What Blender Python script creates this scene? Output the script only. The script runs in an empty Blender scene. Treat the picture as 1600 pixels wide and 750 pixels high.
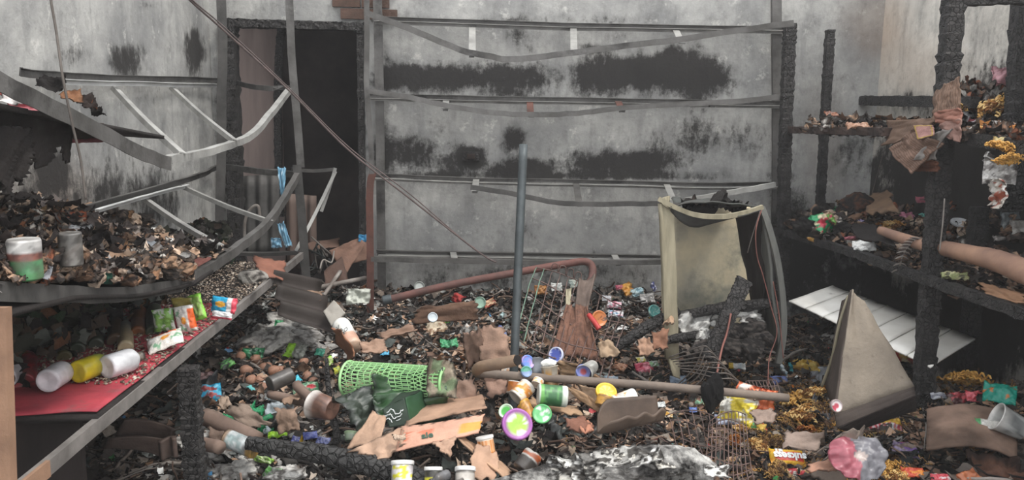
import bpy, bmesh, math, random
import numpy as np
from mathutils import Vector, Matrix
SC = bpy.context.scene
COL = SC.collection
R = math.radians
PI = math.pi

# ------------------------------------------------------------------ camera
FPX, PITCH, YAW, ROLL, EYE = 1250.0, R(8.6), R(2.5), R(0.9), 1.55
fw = Vector((math.sin(YAW)*math.cos(PITCH), math.cos(YAW)*math.cos(PITCH), -math.sin(PITCH)))
r0 = Vector((math.cos(YAW), -math.sin(YAW), 0))
u0 = r0.cross(fw)
rt = r0*math.cos(ROLL) + u0*math.sin(ROLL)
up = u0*math.cos(ROLL) - r0*math.sin(ROLL)
O = Vector((0, 0, EYE))
cd = bpy.data.cameras.new('camera'); cam = bpy.data.objects.new('camera', cd); COL.objects.link(cam)
cd.sensor_fit = 'HORIZONTAL'; cd.sensor_width = 36; cd.lens = 36*FPX/1600
cd.clip_start = .05; cd.clip_end = 200
M = Matrix((rt, up, -fw)).transposed().to_4x4(); M.translation = O
cam.matrix_world = M
SC.camera = cam

# ------------------------------------------------------------------ light
w = bpy.data.worlds.new('overcast'); SC.world = w; w.use_nodes = True
nt = w.node_tree; bg = nt.nodes['Background']
tc = nt.nodes.new('ShaderNodeTexCoord'); nz = nt.nodes.new('ShaderNodeTexNoise'); nz.inputs['Scale'].default_value = 1.6; nz.inputs['Detail'].default_value = 4
cr = nt.nodes.new('ShaderNodeValToRGB')
cr.color_ramp.elements[0].position = .3; cr.color_ramp.elements[0].color = (.80, .84, .90, 1)
cr.color_ramp.elements[1].position = .7; cr.color_ramp.elements[1].color = (1, .985, .96, 1)
nt.links.new(tc.outputs['Generated'], nz.inputs['Vector']); nt.links.new(nz.outputs['Fac'], cr.inputs['Fac']); nt.links.new(cr.outputs['Color'], bg.inputs['Color'])
bg.inputs['Strength'].default_value = 1.35
sd = bpy.data.lights.new('sun', 'SUN'); so = bpy.data.objects.new('sun', sd); COL.objects.link(so)
sd.energy = 1.6; sd.angle = R(14); sd.color = (1, .96, .9)
so.rotation_euler = Vector((-.45, .30, -1)).to_track_quat('-Z', 'Y').to_euler()
SC.view_settings.view_transform = 'Standard'; SC.view_settings.look = 'None'
SC.view_settings.gamma = 1; SC.view_settings.use_curve_mapping = False
SC.view_settings.exposure = 0.74
HAZE = .0055

# ------------------------------------------------------------------ picture -> place
def ray(px, py):
    return (fw + rt*((px-800)/FPX) + up*((375-py)/FPX))
def at(px, py, Y):
    d = ray(px, py); return O + d*(Y/d.y)
def atx(px, py, X):
    d = ray(px, py); return O + d*(X/d.x)
def atz(px, py, Z):
    d = ray(px, py); return O + d*((Z-EYE)/d.z)
def proj(P):           # array of points -> pixels
    P = np.asarray(P, float) - np.array(O)
    z = P @ np.array(fw); z = np.where(z < .05, .05, z)
    return 800 + FPX*(P @ np.array(rt))/z, 375 - FPX*(P @ np.array(up))/z

# ------------------------------------------------------------------ noise
def hsh(i, j, s):
    n = (i.astype(np.int64)*374761393 + j.astype(np.int64)*668265263 + s*974634777) & 0x7fffffff
    n = ((n ^ (n >> 13))*1274126177) & 0x7fffffff
    return ((n ^ (n >> 16)) & 0xffff)/65535.0
def vn(x, y, s=0):
    x = np.asarray(x, float); y = np.asarray(y, float)
    i = np.floor(x); j = np.floor(y); f = x-i; g = y-j
    f = f*f*(3-2*f); g = g*g*(3-2*g)
    a = hsh(i, j, s); b = hsh(i+1, j, s); c = hsh(i, j+1, s); d = hsh(i+1, j+1, s)
    return (a*(1-f)+b*f)*(1-g) + (c*(1-f)+d*f)*g
def _h1(i, j, s):
    n = (i*374761393 + j*668265263 + s*974634777) & 0x7fffffff
    n = ((n ^ (n >> 13))*1274126177) & 0x7fffffff
    return ((n ^ (n >> 16)) & 0xffff)/65535.0
def _v1(x, y, s):
    i = math.floor(x); j = math.floor(y); f = x-i; g = y-j; f = f*f*(3-2*f); g = g*g*(3-2*g)
    return (_h1(i, j, s)*(1-f)+_h1(i+1, j, s)*f)*(1-g)+(_h1(i, j+1, s)*(1-f)+_h1(i+1, j+1, s)*f)*g
def fbm(x, y, s=0, o=4, k=.5):
    if isinstance(x, (float, int)) and isinstance(y, (float, int)):      # plain numbers: the quick way
        x = float(x); y = float(y); t = 0; a = 1; n = 0
        for q in range(o): t += a*_v1(x*2**q, y*2**q, s+q*7); n += a; a *= k
        return t/n
    t = 0; a = 1; n = 0
    for q in range(o):
        t = t + a*vn(x*2**q, y*2**q, s+q*7); n += a; a *= k
    return t/n
def ss(a, b, x):
    t = np.clip((np.asarray(x, float)-a)/(b-a), 0, 1); return t*t*(3-2*t)

# ------------------------------------------------------------------ materials
def lin(c):
    if isinstance(c, str):
        c = [int(c[i:i+2], 16)/255 for i in (0, 2, 4)]
    return tuple(v/12.92 if v <= .04045 else ((v+.055)/1.055)**2.4 for v in c) + (1,)
MATS = {}
def mat(name, c1, c2=None, scale=8, rough=.8, metal=0, soot=0, sootc='1e1b1a', bump=.3, bscale=None, alpha=1, trans=0,
        stretch=None, attr=None, crack=0, spec=.3, vary=0, coords='Object', sootscale=None):
    if name in MATS: return MATS[name]
    m = bpy.data.materials.new(name); m.use_nodes = True; MATS[name] = m
    N = m.node_tree.nodes; L = m.node_tree.links; b = N['Principled BSDF']
    b.inputs['Roughness'].default_value = rough; b.inputs['Metallic'].default_value = metal
    b.inputs['Specular IOR Level'].default_value = spec
    b.inputs['Alpha'].default_value = alpha; b.inputs['Transmission Weight'].default_value = trans
    t = N.new('ShaderNodeTexCoord'); vec = t.outputs[coords]
    if stretch:
        mp = N.new('ShaderNodeMapping'); mp.inputs['Scale'].default_value = stretch
        L.new(vec, mp.inputs['Vector']); vec = mp.outputs['Vector']
    def noise(s, d=5, r=.6):
        n = N.new('ShaderNodeTexNoise'); n.inputs['Scale'].default_value = s; n.inputs['Detail'].default_value = d
        n.inputs['Roughness'].default_value = r; L.new(vec, n.inputs['Vector']); return n.outputs['Fac']
    def ramp(f, a, c):
        r = N.new('ShaderNodeMapRange'); r.inputs['From Min'].default_value = a; r.inputs['From Max'].default_value = c
        L.new(f, r.inputs['Value']); return r.outputs['Result']
    def mix(f, a, c, mode='MIX'):
        x = N.new('ShaderNodeMix'); x.data_type = 'RGBA'; x.blend_type = mode
        for s, v in ((x.inputs['Factor'], f), (x.inputs['A'], a), (x.inputs['B'], c)):
            if hasattr(v, 'is_output'): L.new(v, s)
            else: s.default_value = v
        return x.outputs['Result']
    if attr:
        a = N.new('ShaderNodeAttribute'); a.attribute_name = attr
        col = mix(ramp(noise(scale), .3, .7), (.72, .72, .72, 1), (1.12, 1.12, 1.12, 1))
        col = mix(1.0, a.outputs['Color'], col, 'MULTIPLY')
    else:
        col = mix(ramp(noise(scale), .32, .68), lin(c1), lin(c2 or c1))
    if vary:
        oi = N.new('ShaderNodeObjectInfo'); h = N.new('ShaderNodeHueSaturation')
        L.new(ramp(oi.outputs['Random'], 0, 1), h.inputs['Value'])
        mr = [n for n in N if n.type == 'MAP_RANGE'][-1]
        mr.inputs['To Min'].default_value = 1-vary; mr.inputs['To Max'].default_value = 1+vary*.6
        L.new(col, h.inputs['Color']); col = h.outputs['Color']
    if soot:
        col = mix(ramp(noise(sootscale or scale*.45, 6, .68), 1-soot-.16+.08, 1-soot+.08), col, lin(sootc))
    L.new(col, b.inputs['Base Color'])
    if bump:
        bp = N.new('ShaderNodeBump'); bp.inputs['Strength'].default_value = min(1, bump); bp.inputs['Distance'].default_value = .01
        hgt = noise(bscale or scale*3, 6, .65)
        if crack:                        # alligator cracks of burnt wood
            vo = N.new('ShaderNodeTexVoronoi'); vo.feature = 'DISTANCE_TO_EDGE'; vo.inputs['Scale'].default_value = crack; L.new(vec, vo.inputs['Vector'])
            e = ramp(vo.outputs['Distance'], .0, .10); ad = N.new('ShaderNodeMath'); ad.operation = 'MULTIPLY_ADD'; ad.inputs[1].default_value = 2.2
            L.new(e, ad.inputs[0]); L.new(hgt, ad.inputs[2]); hgt = ad.outputs[0]
            col = mix(e, mix(.6, col, lin('0c0b0b')), col); L.new(col, b.inputs['Base Color'])
        L.new(hgt, bp.inputs['Height']); L.new(bp.outputs['Normal'], b.inputs['Normal'])
    return m
def plain(name, c, rough=.5, metal=0, **k):
    return mat(name, c, c, rough=rough, metal=metal, bump=k.pop('bump', 0), **k)

# ------------------------------------------------------------------ objects
def tag(o, label=None, cat=None, group=None, kind=None):
    if label: o['label'] = label
    if cat: o['category'] = cat
    if group: o['group'] = group
    if kind: o['kind'] = kind
    return o
def mesh(name, v, f, m=None, smooth=False, mats=None, mi=None):
    me = bpy.data.meshes.new(name)
    me.from_pydata([tuple(p) for p in v], [], f)
    for q in (mats or ([m] if m else [])): me.materials.append(q)
    if mi is not None: me.polygons.foreach_set('material_index', mi)
    if smooth: me.polygons.foreach_set('use_smooth', [True]*len(me.polygons))
    me.update(); return me
def npmesh(name, V, F, m=None, colr=None, smooth=False):   # V (n,3), F (k,3|4) arrays ; colr per vertex
    me = bpy.data.meshes.new(name); V = np.asarray(V, np.float32); F = np.asarray(F, np.int32); k = F.shape[1]
    me.vertices.add(len(V)); me.vertices.foreach_set('co', V.ravel())
    me.loops.add(F.size); me.loops.foreach_set('vertex_index', F.ravel())
    me.polygons.add(len(F)); me.polygons.foreach_set('loop_start', np.arange(0, F.size, k, dtype=np.int32))
    me.polygons.foreach_set('loop_total', np.full(len(F), k, np.int32))
    if smooth: me.polygons.foreach_set('use_smooth', np.ones(len(F), bool))
    if m: me.materials.append(m)
    me.update(calc_edges=True)
    if colr is not None:
        a = me.color_attributes.new('col', 'FLOAT_COLOR', 'POINT')
        a.data.foreach_set('color', np.hstack([colr, np.ones((len(V), 1))]).astype(np.float32).ravel())
    return me
def obj(name, me, parent=None, loc=None):
    o = bpy.data.objects.new(name, me); COL.objects.link(o)
    if parent: o.parent = parent
    if loc is not None: o.location = loc
    return o
def empty(name, loc=(0, 0, 0), rot=None):
    o = bpy.data.objects.new(name, None); COL.objects.link(o); o.location = loc; o.empty_display_size = .1
    if rot: o.rotation_euler = rot
    return o
class MB:
    """collects simple shapes into one mesh"""
    def __init__(s): s.v = []; s.f = []; s.m = []
    def add(s, v, f, mi=0):
        n = len(s.v); s.v += [tuple(p) for p in v]; s.f += [tuple(i+n for i in q) for q in f]; s.m += [mi]*len(f); return s
    def box(s, c, d, rot=None, mi=0):
        x, y, z = [q/2 for q in d]
        v = [Vector(p) for p in ((-x,-y,-z),(x,-y,-z),(x,y,-z),(-x,y,-z),(-x,-y,z),(x,-y,z),(x,y,z),(-x,y,z))]
        if rot is not None: v = [rot @ p for p in v]
        return s.add([p+Vector(c) for p in v], [(0,3,2,1),(4,5,6,7),(0,1,5,4),(1,2,6,5),(2,3,7,6),(3,0,4,7)], mi)
    def tube(s, pts, r, n=8, mi=0, caps=True, jit=0, seed=0):
        pts = [Vector(p) for p in pts]; rnd = random.Random(seed); V = []; F = []; prev = None
        for i, p in enumerate(pts):
            t = (pts[min(i+1, len(pts)-1)]-pts[max(i-1, 0)]).normalized()
            if prev is None:
                a = t.orthogonal().normalized()
            else:
                a = (prev - t*prev.dot(t)).normalized()
            prev = a; b = t.cross(a); rr = r[i] if hasattr(r, '__len__') else r
            for k in range(n):
                q = rr*(1+jit*(rnd.random()-.5)); an = 2*PI*k/n
                V.append(p+a*math.cos(an)*q+b*math.sin(an)*q)
        for i in range(len(pts)-1):
            for k in range(n):
                F.append((i*n+k, i*n+(k+1) % n, (i+1)*n+(k+1) % n, (i+1)*n+k))
        if caps: F.append(tuple(reversed(range(n)))); F.append(tuple(range((len(pts)-1)*n, len(pts)*n)))
        return s.add(V, F, mi)
    def lathe(s, prof, n=20, mi=0, mis=None):    # prof [(r,z)]
        V = []; F = []; I = []
        for r, z in prof:
            for k in range(n): V.append((r*math.cos(2*PI*k/n), r*math.sin(2*PI*k/n), z))
        base = len(s.v)
        s.v += V
        for i in range(len(prof)-1):
            for k in range(n):
                s.f.append(tuple(base+q for q in (i*n+k, i*n+(k+1) % n, (i+1)*n+(k+1) % n, (i+1)*n+k))); s.m.append(mis[i] if mis else mi)
        return s
    def sweep(s, pts, prof, side, mi=0, vertical=None):
        """open-ended bar: closed profile (u along side, v along up) swept over pts"""
        pts = [Vector(p) for p in pts]; n = len(prof); V = []; F = []
        for i, p in enumerate(pts):
            sd = Vector(side[i] if isinstance(side, list) else side)
            t = (pts[min(i+1, len(pts)-1)]-pts[max(i-1, 0)]).normalized()
            sd = (sd - t*sd.dot(t)).normalized()
            vv = t.cross(sd)
            if vertical is not None and vv.dot(Vector(vertical)) < 0: vv = -vv
            for u, v in prof: V.append(p+sd*u+vv*v)
        for i in range(len(pts)-1):
            for k in range(n): F.append((i*n+k, i*n+(k+1) % n, (i+1)*n+(k+1) % n, (i+1)*n+k))
        F.append(tuple(range(n))); F.append(tuple(reversed(range((len(pts)-1)*n, len(pts)*n))))
        return s.add(V, F, mi)
    def mesh(s, name, m, smooth=False):
        ms = m if isinstance(m, list) else [m]
        me = mesh(name, s.v, s.f, smooth=smooth, mats=ms, mi=s.m)
        bm = bmesh.new(); bm.from_mesh(me); bmesh.ops.recalc_face_normals(bm, faces=bm.faces); bm.to_mesh(me); bm.free()
        return me
    def build(s, name, m, parent=None, smooth=False, loc=None):
        return obj(name, s.mesh(name, m, smooth), parent, loc)
def densify(pts, n=6, jit=0, seed=0):
    rnd = random.Random(seed); out = []; pts = [Vector(p) for p in pts]
    for i in range(len(pts)-1):
        p0 = pts[max(i-1, 0)]; p1 = pts[i]; p2 = pts[i+1]; p3 = pts[min(i+2, len(pts)-1)]
        for k in range(n):
            t = k/n
            q = .5*((2*p1)+(p2-p0)*t+(2*p0-5*p1+4*p2-p3)*t*t+(3*p1-p0-3*p2+p3)*t**3)
            out.append(q+Vector([(rnd.random()-.5)*jit for _ in range(3)]))
    out.append(pts[-1]); return out
def lprof(a, b, t=.003):     # L iron: web height a (down), flange b (sideways)
    return [(0, 0), (b, 0), (b, -t), (t, -t), (t, -a), (0, -a)]
def grid_solid(P, th, name, m, smooth=True, holes=None, up_=None):
    """P (nx,ny,3) -> thin solid sheet"""
    nx, ny = P.shape[:2]
    du = np.gradient(P, axis=0); dv = np.gradient(P, axis=1); nn = np.cross(du, dv)
    nn /= (np.linalg.norm(nn, axis=2, keepdims=True)+1e-9)
    A = (P+nn*th/2).reshape(-1, 3); B = (P-nn*th/2).reshape(-1, 3); V = np.vstack([A, B]); n = nx*ny
    idx = np.arange(n).reshape(nx, ny)
    q = np.stack([idx[:-1, :-1], idx[1:, :-1], idx[1:, 1:], idx[:-1, 1:]], -1)
    keep = np.ones(q.shape[:2], bool) if holes is None else ~holes
    def rim(a, b, k): return np.stack([a, b, b+n, a+n], -1)[k]
    F = [q[keep], (q[..., ::-1]+n)[keep]]
    kp = np.pad(keep, 1)
    c = kp[1:-1, 1:-1]
    F.append(rim(q[..., 1], q[..., 0], c & ~kp[1:-1, :-2])); F.append(rim(q[..., 2], q[..., 1], c & ~kp[2:, 1:-1]))
    F.append(rim(q[..., 3], q[..., 2], c & ~kp[1:-1, 2:])); F.append(rim(q[..., 0], q[..., 3], c & ~kp[:-2, 1:-1]))
    F = np.vstack(F)
    return npmesh(name, V, F, m, smooth=smooth)
# ================================================================== the setting
YB, XL, XR = 5.2, -1.68, 2.6
def wall_mat(name, light, midc, dark, warmc='8d7765'):
    m = bpy.data.materials.new(name); m.use_nodes = True; N = m.node_tree.nodes; L = m.node_tree.links; b = N['Principled BSDF']
    b.inputs['Roughness'].default_value = .85; b.inputs['Specular IOR Level'].default_value = .2
    t = N.new('ShaderNodeTexCoord')
    def noise(s, d=6, r=.62, st=None):
        v = t.outputs['Object']
        if st:
            mp = N.new('ShaderNodeMapping'); mp.inputs['Scale'].default_value = st; L.new(v, mp.inputs['Vector']); v = mp.outputs['Vector']
        n = N.new('ShaderNodeTexNoise'); n.inputs['Scale'].default_value = s; n.inputs['Detail'].default_value = d; n.inputs['Roughness'].default_value = r
        L.new(v, n.inputs['Vector']); return n.outputs['Fac']
    def att(n):
        a = N.new('ShaderNodeAttribute'); a.attribute_name = n; return a.outputs['Fac']
    def math_(op, a, c):
        x = N.new('ShaderNodeMath'); x.operation = op
        for i, v in enumerate((a, c)):
            if hasattr(v, 'is_output'): L.new(v, x.inputs[i])
            else: x.inputs[i].default_value = v
        return x.outputs[0]
    def rng(f, a, c, o1=1.0):
        r = N.new('ShaderNodeMapRange'); r.inputs['From Min'].default_value = a; r.inputs['From Max'].default_value = c; r.inputs['To Max'].default_value = o1
        L.new(f, r.inputs['Value']); return r.outputs['Result']
    def mix(f, a, c):
        x = N.new('ShaderNodeMix'); x.data_type = 'RGBA'
        for s, v in ((x.inputs['Factor'], f), (x.inputs['A'], a), (x.inputs['B'], c)):
            if hasattr(v, 'is_output'): L.new(v, s)
            else: s.default_value = v
        return x.outputs['Result']
    c = mix(rng(noise(2.3), .35, .66), lin(midc), lin(light))
    c = mix(rng(noise(3.5, st=(3.5, 3.5, .6)), .5, .75, .45), c, lin('5f6060'))            # run-down streaks
    c = mix(rng(noise(14, 8, .7), .5, .72, .40), c, lin('6b6a68'))
    c = mix(rng(noise(9, 8, .75), .58, .66, .55), c, lin('d3d1cb'))                         # limewash still showing
    c = mix(math_('MULTIPLY', att('warm'), .9), c, lin(warmc))
    f = math_('ADD', att('soot'), math_('MULTIPLY', math_('SUBTRACT', noise(4, 10, .78), .5), 2.3))
    f = math_('ADD', f, math_('MULTIPLY', math_('SUBTRACT', noise(24, 6, .75, (1, 1, .45)), .5), 1.2))
    c = mix(rng(f, .16, .80, .55), c, lin('4d4c4a'))
    c = mix(rng(f, .46, .86, .93), c, lin(dark))
    L.new(c, b.inputs['Base Color'])
    bp = N.new('ShaderNodeBump'); bp.inputs['Strength'].default_value = .45; bp.inputs['Distance'].default_value = .012
    L.new(math_('ADD', noise(22, 8, .7), math_('MULTIPLY', rng(f, .5, .62), .25)), bp.inputs['Height']); L.new(bp.outputs['Normal'], b.inputs['Normal'])
    return m
WM = wall_mat('sooty_plaster', 'b6b5b1', '868685', '2b2928')
WR = wall_mat('sooty_limewash', 'd6d1c8', 'b3aea6', '1d1a19', 'c2a48a')
def wall(name, o, u, v, nu, nv, th, m, soot=(), warm=(), hole=None, base=0.0):
    a = np.linspace(0, 1, nu)[:, None, None]; c = np.linspace(0, 1, nv)[None, :, None]
    P = np.array(o)+a*np.array(u)+c*np.array(v)
    hm = None
    if hole is not None:
        C = (P[:-1, :-1]+P[1:, 1:])/2; hm = hole(C)
    me = grid_solid(P, th, name, m, smooth=False, holes=hm)
    co = np.zeros(len(me.vertices)*3); me.vertices.foreach_get('co', co); co = co.reshape(-1, 3)
    x, y = proj(co)
    for nm, lst, b0 in (('soot', soot, base), ('warm', warm, 0)):
        s = np.full(len(co), b0)
        for (px, py, rx, ry, k) in lst:
            d = np.hypot((x-px)/rx, (y-py)/ry)+.5*(fbm(x/38+px, y/38, 3)-.5); s = s+k*(1-ss(.2, 1.35, d))
        at_ = me.attributes.new(nm, 'FLOAT', 'POINT'); at_.data.foreach_set('value', np.clip(s, -1, 1.6).astype(np.float32))
    return tag(obj(name, me), kind='structure')
DX0, DX1 = at(356, 200, YB).x, at(566, 200, YB).x
DZ = at(460, 34, YB).z
SB = [(655, 122, 90, 26, 1.05), (790, 120, 80, 32, .75), (975, 112, 100, 40, 1.15), (1090, 118, 60, 42, 1.0), (640, 238, 80, 42, .7), (802, 220, 24, 24, 1.0),
      (736, 245, 24, 18, .9), (800, 262, 100, 18, .8), (980, 256, 100, 24, .9), (1070, 215, 50, 40, .5), (1140, 215, 60, 34, .45), (880, 125, 330, 26, .2), (880, 250, 330, 30, .15), (806, 50, 22, 30, .5), (900, 276, 330, 9, .6),
      (600, 200, 14, 200, .35), (690, 430, 130, 30, .45), (900, 430, 180, 35, .35), (880, 150, 330, 10, .2), (860, 30, 330, 8, .25), (1150, 420, 120, 60, .45), (1225, 300, 30, 260, .4), (1300, 420, 90, 110, .85), (1350, 240, 60, 60, .45),
      (560, 60, 14, 60, .7), (346, 200, 14, 240, .6), (930, 75, 40, 8, .4), (1050, 90, 18, 40, .5), (460, 20, 120, 10, .1)]
wall('wall_back', (XL-.1, YB+.07, -.1), (XR-XL+.2, 0, 0), (0, 0, 2.95), 175, 118, .14, WM, SB, [(1370, 40, 60, 60, .4), (1290, 240, 40, 120, .2)],  # warm glow near the right corner painted into the plaster colour
     hole=lambda C: (C[..., 0] > DX0) & (C[..., 0] < DX1) & (C[..., 2] < DZ), base=.10)
wall('wall_left', (XL-.07, .6, -.1), (0, YB-.6+.07, 0), (0, 0, 2.95), 160, 110, .14, WM,
     [(198, 92, 36, 34, 1.1), (303, 80, 24, 52, 1.05), (112, 88, 34, 20, .5), (78, 262, 36, 36, .75), (160, 268, 90, 60, .45), (35, 270, 60, 80, .35), (150, 330, 200, 60, .5),
      (230, 155, 30, 20, .3), (255, 320, 40, 60, .25), (320, 230, 14, 40, .35), (230, 8, 20, 10, .5), (100, 520, 300, 120, 1.2), (300, 440, 80, 40, .6)],
     [(60, 290, 80, 60, .3), (120, 300, 80, 40, .2)], base=.0)
wall('wall_right', (XR+.07, YB+.07, -.1), (0, -(YB-1.2), 0), (0, 0, 2.95), 150, 110, .14, WR,
     [(1400, 290, 130, 100, 1.0), (1580, 300, 150, 160, 1.2), (1560, 90, 80, 110, .45), (1420, 160, 90, 22, .55), (1500, 500, 250, 110, 1.3), (1340, 400, 60, 90, .7), (1345, 190, 16, 120, .25), (1800, 330, 260, 260, .9), (2300, 500, 500, 400, .9)],  # darkest low on the wall and below each shelf
     [(1365, 45, 60, 60, .55), (1440, 110, 80, 60, .25)], base=-.02)  # first warm ellipse paints a glow of light into the wall colour
def box_struct(name, c, d, m, kind='structure', rot=None):
    b = MB(); b.box((0, 0, 0), d, rot); return tag(b.build(name, m, loc=c), kind=kind)
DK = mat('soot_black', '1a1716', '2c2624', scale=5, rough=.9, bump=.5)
box_struct('floor', ((XL+XR)/2, 2.3, -.05), (XR-XL+1.5, 9.6, .1), mat('sooty_concrete', '4a4643', '2e2b29', scale=3))
# the back room behind the doorway: its own walls, ceiling and floor
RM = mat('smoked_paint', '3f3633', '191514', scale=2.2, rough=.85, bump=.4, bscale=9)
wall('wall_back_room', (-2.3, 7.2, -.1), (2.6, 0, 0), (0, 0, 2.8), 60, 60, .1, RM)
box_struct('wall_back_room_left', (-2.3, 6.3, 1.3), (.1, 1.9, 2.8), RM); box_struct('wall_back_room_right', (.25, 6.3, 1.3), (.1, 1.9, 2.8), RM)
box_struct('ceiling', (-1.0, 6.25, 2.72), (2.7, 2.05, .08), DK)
# door frame, charred
CH = mat('charcoal', '1a1817', '3d3a39', scale=22, rough=.7, bump=1.0, bscale=60, spec=.5, crack=52)
def charred(name, pts, wd, dp, seed=0, parent=None, n=14, m=None, amp=.16):
    """charred timber: square section swept along pts, checked like burnt wood in blocks"""
    rnd = np.random.RandomState(seed); P = densify(pts, n); V = []; F = []; k = 12
    prev = None
    for i, p in enumerate(P):
        t = (P[min(i+1, len(P)-1)]-P[max(i-1, 0)]).normalized()
        if prev is None:
            s = Vector((1, 0, 0)) if abs(t.x) < .9 else Vector((0, 1, 0))
        else: s = prev
        s = (s-t*s.dot(t)).normalized(); prev = s; q = t.cross(s)
        seg = (P[1]-P[0]).length
        for rep in (0, 1):                      # a crack ring then a swollen ring, unevenly spaced
            sc = (.90+.08*rnd.rand() if rep else .96+.12*rnd.rand())
            off = t*seg*(rnd.rand()*.25 if rep == 0 else .5+.3*rnd.rand())
            for j in range(k):
                an = 2*PI*j/k+PI/4/3; c_, s_ = math.cos(an), math.sin(an)
                e = max(abs(c_), abs(s_)); rr = sc*(1+amp*(rnd.rand()-.5))
                if j % 3 == i % 3: rr *= .93
                V.append(p+off+s*(c_/e*wd/2*rr)+q*(s_/e*dp/2*rr))
    m_ = len(P)*2
    for i in range(m_-1):
        for j in range(k): F.append((i*k+j, i*k+(j+1) % k, (i+1)*k+(j+1) % k, (i+1)*k+j))
    F += [tuple(reversed(range(k))), tuple(range((m_-1)*k, m_*k))]
    return obj(name, mesh(name, V, F, m or CH), parent)
d = tag(empty('door_1', ((DX0+DX1)/2, YB, 0)), kind='structure')
def lp(o, pts): return [Vector(p)-Vector(o.location) for p in pts]
xz = at(460, 38, YB-.02).z
charred('door_head', lp(d, [(DX0-.02, YB-.02, xz), (DX1+.02, YB-.02, xz-.01)]), .10, .05, 3, d, n=26)
charred('door_jamb', lp(d, [(DX0+.035, YB-.01, .1), (DX0+.035, YB-.01, xz-.04)]), .085, .12, 4, d, n=30)
charred('door_jamb', lp(d, [(DX1-.0, YB-.01, .1), (DX1-.0, YB-.01, xz-.04)]), .04, .10, 5, d, n=30)
# brown partition board seen through the doorway, and its dark edge post
pa, pb = at(374, 200, 5.75), at(440, 200, 5.75)
box_struct('trim_1', ((pa.x+pb.x)/2, 5.78, 1.25), (pb.x-pa.x, .03, 2.5), mat('smoked_board', '82736d', '5a4f4b', scale=2, stretch=(3, 3, .4), bump=.2))
charred('trim_2', [at(438, 340, 5.7), at(434, 150, 5.7), at(440, 40, 5.7)], .05, .05, 8)['kind'] = 'structure'
# bare bricks above the doorway, each brick on its own
BR = mat('burnt_brick', '614a3f', '44342c', scale=12, bump=.6)
wb = bpy.data.objects['wall_back']
bm_ = MB(); bm_.box((0, 0, 0), (.17, .03, .062)); bme = bm_.mesh('brick', BR)
b0 = at(532, 27, YB)
for r in range(3):
    for c in range(2):
        o = obj('brick', bme, wb, (b0.x+.09+c*.18-(.05 if r % 2 else 0), YB-.012+.004*c, b0.z+.02+r*.072)); o.rotation_euler = (R(1.5*c), 0, R(1-r))
# steel pilaster on the back wall between shelf and right corner
# ================================================================== the rubble surface
def H(x, y):
    x = np.asarray(x, float); y = np.asarray(y, float)
    h = .20+.20*ss(4.0, 5.1, y)+.10*ss(-.6, -1.3, x)*ss(3, 4.4, y)-.16*ss(1.5, 2.1, x)*ss(3.2, 4.4, y)
    h = h+.10*np.exp(-(((x+.35)/.5)**2+((y-4.3)/.35)**2))+.08*np.exp(-(((x+.55)/.35)**2+((y-3.0)/.3)**2))+.10*np.exp(-(((x-1.6)/.5)**2+((y-2.6)/.35)**2))
    h = h+.30*np.exp(-(((x-2.35)/.40)**2+((y-2.95)/.45)**2))
    h = h+.13*(fbm(x*2.2, y*2.2, 3)-.5)+.11*(fbm(x*6, y*6, 5)-.5)
    return h
def table(fn, x0, x1, y0, y1, n=260):
    xs, ys = np.linspace(x0, x1, n), np.linspace(y0, y1, n); T_ = fn(*np.meshgrid(xs, ys, indexing='ij')).tolist(); kx = (n-1)/(x1-x0); ky = (n-1)/(y1-y0)
    def f(x, y):
        a = min(max((x-x0)*kx, 0), n-1.001); b = min(max((y-y0)*ky, 0), n-1.001); i = int(a); j = int(b); a -= i; b -= j
        return (T_[i][j]*(1-a)+T_[i+1][j]*a)*(1-b)+(T_[i][j+1]*(1-a)+T_[i+1][j+1]*a)*b
    return f
HT = table(H, XL-.3, XR+.3, .5, YB+.2)
def hit(px, py, lift=0.0):
    d = ray(px, py); dx, dy, dz = d; t = 1.6
    while t < 9:
        x, y, z = dx*t, dy*t, EYE+dz*t
        if y > YB-.06 or z < HT(x, y)+lift: break
        t += .01
    return O+d*t
RUB = mat('rubble_soil', '35302d', '5c524b', scale=14, rough=.95, bump=1, bscale=50)
nx, ny = 330, 330
X, Y = np.meshgrid(np.linspace(XL, XR, nx), np.linspace(.9, YB-.005, ny), indexing='ij')
Z = H(X, Y)+.05*(fbm(X*22, Y*22, 9, 3)-.5)+.035*np.abs(fbm(X*40, Y*40, 11, 2)-.5)
idx = np.arange(nx*ny).reshape(nx, ny)
F = np.stack([idx[:-1, :-1], idx[1:, :-1], idx[1:, 1:], idx[:-1, 1:]], -1).reshape(-1, 4)
tag(obj('burnt_rubble', npmesh('burnt_rubble', np.stack([X, Y, Z], -1).reshape(-1, 3), F, RUB)), 'bed of dark ash and burnt rubble covering the whole floor', 'rubble', kind='stuff')
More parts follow.
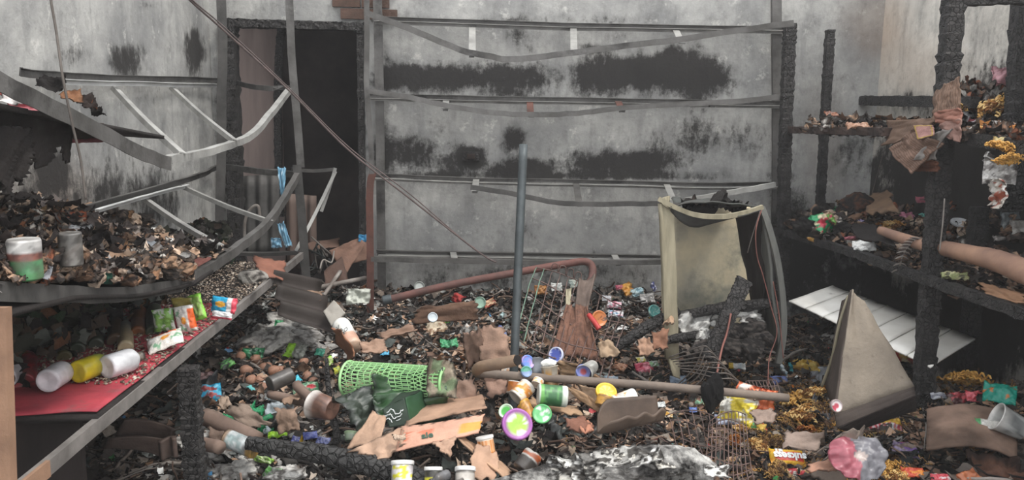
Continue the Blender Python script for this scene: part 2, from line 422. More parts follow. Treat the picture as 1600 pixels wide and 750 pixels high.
# ================================================================== steel racks
ST = mat('burnt_steel', '6c6a68', '4a4845', scale=7, rough=.55, metal=.35, soot=.38, bump=.35, spec=.5)
SL = mat('ashy_steel', 'a9a8a4', '7b7a77', scale=6, rough=.6, metal=.25, soot=.3, sootc='3a3837', bump=.3)
SR = mat('rusty_steel', '6f4a41', '4c3934', scale=9, rough=.75, metal=.2, soot=.25, bump=.4)
SD = mat('sooty_steel', '3d3c3b', '5c5a58', scale=8, rough=.6, metal=.3, bump=.3)
def rail(name, pts, m, parent, side, a=.035, b=.03, n=5, t=.003, jit=.004, seed=0):
    o = Vector(parent.location) if parent else Vector()
    P = [p-o for p in densify(pts, n, jit, seed)]
    mb = MB(); mb.sweep(P, lprof(a, b, t), side, vertical=(0, 0, 1)); return mb.build(name, m, parent)
def post(name, pts, m, parent, wx=.035, wy=.035, sx=1, sy=1, n=4):
    o = Vector(parent.location); P = [p-o for p in densify(pts, n, .002, 3)]; t = .003
    pr = [(0, 0), (wx*sx, 0), (wx*sx, t*sy), (t*sx, t*sy), (t*sx, wy*sy), (0, wy*sy)]
    mb = MB(); mb.sweep(P, pr, (1, 0, 0), vertical=(0, 1, 0)); return mb.build(name, m, parent)
# --- back rack
YF, YR = 4.68, 5.12
br = tag(empty('steel_rack', (0.6, 4.9, .2)), 'buckled grey steel shelf frame with sagging empty tiers against the back wall', 'shelf rack')
post('post', [at(568, -140, YF), at(569, 60, YF), at(569, 140, YF), at(575, 220, YF), at(577, 272, YF)], ST, br, .03, .035)
tag(post('post', [at(577, 268, YF), at(572, 300, YF), at(573, 400, YF), at(573, 530, YF)], SR, br, .042, .035), 'rust-brown lower post')
post('post', [at(580, -140, YR), at(586, 150, YR), at(588, 300, YR), at(590, 470, YR)], ST, br, .055, .03)
post('post', [at(1206, -140, YR), at(1208, 150, YR), at(1208, 300, YR), at(1205, 450, YR)], ST, br, .06, .03)
S_ = (0, 1, 0); SB_ = (0, -1, 0)
# front rails (flange back), rear rails (flange forward, pale with ash)
fr = [([(572, 20), (640, 45), (720, 78), (765, 88), (800, 93), (870, 86), (960, 74), (1060, 62), (1150, 48), (1240, 36)], ST, .034),
      ([(571, 142), (640, 153), (700, 166), (760, 176), (830, 180), (900, 178), (970, 170), (1060, 164), (1140, 160), (1216, 152)], ST, .030),
      ([(735, 294), (800, 304), (870, 318), (930, 321), (1000, 320), (1036, 320)], SD, .028),
      ([(1036, 318), (1090, 312), (1150, 301), (1212, 290)], SL, .03),
      ([(580, 406), (700, 409), (860, 412), (1036, 411)], ST, .030)]
for i, (p, m, a) in enumerate(fr): rail('front_rail', [at(x, y-5, YF) for x, y in p], m, br, S_, a=a, seed=i)
rr = [([(582, 26), (880, 36), (1236, 42)], ST, .03), ([(574, 146), (760, 150), (980, 154), (1218, 158)], ST, .028), ([(578, 270), (740, 277), (940, 281), (1100, 285), (1212, 284)], ST, .024), ([(588, 390), (800, 394), (1034, 398)], ST, .024)]
for i, (p, m, a) in enumerate(rr):
    rail('rear_rail', [at(x, y, YR) for x, y in p], m, br, SB_, a=a, seed=20+i)
    tag(rail('ash_strip', [at(x+4, y+7, YR-.012) for x, y in p], SL, br, SB_, a=.018, b=.05, seed=40+i), 'pale ash-coated ledge along the rear rail')
for (a, b, m) in [((738, 40), (738, 82), SL), ((896, 42), (897, 80), SL), ((1056, 46), (1066, 68), SL), ((697, 156), (696, 170), SL), ((828, 158), (829, 180), SR), ((966, 158), (972, 172), SR),
               ((744, 280), (742, 300), SL), ((900, 286), (905, 318), ST), ((1042, 288), (1052, 312), SL), ((708, 394), (711, 408), SL), ((960, 398), (966, 410), SL)]:
    P = [at(*a, YR-.03), at(*b, YF+.01)]
    mb = MB(); mb.sweep([p-Vector(br.location) for p in P], [(-.02, 0), (.02, 0), (.02, -.004), (-.02, -.004)], (1, 0, 0)); mb.build('cross_brace', m, br)
for (x, y) in [(737, 92), (696, 176), (830, 186), (972, 178), (1112, 170), (742, 304), (905, 325), (712, 414), (966, 417)]:
    mb = MB(); mb.box(at(x, y-4, YF+.02)-Vector(br.location), (.03, .03, .012)); mb.build('bracket', SD, br)
# thin shelf board left standing on the lowest tier
# --- left rack
XF, XW = -1.05, -1.62
lr = tag(empty('steel_rack', (-1.3, 3.3, .2)), 'warped grey steel shelf frame with long diagonal braces on the left wall', 'shelf rack')
post('post', [at(441, -140, 4.75), at(448, 60, 4.75), at(453, 130, 4.75), at(460, 210, 4.75), at(464, 262, 4.75)], ST, lr, .045, .04)
tag(post('post', [at(457, 258, 4.74), at(464, 330, 4.74), at(471, 420, 4.74), at(480, 520, 4.74)], SD, lr, .05, .04), 'dark lower post')
post('post', [at(332, -140, 4.85), at(340, 60, 4.85), at(339, 150, 4.85), at(338, 260, 4.85), at(336, 345, 4.85), at(338, 430, 4.85)], SD, lr, .055, .04)
E_ = (-1, 0, 0); W_ = (1, 0, 0)
rail('front_rail', [atx(-40, 92, XF), atx(0, 112, XF), atx(135, 180, XF), atx(215, 225, XF), atx(268, 246, XF)], ST, lr, E_, a=.045, b=.04, seed=1)
tag(rail('front_rail', [atx(268, 243, XF), atx(320, 234, XF), atx(370, 219, XF), atx(400, 205, XF), atx(430, 170, XF), at(455, 138, 4.75)], SL, lr, E_, a=.028, b=.03, seed=2), 'ash-grey bent half')
rail('front_rail', [atx(-40, 438, XF), atx(0, 440, XF), atx(100, 446, XF), atx(200, 448, XF), atx(285, 436, XF)], SD, lr, E_, a=.045, b=.008, seed=3)
rail('front_rail', [atx(285, 436, XF), atx(330, 412, XF), atx(380, 378, XF), atx(420, 345, XF), atx(445, 310, XF), at(468, 270, 4.74)], ST, lr, E_, a=.04, b=.03, seed=4)
rail('front_rail', [atx(40, 750, XF), atx(290, 545, XF), atx(400, 455, XF), at(474, 394, 4.74)], mat('dusty_steel', '8f8a86', '605c59', scale=6, rough=.65, metal=.2, soot=.3, bump=.3), lr, E_, a=.04, b=.02, seed=5, jit=.002)
tag(rail('front_rail', [atx(36, 753, XF+.004), atx(78, 719, XF+.004)], mat('scorched_pine', '9b7a63', '7d6250', scale=9), lr, E_, a=.042, b=.01, seed=5, jit=0, n=2), 'unburnt tan end')
rail('rear_rail', [atx(30, 105, XW), atx(60, 110, XW), atx(200, 118, XW), atx(345, 122, XW), at(400, 133, 4.85), at(452, 134, 4.8)], SD, lr, W_, a=.03, b=.01, seed=6)
tag(rail('ash_strip', [atx(64, 121, XW+.02), atx(200, 127, XW+.02), atx(338, 131, XW+.02)], mat('white_ash_steel', 'd2d3d2', 'a9aaa9', scale=5, rough=.5), lr, W_, a=.022, b=.02, seed=7), 'bright ash-white lower lip')
rail('rear_rail', [atx(130, 320, XW), atx(230, 293, XW), atx(310, 270, XW), atx(342, 257, XW), at(400, 263, 4.85), at(468, 270, 4.78)], ST, lr, W_, a=.035, b=.02, seed=8)
tag(rail('ash_strip', [atx(148, 326, XW+.02), atx(230, 303, XW+.02), atx(290, 288, XW+.02)], MATS['white_ash_steel'], lr, W_, a=.02, b=.02, seed=9), 'bright ash-white lower lip')
def brace(a, b, m, w=.028, p=lr):
    A, B = a-Vector(p.location), b-Vector(p.location); mb = MB(); mb.sweep(densify([A, (A+B)/2+Vector((0, 0, -.01)), B], 3), [(-w/2, 0), (w/2, 0), (w/2, -.004), (-w/2+.004, -.004), (-w/2+.004, -.02), (-w/2, -.02)], (0, 1, 0)); mb.build('cross_brace', m, p)
brace(atx(180, 135, XW), atx(286, 238, XF), SL); brace(atx(270, 135, XW), atx(368, 218, XF), SL)
brace(atx(228, 309, XW), atx(345, 382, XF), SL); brace(atx(286, 289, XW), atx(424, 344, XF), SL)
brace(at(500, 330, 5.0), at(522, 262, 5.05), SL, .03); brace(at(460, 392, 4.8), at(522, 268, 5.05), SL, .03); brace(at(455, 262, 4.8), at(522, 262, 5.05), SD, .012)
brace(at(345, 392, 4.9), at(468, 392, 4.8), SD, .05)
# shelf boards still on the left rack
SH = mat('charred_board', '2a2523', '171413', scale=6, bump=.6)
def sheet_grid(fn, nu, nv):
    a = np.linspace(0, 1, nu)[:, None]+np.zeros((1, nv)); b = np.linspace(0, 1, nv)[None, :]+np.zeros((nu, 1))
    x, y, z = fn(a, b); return np.stack([x+0*a, y+0*a, z+0*a], -1)
def midz(y):      # height of the sagging middle tier
    return np.interp(y, [.8, 1.8, 2.1, 2.46, 2.93, 3.64, 4.37, 4.8], [1.15, 1.12, 1.09, 1.01, .95, .97, 1.08, 1.17])
P = sheet_grid(lambda a, b: (-1.64+a*.60, .9+b*2.25, midz(.9+b*2.25)+(1-a)*.06-.02), 8, 22)
tag(obj('shelf_board', grid_solid(P, .012, 'shelf_board', SH)), 'sagging blackened middle shelf board buried under burnt goods on the left rack', 'shelf board')
MAT_R = mat('red_shelf_mat', 'b5454f', '8e3540', scale=10, rough=.7, soot=.38, sootc='5f5452', bump=.2, sootscale=4)
P = sheet_grid(lambda a, b: (-1.64+a*.585, 2.18+b*2.3, .70+.004*np.sin(b*30)), 8, 20)
tag(obj('shelf_board', grid_solid(P, .018, 'shelf_board', SH)), 'low charred shelf board under the red mat on the left rack', 'shelf board')
P = sheet_grid(lambda a, b: (-1.63+a*.565, 2.17+b*1.35-.03*np.sin(a*5), .7145+.006*fbm(a*4, b*9, 2)), 24, 40)
tag(obj('shelf_mat', grid_solid(P, .004, 'shelf_mat', MAT_R)), 'dirty red plastic mat lining the low left shelf', 'mat')
box_struct('trim_3', (-1.45, 2.26, .33), (.62, .02, .72), mat('dark_panel', '332b29', '231e1c', scale=3, stretch=(3, 3, .5)))
p = tag(charred('charred_post', [atz(286, 760, .0)*0+Vector((-.985, 2.70, -.02)), Vector((-.985, 2.70, .35)), Vector((-.99, 2.70, .68))], .062, .06, 12), 'thick black burnt post under the rail of the left rack', 'post')
mb = MB(); A = atx(4, 480, -.98); B = atx(14, 790, -.98)
mb.sweep([A, (A+B)/2, B], [(-.012, -.012), (.012, -.012), (.012, .012), (-.012, .012)], (0, 1, 0))
tag(mb.build('wooden_strip', MATS['scorched_pine']), 'thin tan wooden upright at the left edge of the picture', 'wooden strip')
# top tier remains
P = sheet_grid(lambda a, b: (-1.64+a*.58, 1.75+b*1.02, 1.60-b*.10-a*.03), 16, 26)
hm = fbm(*np.meshgrid(np.linspace(0, 3, 15), np.linspace(0, 5, 25), indexing='ij'), 4) > .62
tag(obj('shelf_board', grid_solid(P, .012, 'shelf_board', SH, holes=hm)), 'burnt top shelf board of the left rack, eaten through', 'shelf board')
# --- right timber rack
rk = tag(empty('charred_rack', (1.9, 4, 0)), 'charred timber shelving with cracked black posts on the right wall', 'shelf rack')
def V_(p): return Vector(p)-Vector(rk.location)
XRF = 1.93
charred('post', [V_(at(1222, 470, 4.85)), V_(at(1226, 250, 4.85)), V_(at(1234, 40, 4.85))], .068, .06, 1, rk, n=26)
charred('post', [V_(at(1281, 330, 4.95)), V_(at(1288, 200, 4.95)), V_(at(1297, 50, 4.95))], .050, .05, 2, rk, n=16)
charred('post', [V_(atx(1438, 700, XRF)), V_(atx(1450, 500, XRF)), V_(atx(1470, 250, XRF)), V_(atx(1490, 0, XRF)), V_(atx(1500, -150, XRF))], .072, .065, 3, rk, n=16)
charred('post', [V_(atx(1580, 330, 2.5)), V_(atx(1590, 180, 2.5)), V_(atx(1606, -120, 2.5))], .09, .07, 4, rk, n=14)
charred('post', [V_(atx(1508, 620, 2.45)), V_(atx(1530, 330, 2.45))], .07, .07, 5, rk, n=14)
charred('beam', [V_(atx(1480, 0, XRF)), V_(Vector(atx(1480, 0, XRF))+Vector((.72, -.12, .02)))], .06, .05, 6, rk, n=14)
charred('beam', [V_(atx(1340, 157, 2.5)), V_(atx(1520, 160, 2.5))], .05, .06, 7, rk, n=18)
UZ = 1.475
WB = mat('scorched_plank', '4b3c36', '231d1b', scale=7, bump=.6, soot=.35)
charred('front_beam', [V_(at(1236, 203, 4.82)), V_(at(1300, 204, 4.3)), V_(at(1386, 206, 3.75))], .045, .04, 8, rk, n=12, m=WB)
charred('front_beam', [V_(atx(1500, 214, XRF)), V_(atx(1640, 236, XRF))], .04, .05, 9, rk, n=14)
def plank_sheet(x0, x1, y0, y1, z, lab, m=WB, seed=0, th=.02):
    P = sheet_grid(lambda a, b: (x0+a*(x1-x0), y0+b*(y1-y0)+.02*np.sin(a*9+seed), z+.012*(fbm(a*3, b*6, seed)-.5)), 10, 24)
    return tag(obj('shelf_plank', grid_solid(P, th, 'shelf_plank', m), rk), lab)
for k in range(3): plank_sheet(XRF+.02+k*.21, XRF+.21+k*.21, 3.9, 4.85, UZ, None, seed=k)
for k in range(3): plank_sheet(XRF+.02+k*.21, XRF+.21+k*.21, 2.3, 3.3, UZ-.01, None, seed=5+k)
LZ = .86
for k in range(3): plank_sheet(XRF-.02+k*.22, XRF+.19+k*.22, 2.2, 4.9, LZ, None, seed=9+k)
charred('front_beam', [V_(atx(1228, 364, XRF-.03)), V_(atx(1330, 394, XRF-.03)), V_(atx(1450, 437, XRF-.03)), V_(atx(1640, 503, XRF-.03))], .045, .04, 10, rk, n=12)
# ================================================================== debris library
def c3(h): return np.array(lin(h)[:3])
PRT = mat('printed_film', 'ffffff', scale=20, rough=.38, attr='col', bump=.15, bscale=40, spec=.5)
PAP = mat('burnt_paper', 'ffffff', scale=16, rough=.92, attr='col', bump=.6, bscale=60, spec=.15)
CRB = mat('scorched_cardboard', 'ffffff', scale=9, rough=.9, attr='col', bump=.5, bscale=45, spec=.15)
ASH = mat('ash_and_char', 'ffffff', scale=25, rough=.9, attr='col', bump=.8, bscale=70, spec=.25)
FOI = mat('crumpled_foil', 'ffffff', scale=12, rough=.28, metal=.75, attr='col', bump=.6, bscale=30)
GLS = mat('clouded_plastic', 'c9d2d8', 'aab4ba', scale=8, rough=.18, alpha=.55, bump=.3)
NOO = mat('scorched_noodle', 'ffffff', scale=30, rough=.6, attr='col', bump=.2)
def setcol(me, col): 
    a = me.color_attributes.new('col', 'FLOAT_COLOR', 'POINT')
    a.data.foreach_set('color', np.hstack([col, np.ones((len(col), 1))]).astype(np.float32).ravel()); return me
def gridsolid_col(P, th, name, m, col, smooth=True, holes=None):
    me = grid_solid(P, th, name, m, smooth, holes); c = col.reshape(-1, 3); return setcol(me, np.vstack([c, c]))
def mk_scrap(name, base, seed, m=None, asp=.7, crumple=.1, burn=.5, curl=.25, n=12, th=.012, burnc='1c1816', torn=.10, inner=None):
    """torn sheet about 1 unit wide with ragged, burnt edges"""
    rs = np.random.RandomState(seed); k = rs.rand(8)*10
    u = np.linspace(-1, 1, n)[:, None]+np.zeros((1, n)); v = np.linspace(-1, 1, n)[None, :]+np.zeros((n, 1))
    ru = 1+torn*2*(fbm(v*2.5+k[0], u*0+k[1], seed)-.5)*np.abs(u)**3; rv = 1+torn*2*(fbm(u*2.5+k[2], v*0+k[3], seed+1)-.5)*np.abs(v)**3
    sk = (rs.rand()-.5)*.5; x = .5*u*ru+sk*.2*v; y = .5*asp*v*rv
    f = np.abs(((u*np.cos(k[4])+v*np.sin(k[4]))*1.3+k[5]) % 2-1)
    z = curl*(u*np.cos(k[6])+v*np.sin(k[6]))**2*.5+crumple*(fbm(u*1.7+k[1], v*1.7+k[2], seed+3)-.5)*2+crumple*f*.6+crumple*.7*(fbm(u*5+k[1], v*5, seed+4)-.5)
    P = np.stack([x, y, z-z.mean()], -1)
    e = np.maximum(np.abs(u), np.abs(v))+.5*(fbm(u*3+k[7], v*3, seed+5)-.5)
    b = ss(1.05-burn*.8, 1.15-burn*.5, e)[..., None]*.85
    c = c3(base)*(.8+.4*fbm(u*4, v*4, seed+6)[..., None])
    if inner is not None:
        q = ss(.48, .56, fbm(u*2+k[3], v*2+k[0], seed+9))[..., None]; c = c*(1-q)+c3(inner)*q
    return gridsolid_col(P, th, name, m or CRB, c*(1-b)+c3(burnc)*b)
def mk_packet(name, colf, seed=0, asp=.65, fat=.12, crush=.08, m=None, n=(22, 16)):
    """pillow pouch with crimped ends, about 1 unit long"""
    rs = np.random.RandomState(seed); nu, nv = n
    u = np.linspace(-1, 1, nu)[:, None]+np.zeros((1, nv)); v = np.linspace(-1, 1, nv)[None, :]+np.zeros((nu, 1))
    h = fat*(1-np.abs(u)**6)*(1-np.abs(v)**3)**.6*(np.abs(u) < .93)
    k = rs.rand(4)*9; w = crush*((fbm(u*2+k[0], v*2+k[1], seed, 3)-.5)*1.6)+.012*np.sin(v*40)*(np.abs(u) > .9)
    nf = crush*.9*np.abs(fbm(u*4+k[2], v*4+k[3], seed+2, 3)-.5)*2
    x = .5*u*(1-.03*np.abs(v)); y = .5*asp*v*(1-.08*(1-np.abs(u)**4)); A = np.stack([x, y, w+h-nf], -1); B = np.stack([x, y, w-h*.6-.004], -1)
    c = np.array([[colf(.5+.5*u[i, j], .5+.5*v[i, j]) for j in range(nv)] for i in range(nu)])
    N_ = nu*nv; idx = np.arange(N_).reshape(nu, nv); q = np.stack([idx[:-1, :-1], idx[1:, :-1], idx[1:, 1:], idx[:-1, 1:]], -1).reshape(-1, 4)
    rim = []
    for r in (idx[:, 0], idx[::-1, -1], idx[-1, :], idx[0, ::-1]):
        rim.append(np.stack([r[:-1], r[:-1]+N_, r[1:]+N_, r[1:]], -1))
    F = np.vstack([q, q[:, ::-1]+N_]+[x[:, ::-1] for x in rim])
    return npmesh(name, np.vstack([A.reshape(-1, 3), B.reshape(-1, 3)]), F, m or PRT, np.vstack([c.reshape(-1, 3)]*2), True)
def tube_np(pts, r, n=4):
    P = np.asarray(pts); T = np.gradient(P, axis=0); T /= np.linalg.norm(T, axis=1, keepdims=True)+1e-9
    a = np.cross(T, [0.13, .21, 1.0]); a /= np.linalg.norm(a, axis=1, keepdims=True)+1e-9; b = np.cross(T, a)
    an = 2*PI*np.arange(n)/n; r = np.broadcast_to(r, (len(P),))
    V = P[:, None]+(a[:, None]*np.cos(an)[None, :, None]+b[:, None]*np.sin(an)[None, :, None])*r[:, None, None]
    i = np.arange(len(P)-1)[:, None]*n; k = np.arange(n)[None]; k2 = (k+1) % n
    return V.reshape(-1, 3), np.stack([i+k, i+k2, i+n+k2, i+n+k], -1).reshape(-1, 4)
def mk_noodles(name, cols, seed, strands=44, flat=.85, r=.024):
    rs = np.random.RandomState(seed); VV = []; FF = []; CC = []; off = 0; cc = [c3(c) for c in cols]
    for s in range(strands):
        t = np.linspace(0, 1, 22); th = rs.rand()*2*PI; d = np.array([math.cos(th), math.sin(th), 0]); q = np.array([-d[1], d[0], 0])
        L_ = .25+.35*rs.rand(); R0 = .36*math.sqrt(rs.rand()); th2 = rs.rand()*2*PI
        c0 = np.array([R0*math.cos(th2), R0*math.sin(th2), (rs.rand()-.3)*.42*flat*(1-R0*1.4)])
        P = c0+d*(t[:, None]-.5)*L_+q*(np.sin(t*26+rs.rand()*6)*.05)[:, None]+np.array([0, 0, 1])*(np.cos(t*26+rs.rand())*.04+.10*np.sin(t*PI)*rs.rand())[:, None]+q*((t-.5)**2*(rs.rand()-.5)*.8)[:, None]
        V, F_ = tube_np(P, r); VV.append(V); FF.append(F_+off); off += len(V)
        c = cc[rs.randint(len(cc))]*(.75+.5*rs.rand()); CC.append(np.repeat(c[None], len(V), 0))
    return npmesh(name, np.vstack(VV), np.vstack(FF), NOO, np.vstack(CC), True)
def mk_chunk(name, base, seed, m=None, sub=2, amp=.5, sq=(1, .75, .6), c2=None):
    bm = bmesh.new(); bmesh.ops.create_icosphere(bm, subdivisions=sub, radius=.5)
    me = bpy.data.meshes.new(name); bm.to_mesh(me); bm.free(); me.materials.append(m or ASH)
    co = np.zeros(len(me.vertices)*3); me.vertices.foreach_get('co', co); co = co.reshape(-1, 3)
    f = 1+amp*(fbm(co[:, 0]*3+seed*3.1+co[:, 2]*2, co[:, 1]*3+7-co[:, 2]*1.7, seed)-.5)*2
    g = fbm(co[:, 0]*7+seed, co[:, 1]*7+co[:, 2]*7, seed+2)
    co = co*f[:, None]*np.array(sq); me.vertices.foreach_set('co', co.ravel())
    c = c3(base)[None]*(.6+.8*g[:, None])
    if c2: q = ss(.5, .6, g)[:, None]; c = c*(1-q)+c3(c2)*q
    setcol(me, c); me.update(); return me
def mk_lathe(name, prof, cols, m=PRT, n=30, crush=0, seed=0, mottle=.0, burnt=0):
    """prof [(r,z)], cols one sRGB per ring or callable(angle,z)"""
    V = []; C = []
    for i, (r, z) in enumerate(prof):
        for k in range(n):
            a = 2*PI*k/n; V.append((r*math.cos(a), r*math.sin(a), z)); C.append(cols(a, z) if callable(cols) else c3(cols[i]))
    V = np.array(V); C = np.array(C)
    if crush:
        q = fbm(V[:, 0]*9+seed, V[:, 1]*9+V[:, 2]*8, seed)-.5; V[:, :2] *= (1+crush*q*2)[:, None]
        V[:, 0] += crush*.25*np.sin(V[:, 2]*22+seed)*np.abs(prof[1][0]); V[:, 2] *= 1-crush*.2*(V[:, 0] > 0)
    g = fbm(V[:, 0]*30+seed, V[:, 1]*30+V[:, 2]*34, seed+4)
    C = C*(1-mottle*ss(.45, .65, g))[:, None]; g2 = ss(.5, .72, fbm(V[:, 0]*16+seed, V[:, 1]*16+V[:, 2]*20, seed+8)+.0)[:, None]*min(1, mottle*1.8); C = C*(1-g2)+c3('5a524c')*g2
    if burnt:
        h = (V[:, 2]-V[:, 2].min())/np.ptp(V[:, 2]); b = ss(1-burnt-.1, 1-burnt+.1, h+.5*(g-.5))[:, None]; C = C*(1-b)+c3('2a2523')*b
    i = np.arange(len(prof)-1)[:, None]*n; k = np.arange(n)[None]; k2 = (k+1) % n
    return npmesh(name, V, np.stack([i+k, i+k2, i+n+k2, i+n+k], -1).reshape(-1, 4), m, C, True)
def prof_can(r, h): return [(0.001, 0), (r*.86, 0.002), (r*.92, 0), (r, h*.05), (r, h*.055)]+[(r, h*(.1+.8*i/13)) for i in range(14)]+[(r, h*.945), (r*1.0, h*.95), (r*.93, h), (r*.86, h*.985), (.001, h*.98)]
def prof_cup(r, h, tr=.76, wall_=.96):
    return [(.001, .003), (r*tr*.8, .003), (r*tr*.9, 0), (r*tr, h*.02), (r*(tr+.08), h*.3), (r*(tr+.15), h*.6), (r*.98, h*.95), (r*1.05, h*.97), (r*1.05, h), (r*wall_, h), (r*.9, h*.85), (r*tr*.93, h*.1), (.001, h*.06)]
def prof_bottle(r, h): return [(.001, .004), (r*.7, .002), (r*.93, 0), (r, h*.06), (r, h*.3), (r*.985, h*.32), (r, h*.34), (r, h*.62), (r*.93, h*.70), (r*.6, h*.80), (r*.36, h*.85), (r*.34, h*.90), (r*.42, h*.905), (r*.42, h), (.001, h)]
def prof_jar(r, h): return [(.001, .002), (r*.9, 0), (r, h*.05)]+[(r, h*(.08+.72*i/11)) for i in range(12)]+[(r, h*.82), (r*.95, h*.88), (r*.88, h*.92), (.001, h*.92)]
def prof_lid(r, h): return [(r*.9, 0), (r*1.0, 0), (r*1.02, h*.1), (r*1.02, h*.85), (r*.97, h), (r*.9, h*.96), (r*.86, h*.9), (.001, h*.88)]
# ------------------------------------------------------------------ putting things down
ANCH = []            # (px, py, phrase) of things one can find, for the labels of small pieces near them
ORDER = {}
def finish(o, label, cat, group=None, anchor=None, px=None, py=None):
    if o is not None: tag(o, label, cat, group)
    if anchor: ANCH.append((px, py, anchor))
    return o
def seat(px, py, on=None, lift=0.0):
    if on is None: return hit(px, py, lift)
    if callable(on): return on(px, py)
    k, v = on
    return {'Y': at, 'X': atx, 'Z': atz}[k](px, py, v)
def put(name, me, px, py, wpx, label=None, cat='debris', rot=(0, 0, 0), on=None, lift=0.0, group=None, anchor=None, parent=None, m=None, sc=None):
    p = seat(px, py, on, lift); depth = (p-O).dot(fw); s = (wpx*depth/FPX) if sc is None else sc
    o = obj(name, me); o.location = p; o.scale = (s, s, s); o.rotation_euler = [R(a) for a in rot]
    if m is not None: o.material_slots[0].link = 'OBJECT'; o.material_slots[0].material = m
    return finish(o, label, cat, group, anchor, px, py)
def axis_rot(o, A, B, roll=0):
    d = (B-A).normalized(); o.rotation_euler = (d.to_track_quat('Z', 'Y') @ Matrix.Rotation(R(roll), 3, 'Z').to_quaternion()).to_euler(); o.location = A
def lay(name, me, A, B, label, cat, group=None, anchor=None, roll=0, px=None, py=None, parts=()):
    """turned thing whose axis runs from A (its base) to B; parts = [(name, mesh)] in the same frame"""
    if parts:
        r = empty(name); axis_rot(r, A, B, roll)
        obj('body', me, r)
        for q in parts:
            c = obj(q[0], q[1], r)
            if len(q) > 2: c['label'] = q[2]
        o = r
    else:
        o = obj(name, me); axis_rot(o, A, B, roll)
    return finish(o, label, cat, group, anchor, px, py)
def on_heap(px, py, up_=.02): return hit(px, py)+Vector((0, 0, up_))
# ------------------------------------------------------------------ litter nobody could count
def templates(kind, n, seed):
    out = []
    for k in range(n):
        rs = np.random.RandomState(seed+k)
        if kind == 'flake':
            g = 4; u = np.linspace(-1, 1, g)[:, None]+np.zeros((1, g)); v = np.linspace(-1, 1, g)[None]+np.zeros((g, 1))
            x = u*.5+(rs.rand(g, g)-.5)*.2; y = v*.34+(rs.rand(g, g)-.5)*.18; z = (rs.rand(g, g)-.5)*.22+.28*(u*math.cos(k)+v*math.sin(k))**2*(rs.rand()-.2)
            idx = np.arange(g*g).reshape(g, g); q = np.stack([idx[:-1, :-1], idx[1:, :-1], idx[1:, 1:], idx[:-1, 1:]], -1).reshape(-1, 4)
            out.append((np.stack([x, y, z], -1).reshape(-1, 3), q))
        elif kind == 'chip':
            a = np.sort(rs.rand(6))*2*PI; p = np.stack([np.cos(a)*(.35+.2*rs.rand(6)), np.sin(a)*(.25+.2*rs.rand(6)), (rs.rand(6)-.5)*.15], -1)
            V = np.vstack([p+[0, 0, .05], p-[0, 0, .05], [[0, 0, .1+.1*rs.rand()]], [[0, 0, -.06]]]); F = []
            for i in range(6):
                j = (i+1) % 6; F += [(i, j, 12, 12), (j, i, i+6, j+6), (j+6, i+6, 13, 13)]
            out.append((V, np.array(F)))
        elif kind == 'stick':
            t = np.linspace(-.5, .5, 5); P = np.stack([t, .06*np.sin(t*5+k), .05*np.cos(t*7+k)], -1); V, F = tube_np(P, .018+.02*rs.rand(), 4); out.append((V, F))
        elif kind == 'curl':
            t = np.linspace(0, 1, 12); P = np.stack([(t-.5)*.9, .12*np.sin(t*17+k), .10*np.cos(t*15+k)], -1); V, F = tube_np(P, .035, 3); out.append((V, F))
    return out
def litter(name, label, cat, kind, pts, size, cols, m, seed=0, tilt=.6, parent=None, sizepow=2.0):
    """pts (n,3); one mesh of n small pieces, each with its own colour"""
    rs = np.random.RandomState(seed); T = templates(kind, 9, seed*13+1); n = len(pts); VV = []; FF = []; CC = []; off = 0
    cols = [(c3(c), w_) for c, w_ in cols]; W = np.array([w_ for _, w_ in cols], float); W /= W.sum(); CA = np.array([c for c, _ in cols])
    which = rs.randint(0, len(T), n)
    for t in range(len(T)):
        q = np.where(which == t)[0]; k = len(q)
        if not k: continue
        V, F = T[t]; s = size[0]+(size[1]-size[0])*rs.rand(k)**sizepow; yaw = rs.rand(k)*2*PI; a = (rs.rand(k)-.5)*2*tilt; b = (rs.rand(k)-.5)*2*tilt
        cy, sy, ca, sa, cb, sb = np.cos(yaw), np.sin(yaw), np.cos(a), np.sin(a), np.cos(b), np.sin(b)
        z0 = np.zeros(k); o1 = np.ones(k)
        Rz = np.array([[cy, -sy, z0], [sy, cy, z0], [z0, z0, o1]]).transpose(2, 0, 1); Rx = np.array([[o1, z0, z0], [z0, ca, -sa], [z0, sa, ca]]).transpose(2, 0, 1)
        Ry = np.array([[cb, z0, sb], [z0, o1, z0], [-sb, z0, cb]]).transpose(2, 0, 1)
        RR = Rz @ Rx @ Ry*s[:, None, None]
        VW = np.einsum('kij,vj->kvi', RR, V)+pts[q][:, None]
        VV.append(VW.reshape(-1, 3)); FF.append((F[None]+(np.arange(k)*len(V))[:, None, None]+off).reshape(-1, 4)); off += k*len(V)
        c = CA[rs.choice(len(CA), k, p=W)]*(.7+.6*rs.rand(k))[:, None]; CC.append(np.repeat(c, len(V), 0))
    V = np.vstack(VV); F = np.vstack(FF)
    me = bpy.data.meshes.new(name)
    tri = F[:, 2] == F[:, 3]
    if tri.any():
        F1 = F[~tri]; F2 = F[tri][:, :3]; L_ = np.concatenate([F1.ravel(), F2.ravel()]); tot = np.concatenate([np.full(len(F1), 4), np.full(len(F2), 3)])
        st = np.concatenate([[0], np.cumsum(tot)[:-1]])
        me.vertices.add(len(V)); me.vertices.foreach_set('co', V.astype(np.float32).ravel()); me.loops.add(len(L_)); me.loops.foreach_set('vertex_index', L_.astype(np.int32))
        me.polygons.add(len(tot)); me.polygons.foreach_set('loop_start', st.astype(np.int32)); me.polygons.foreach_set('loop_total', tot.astype(np.int32)); me.materials.append(m); me.update(calc_edges=True)
        setcol(me, np.vstack(CC))
    else: me = npmesh(name, V, F, m, np.vstack(CC))
    return tag(obj(name, me, parent), label, cat, kind='stuff')
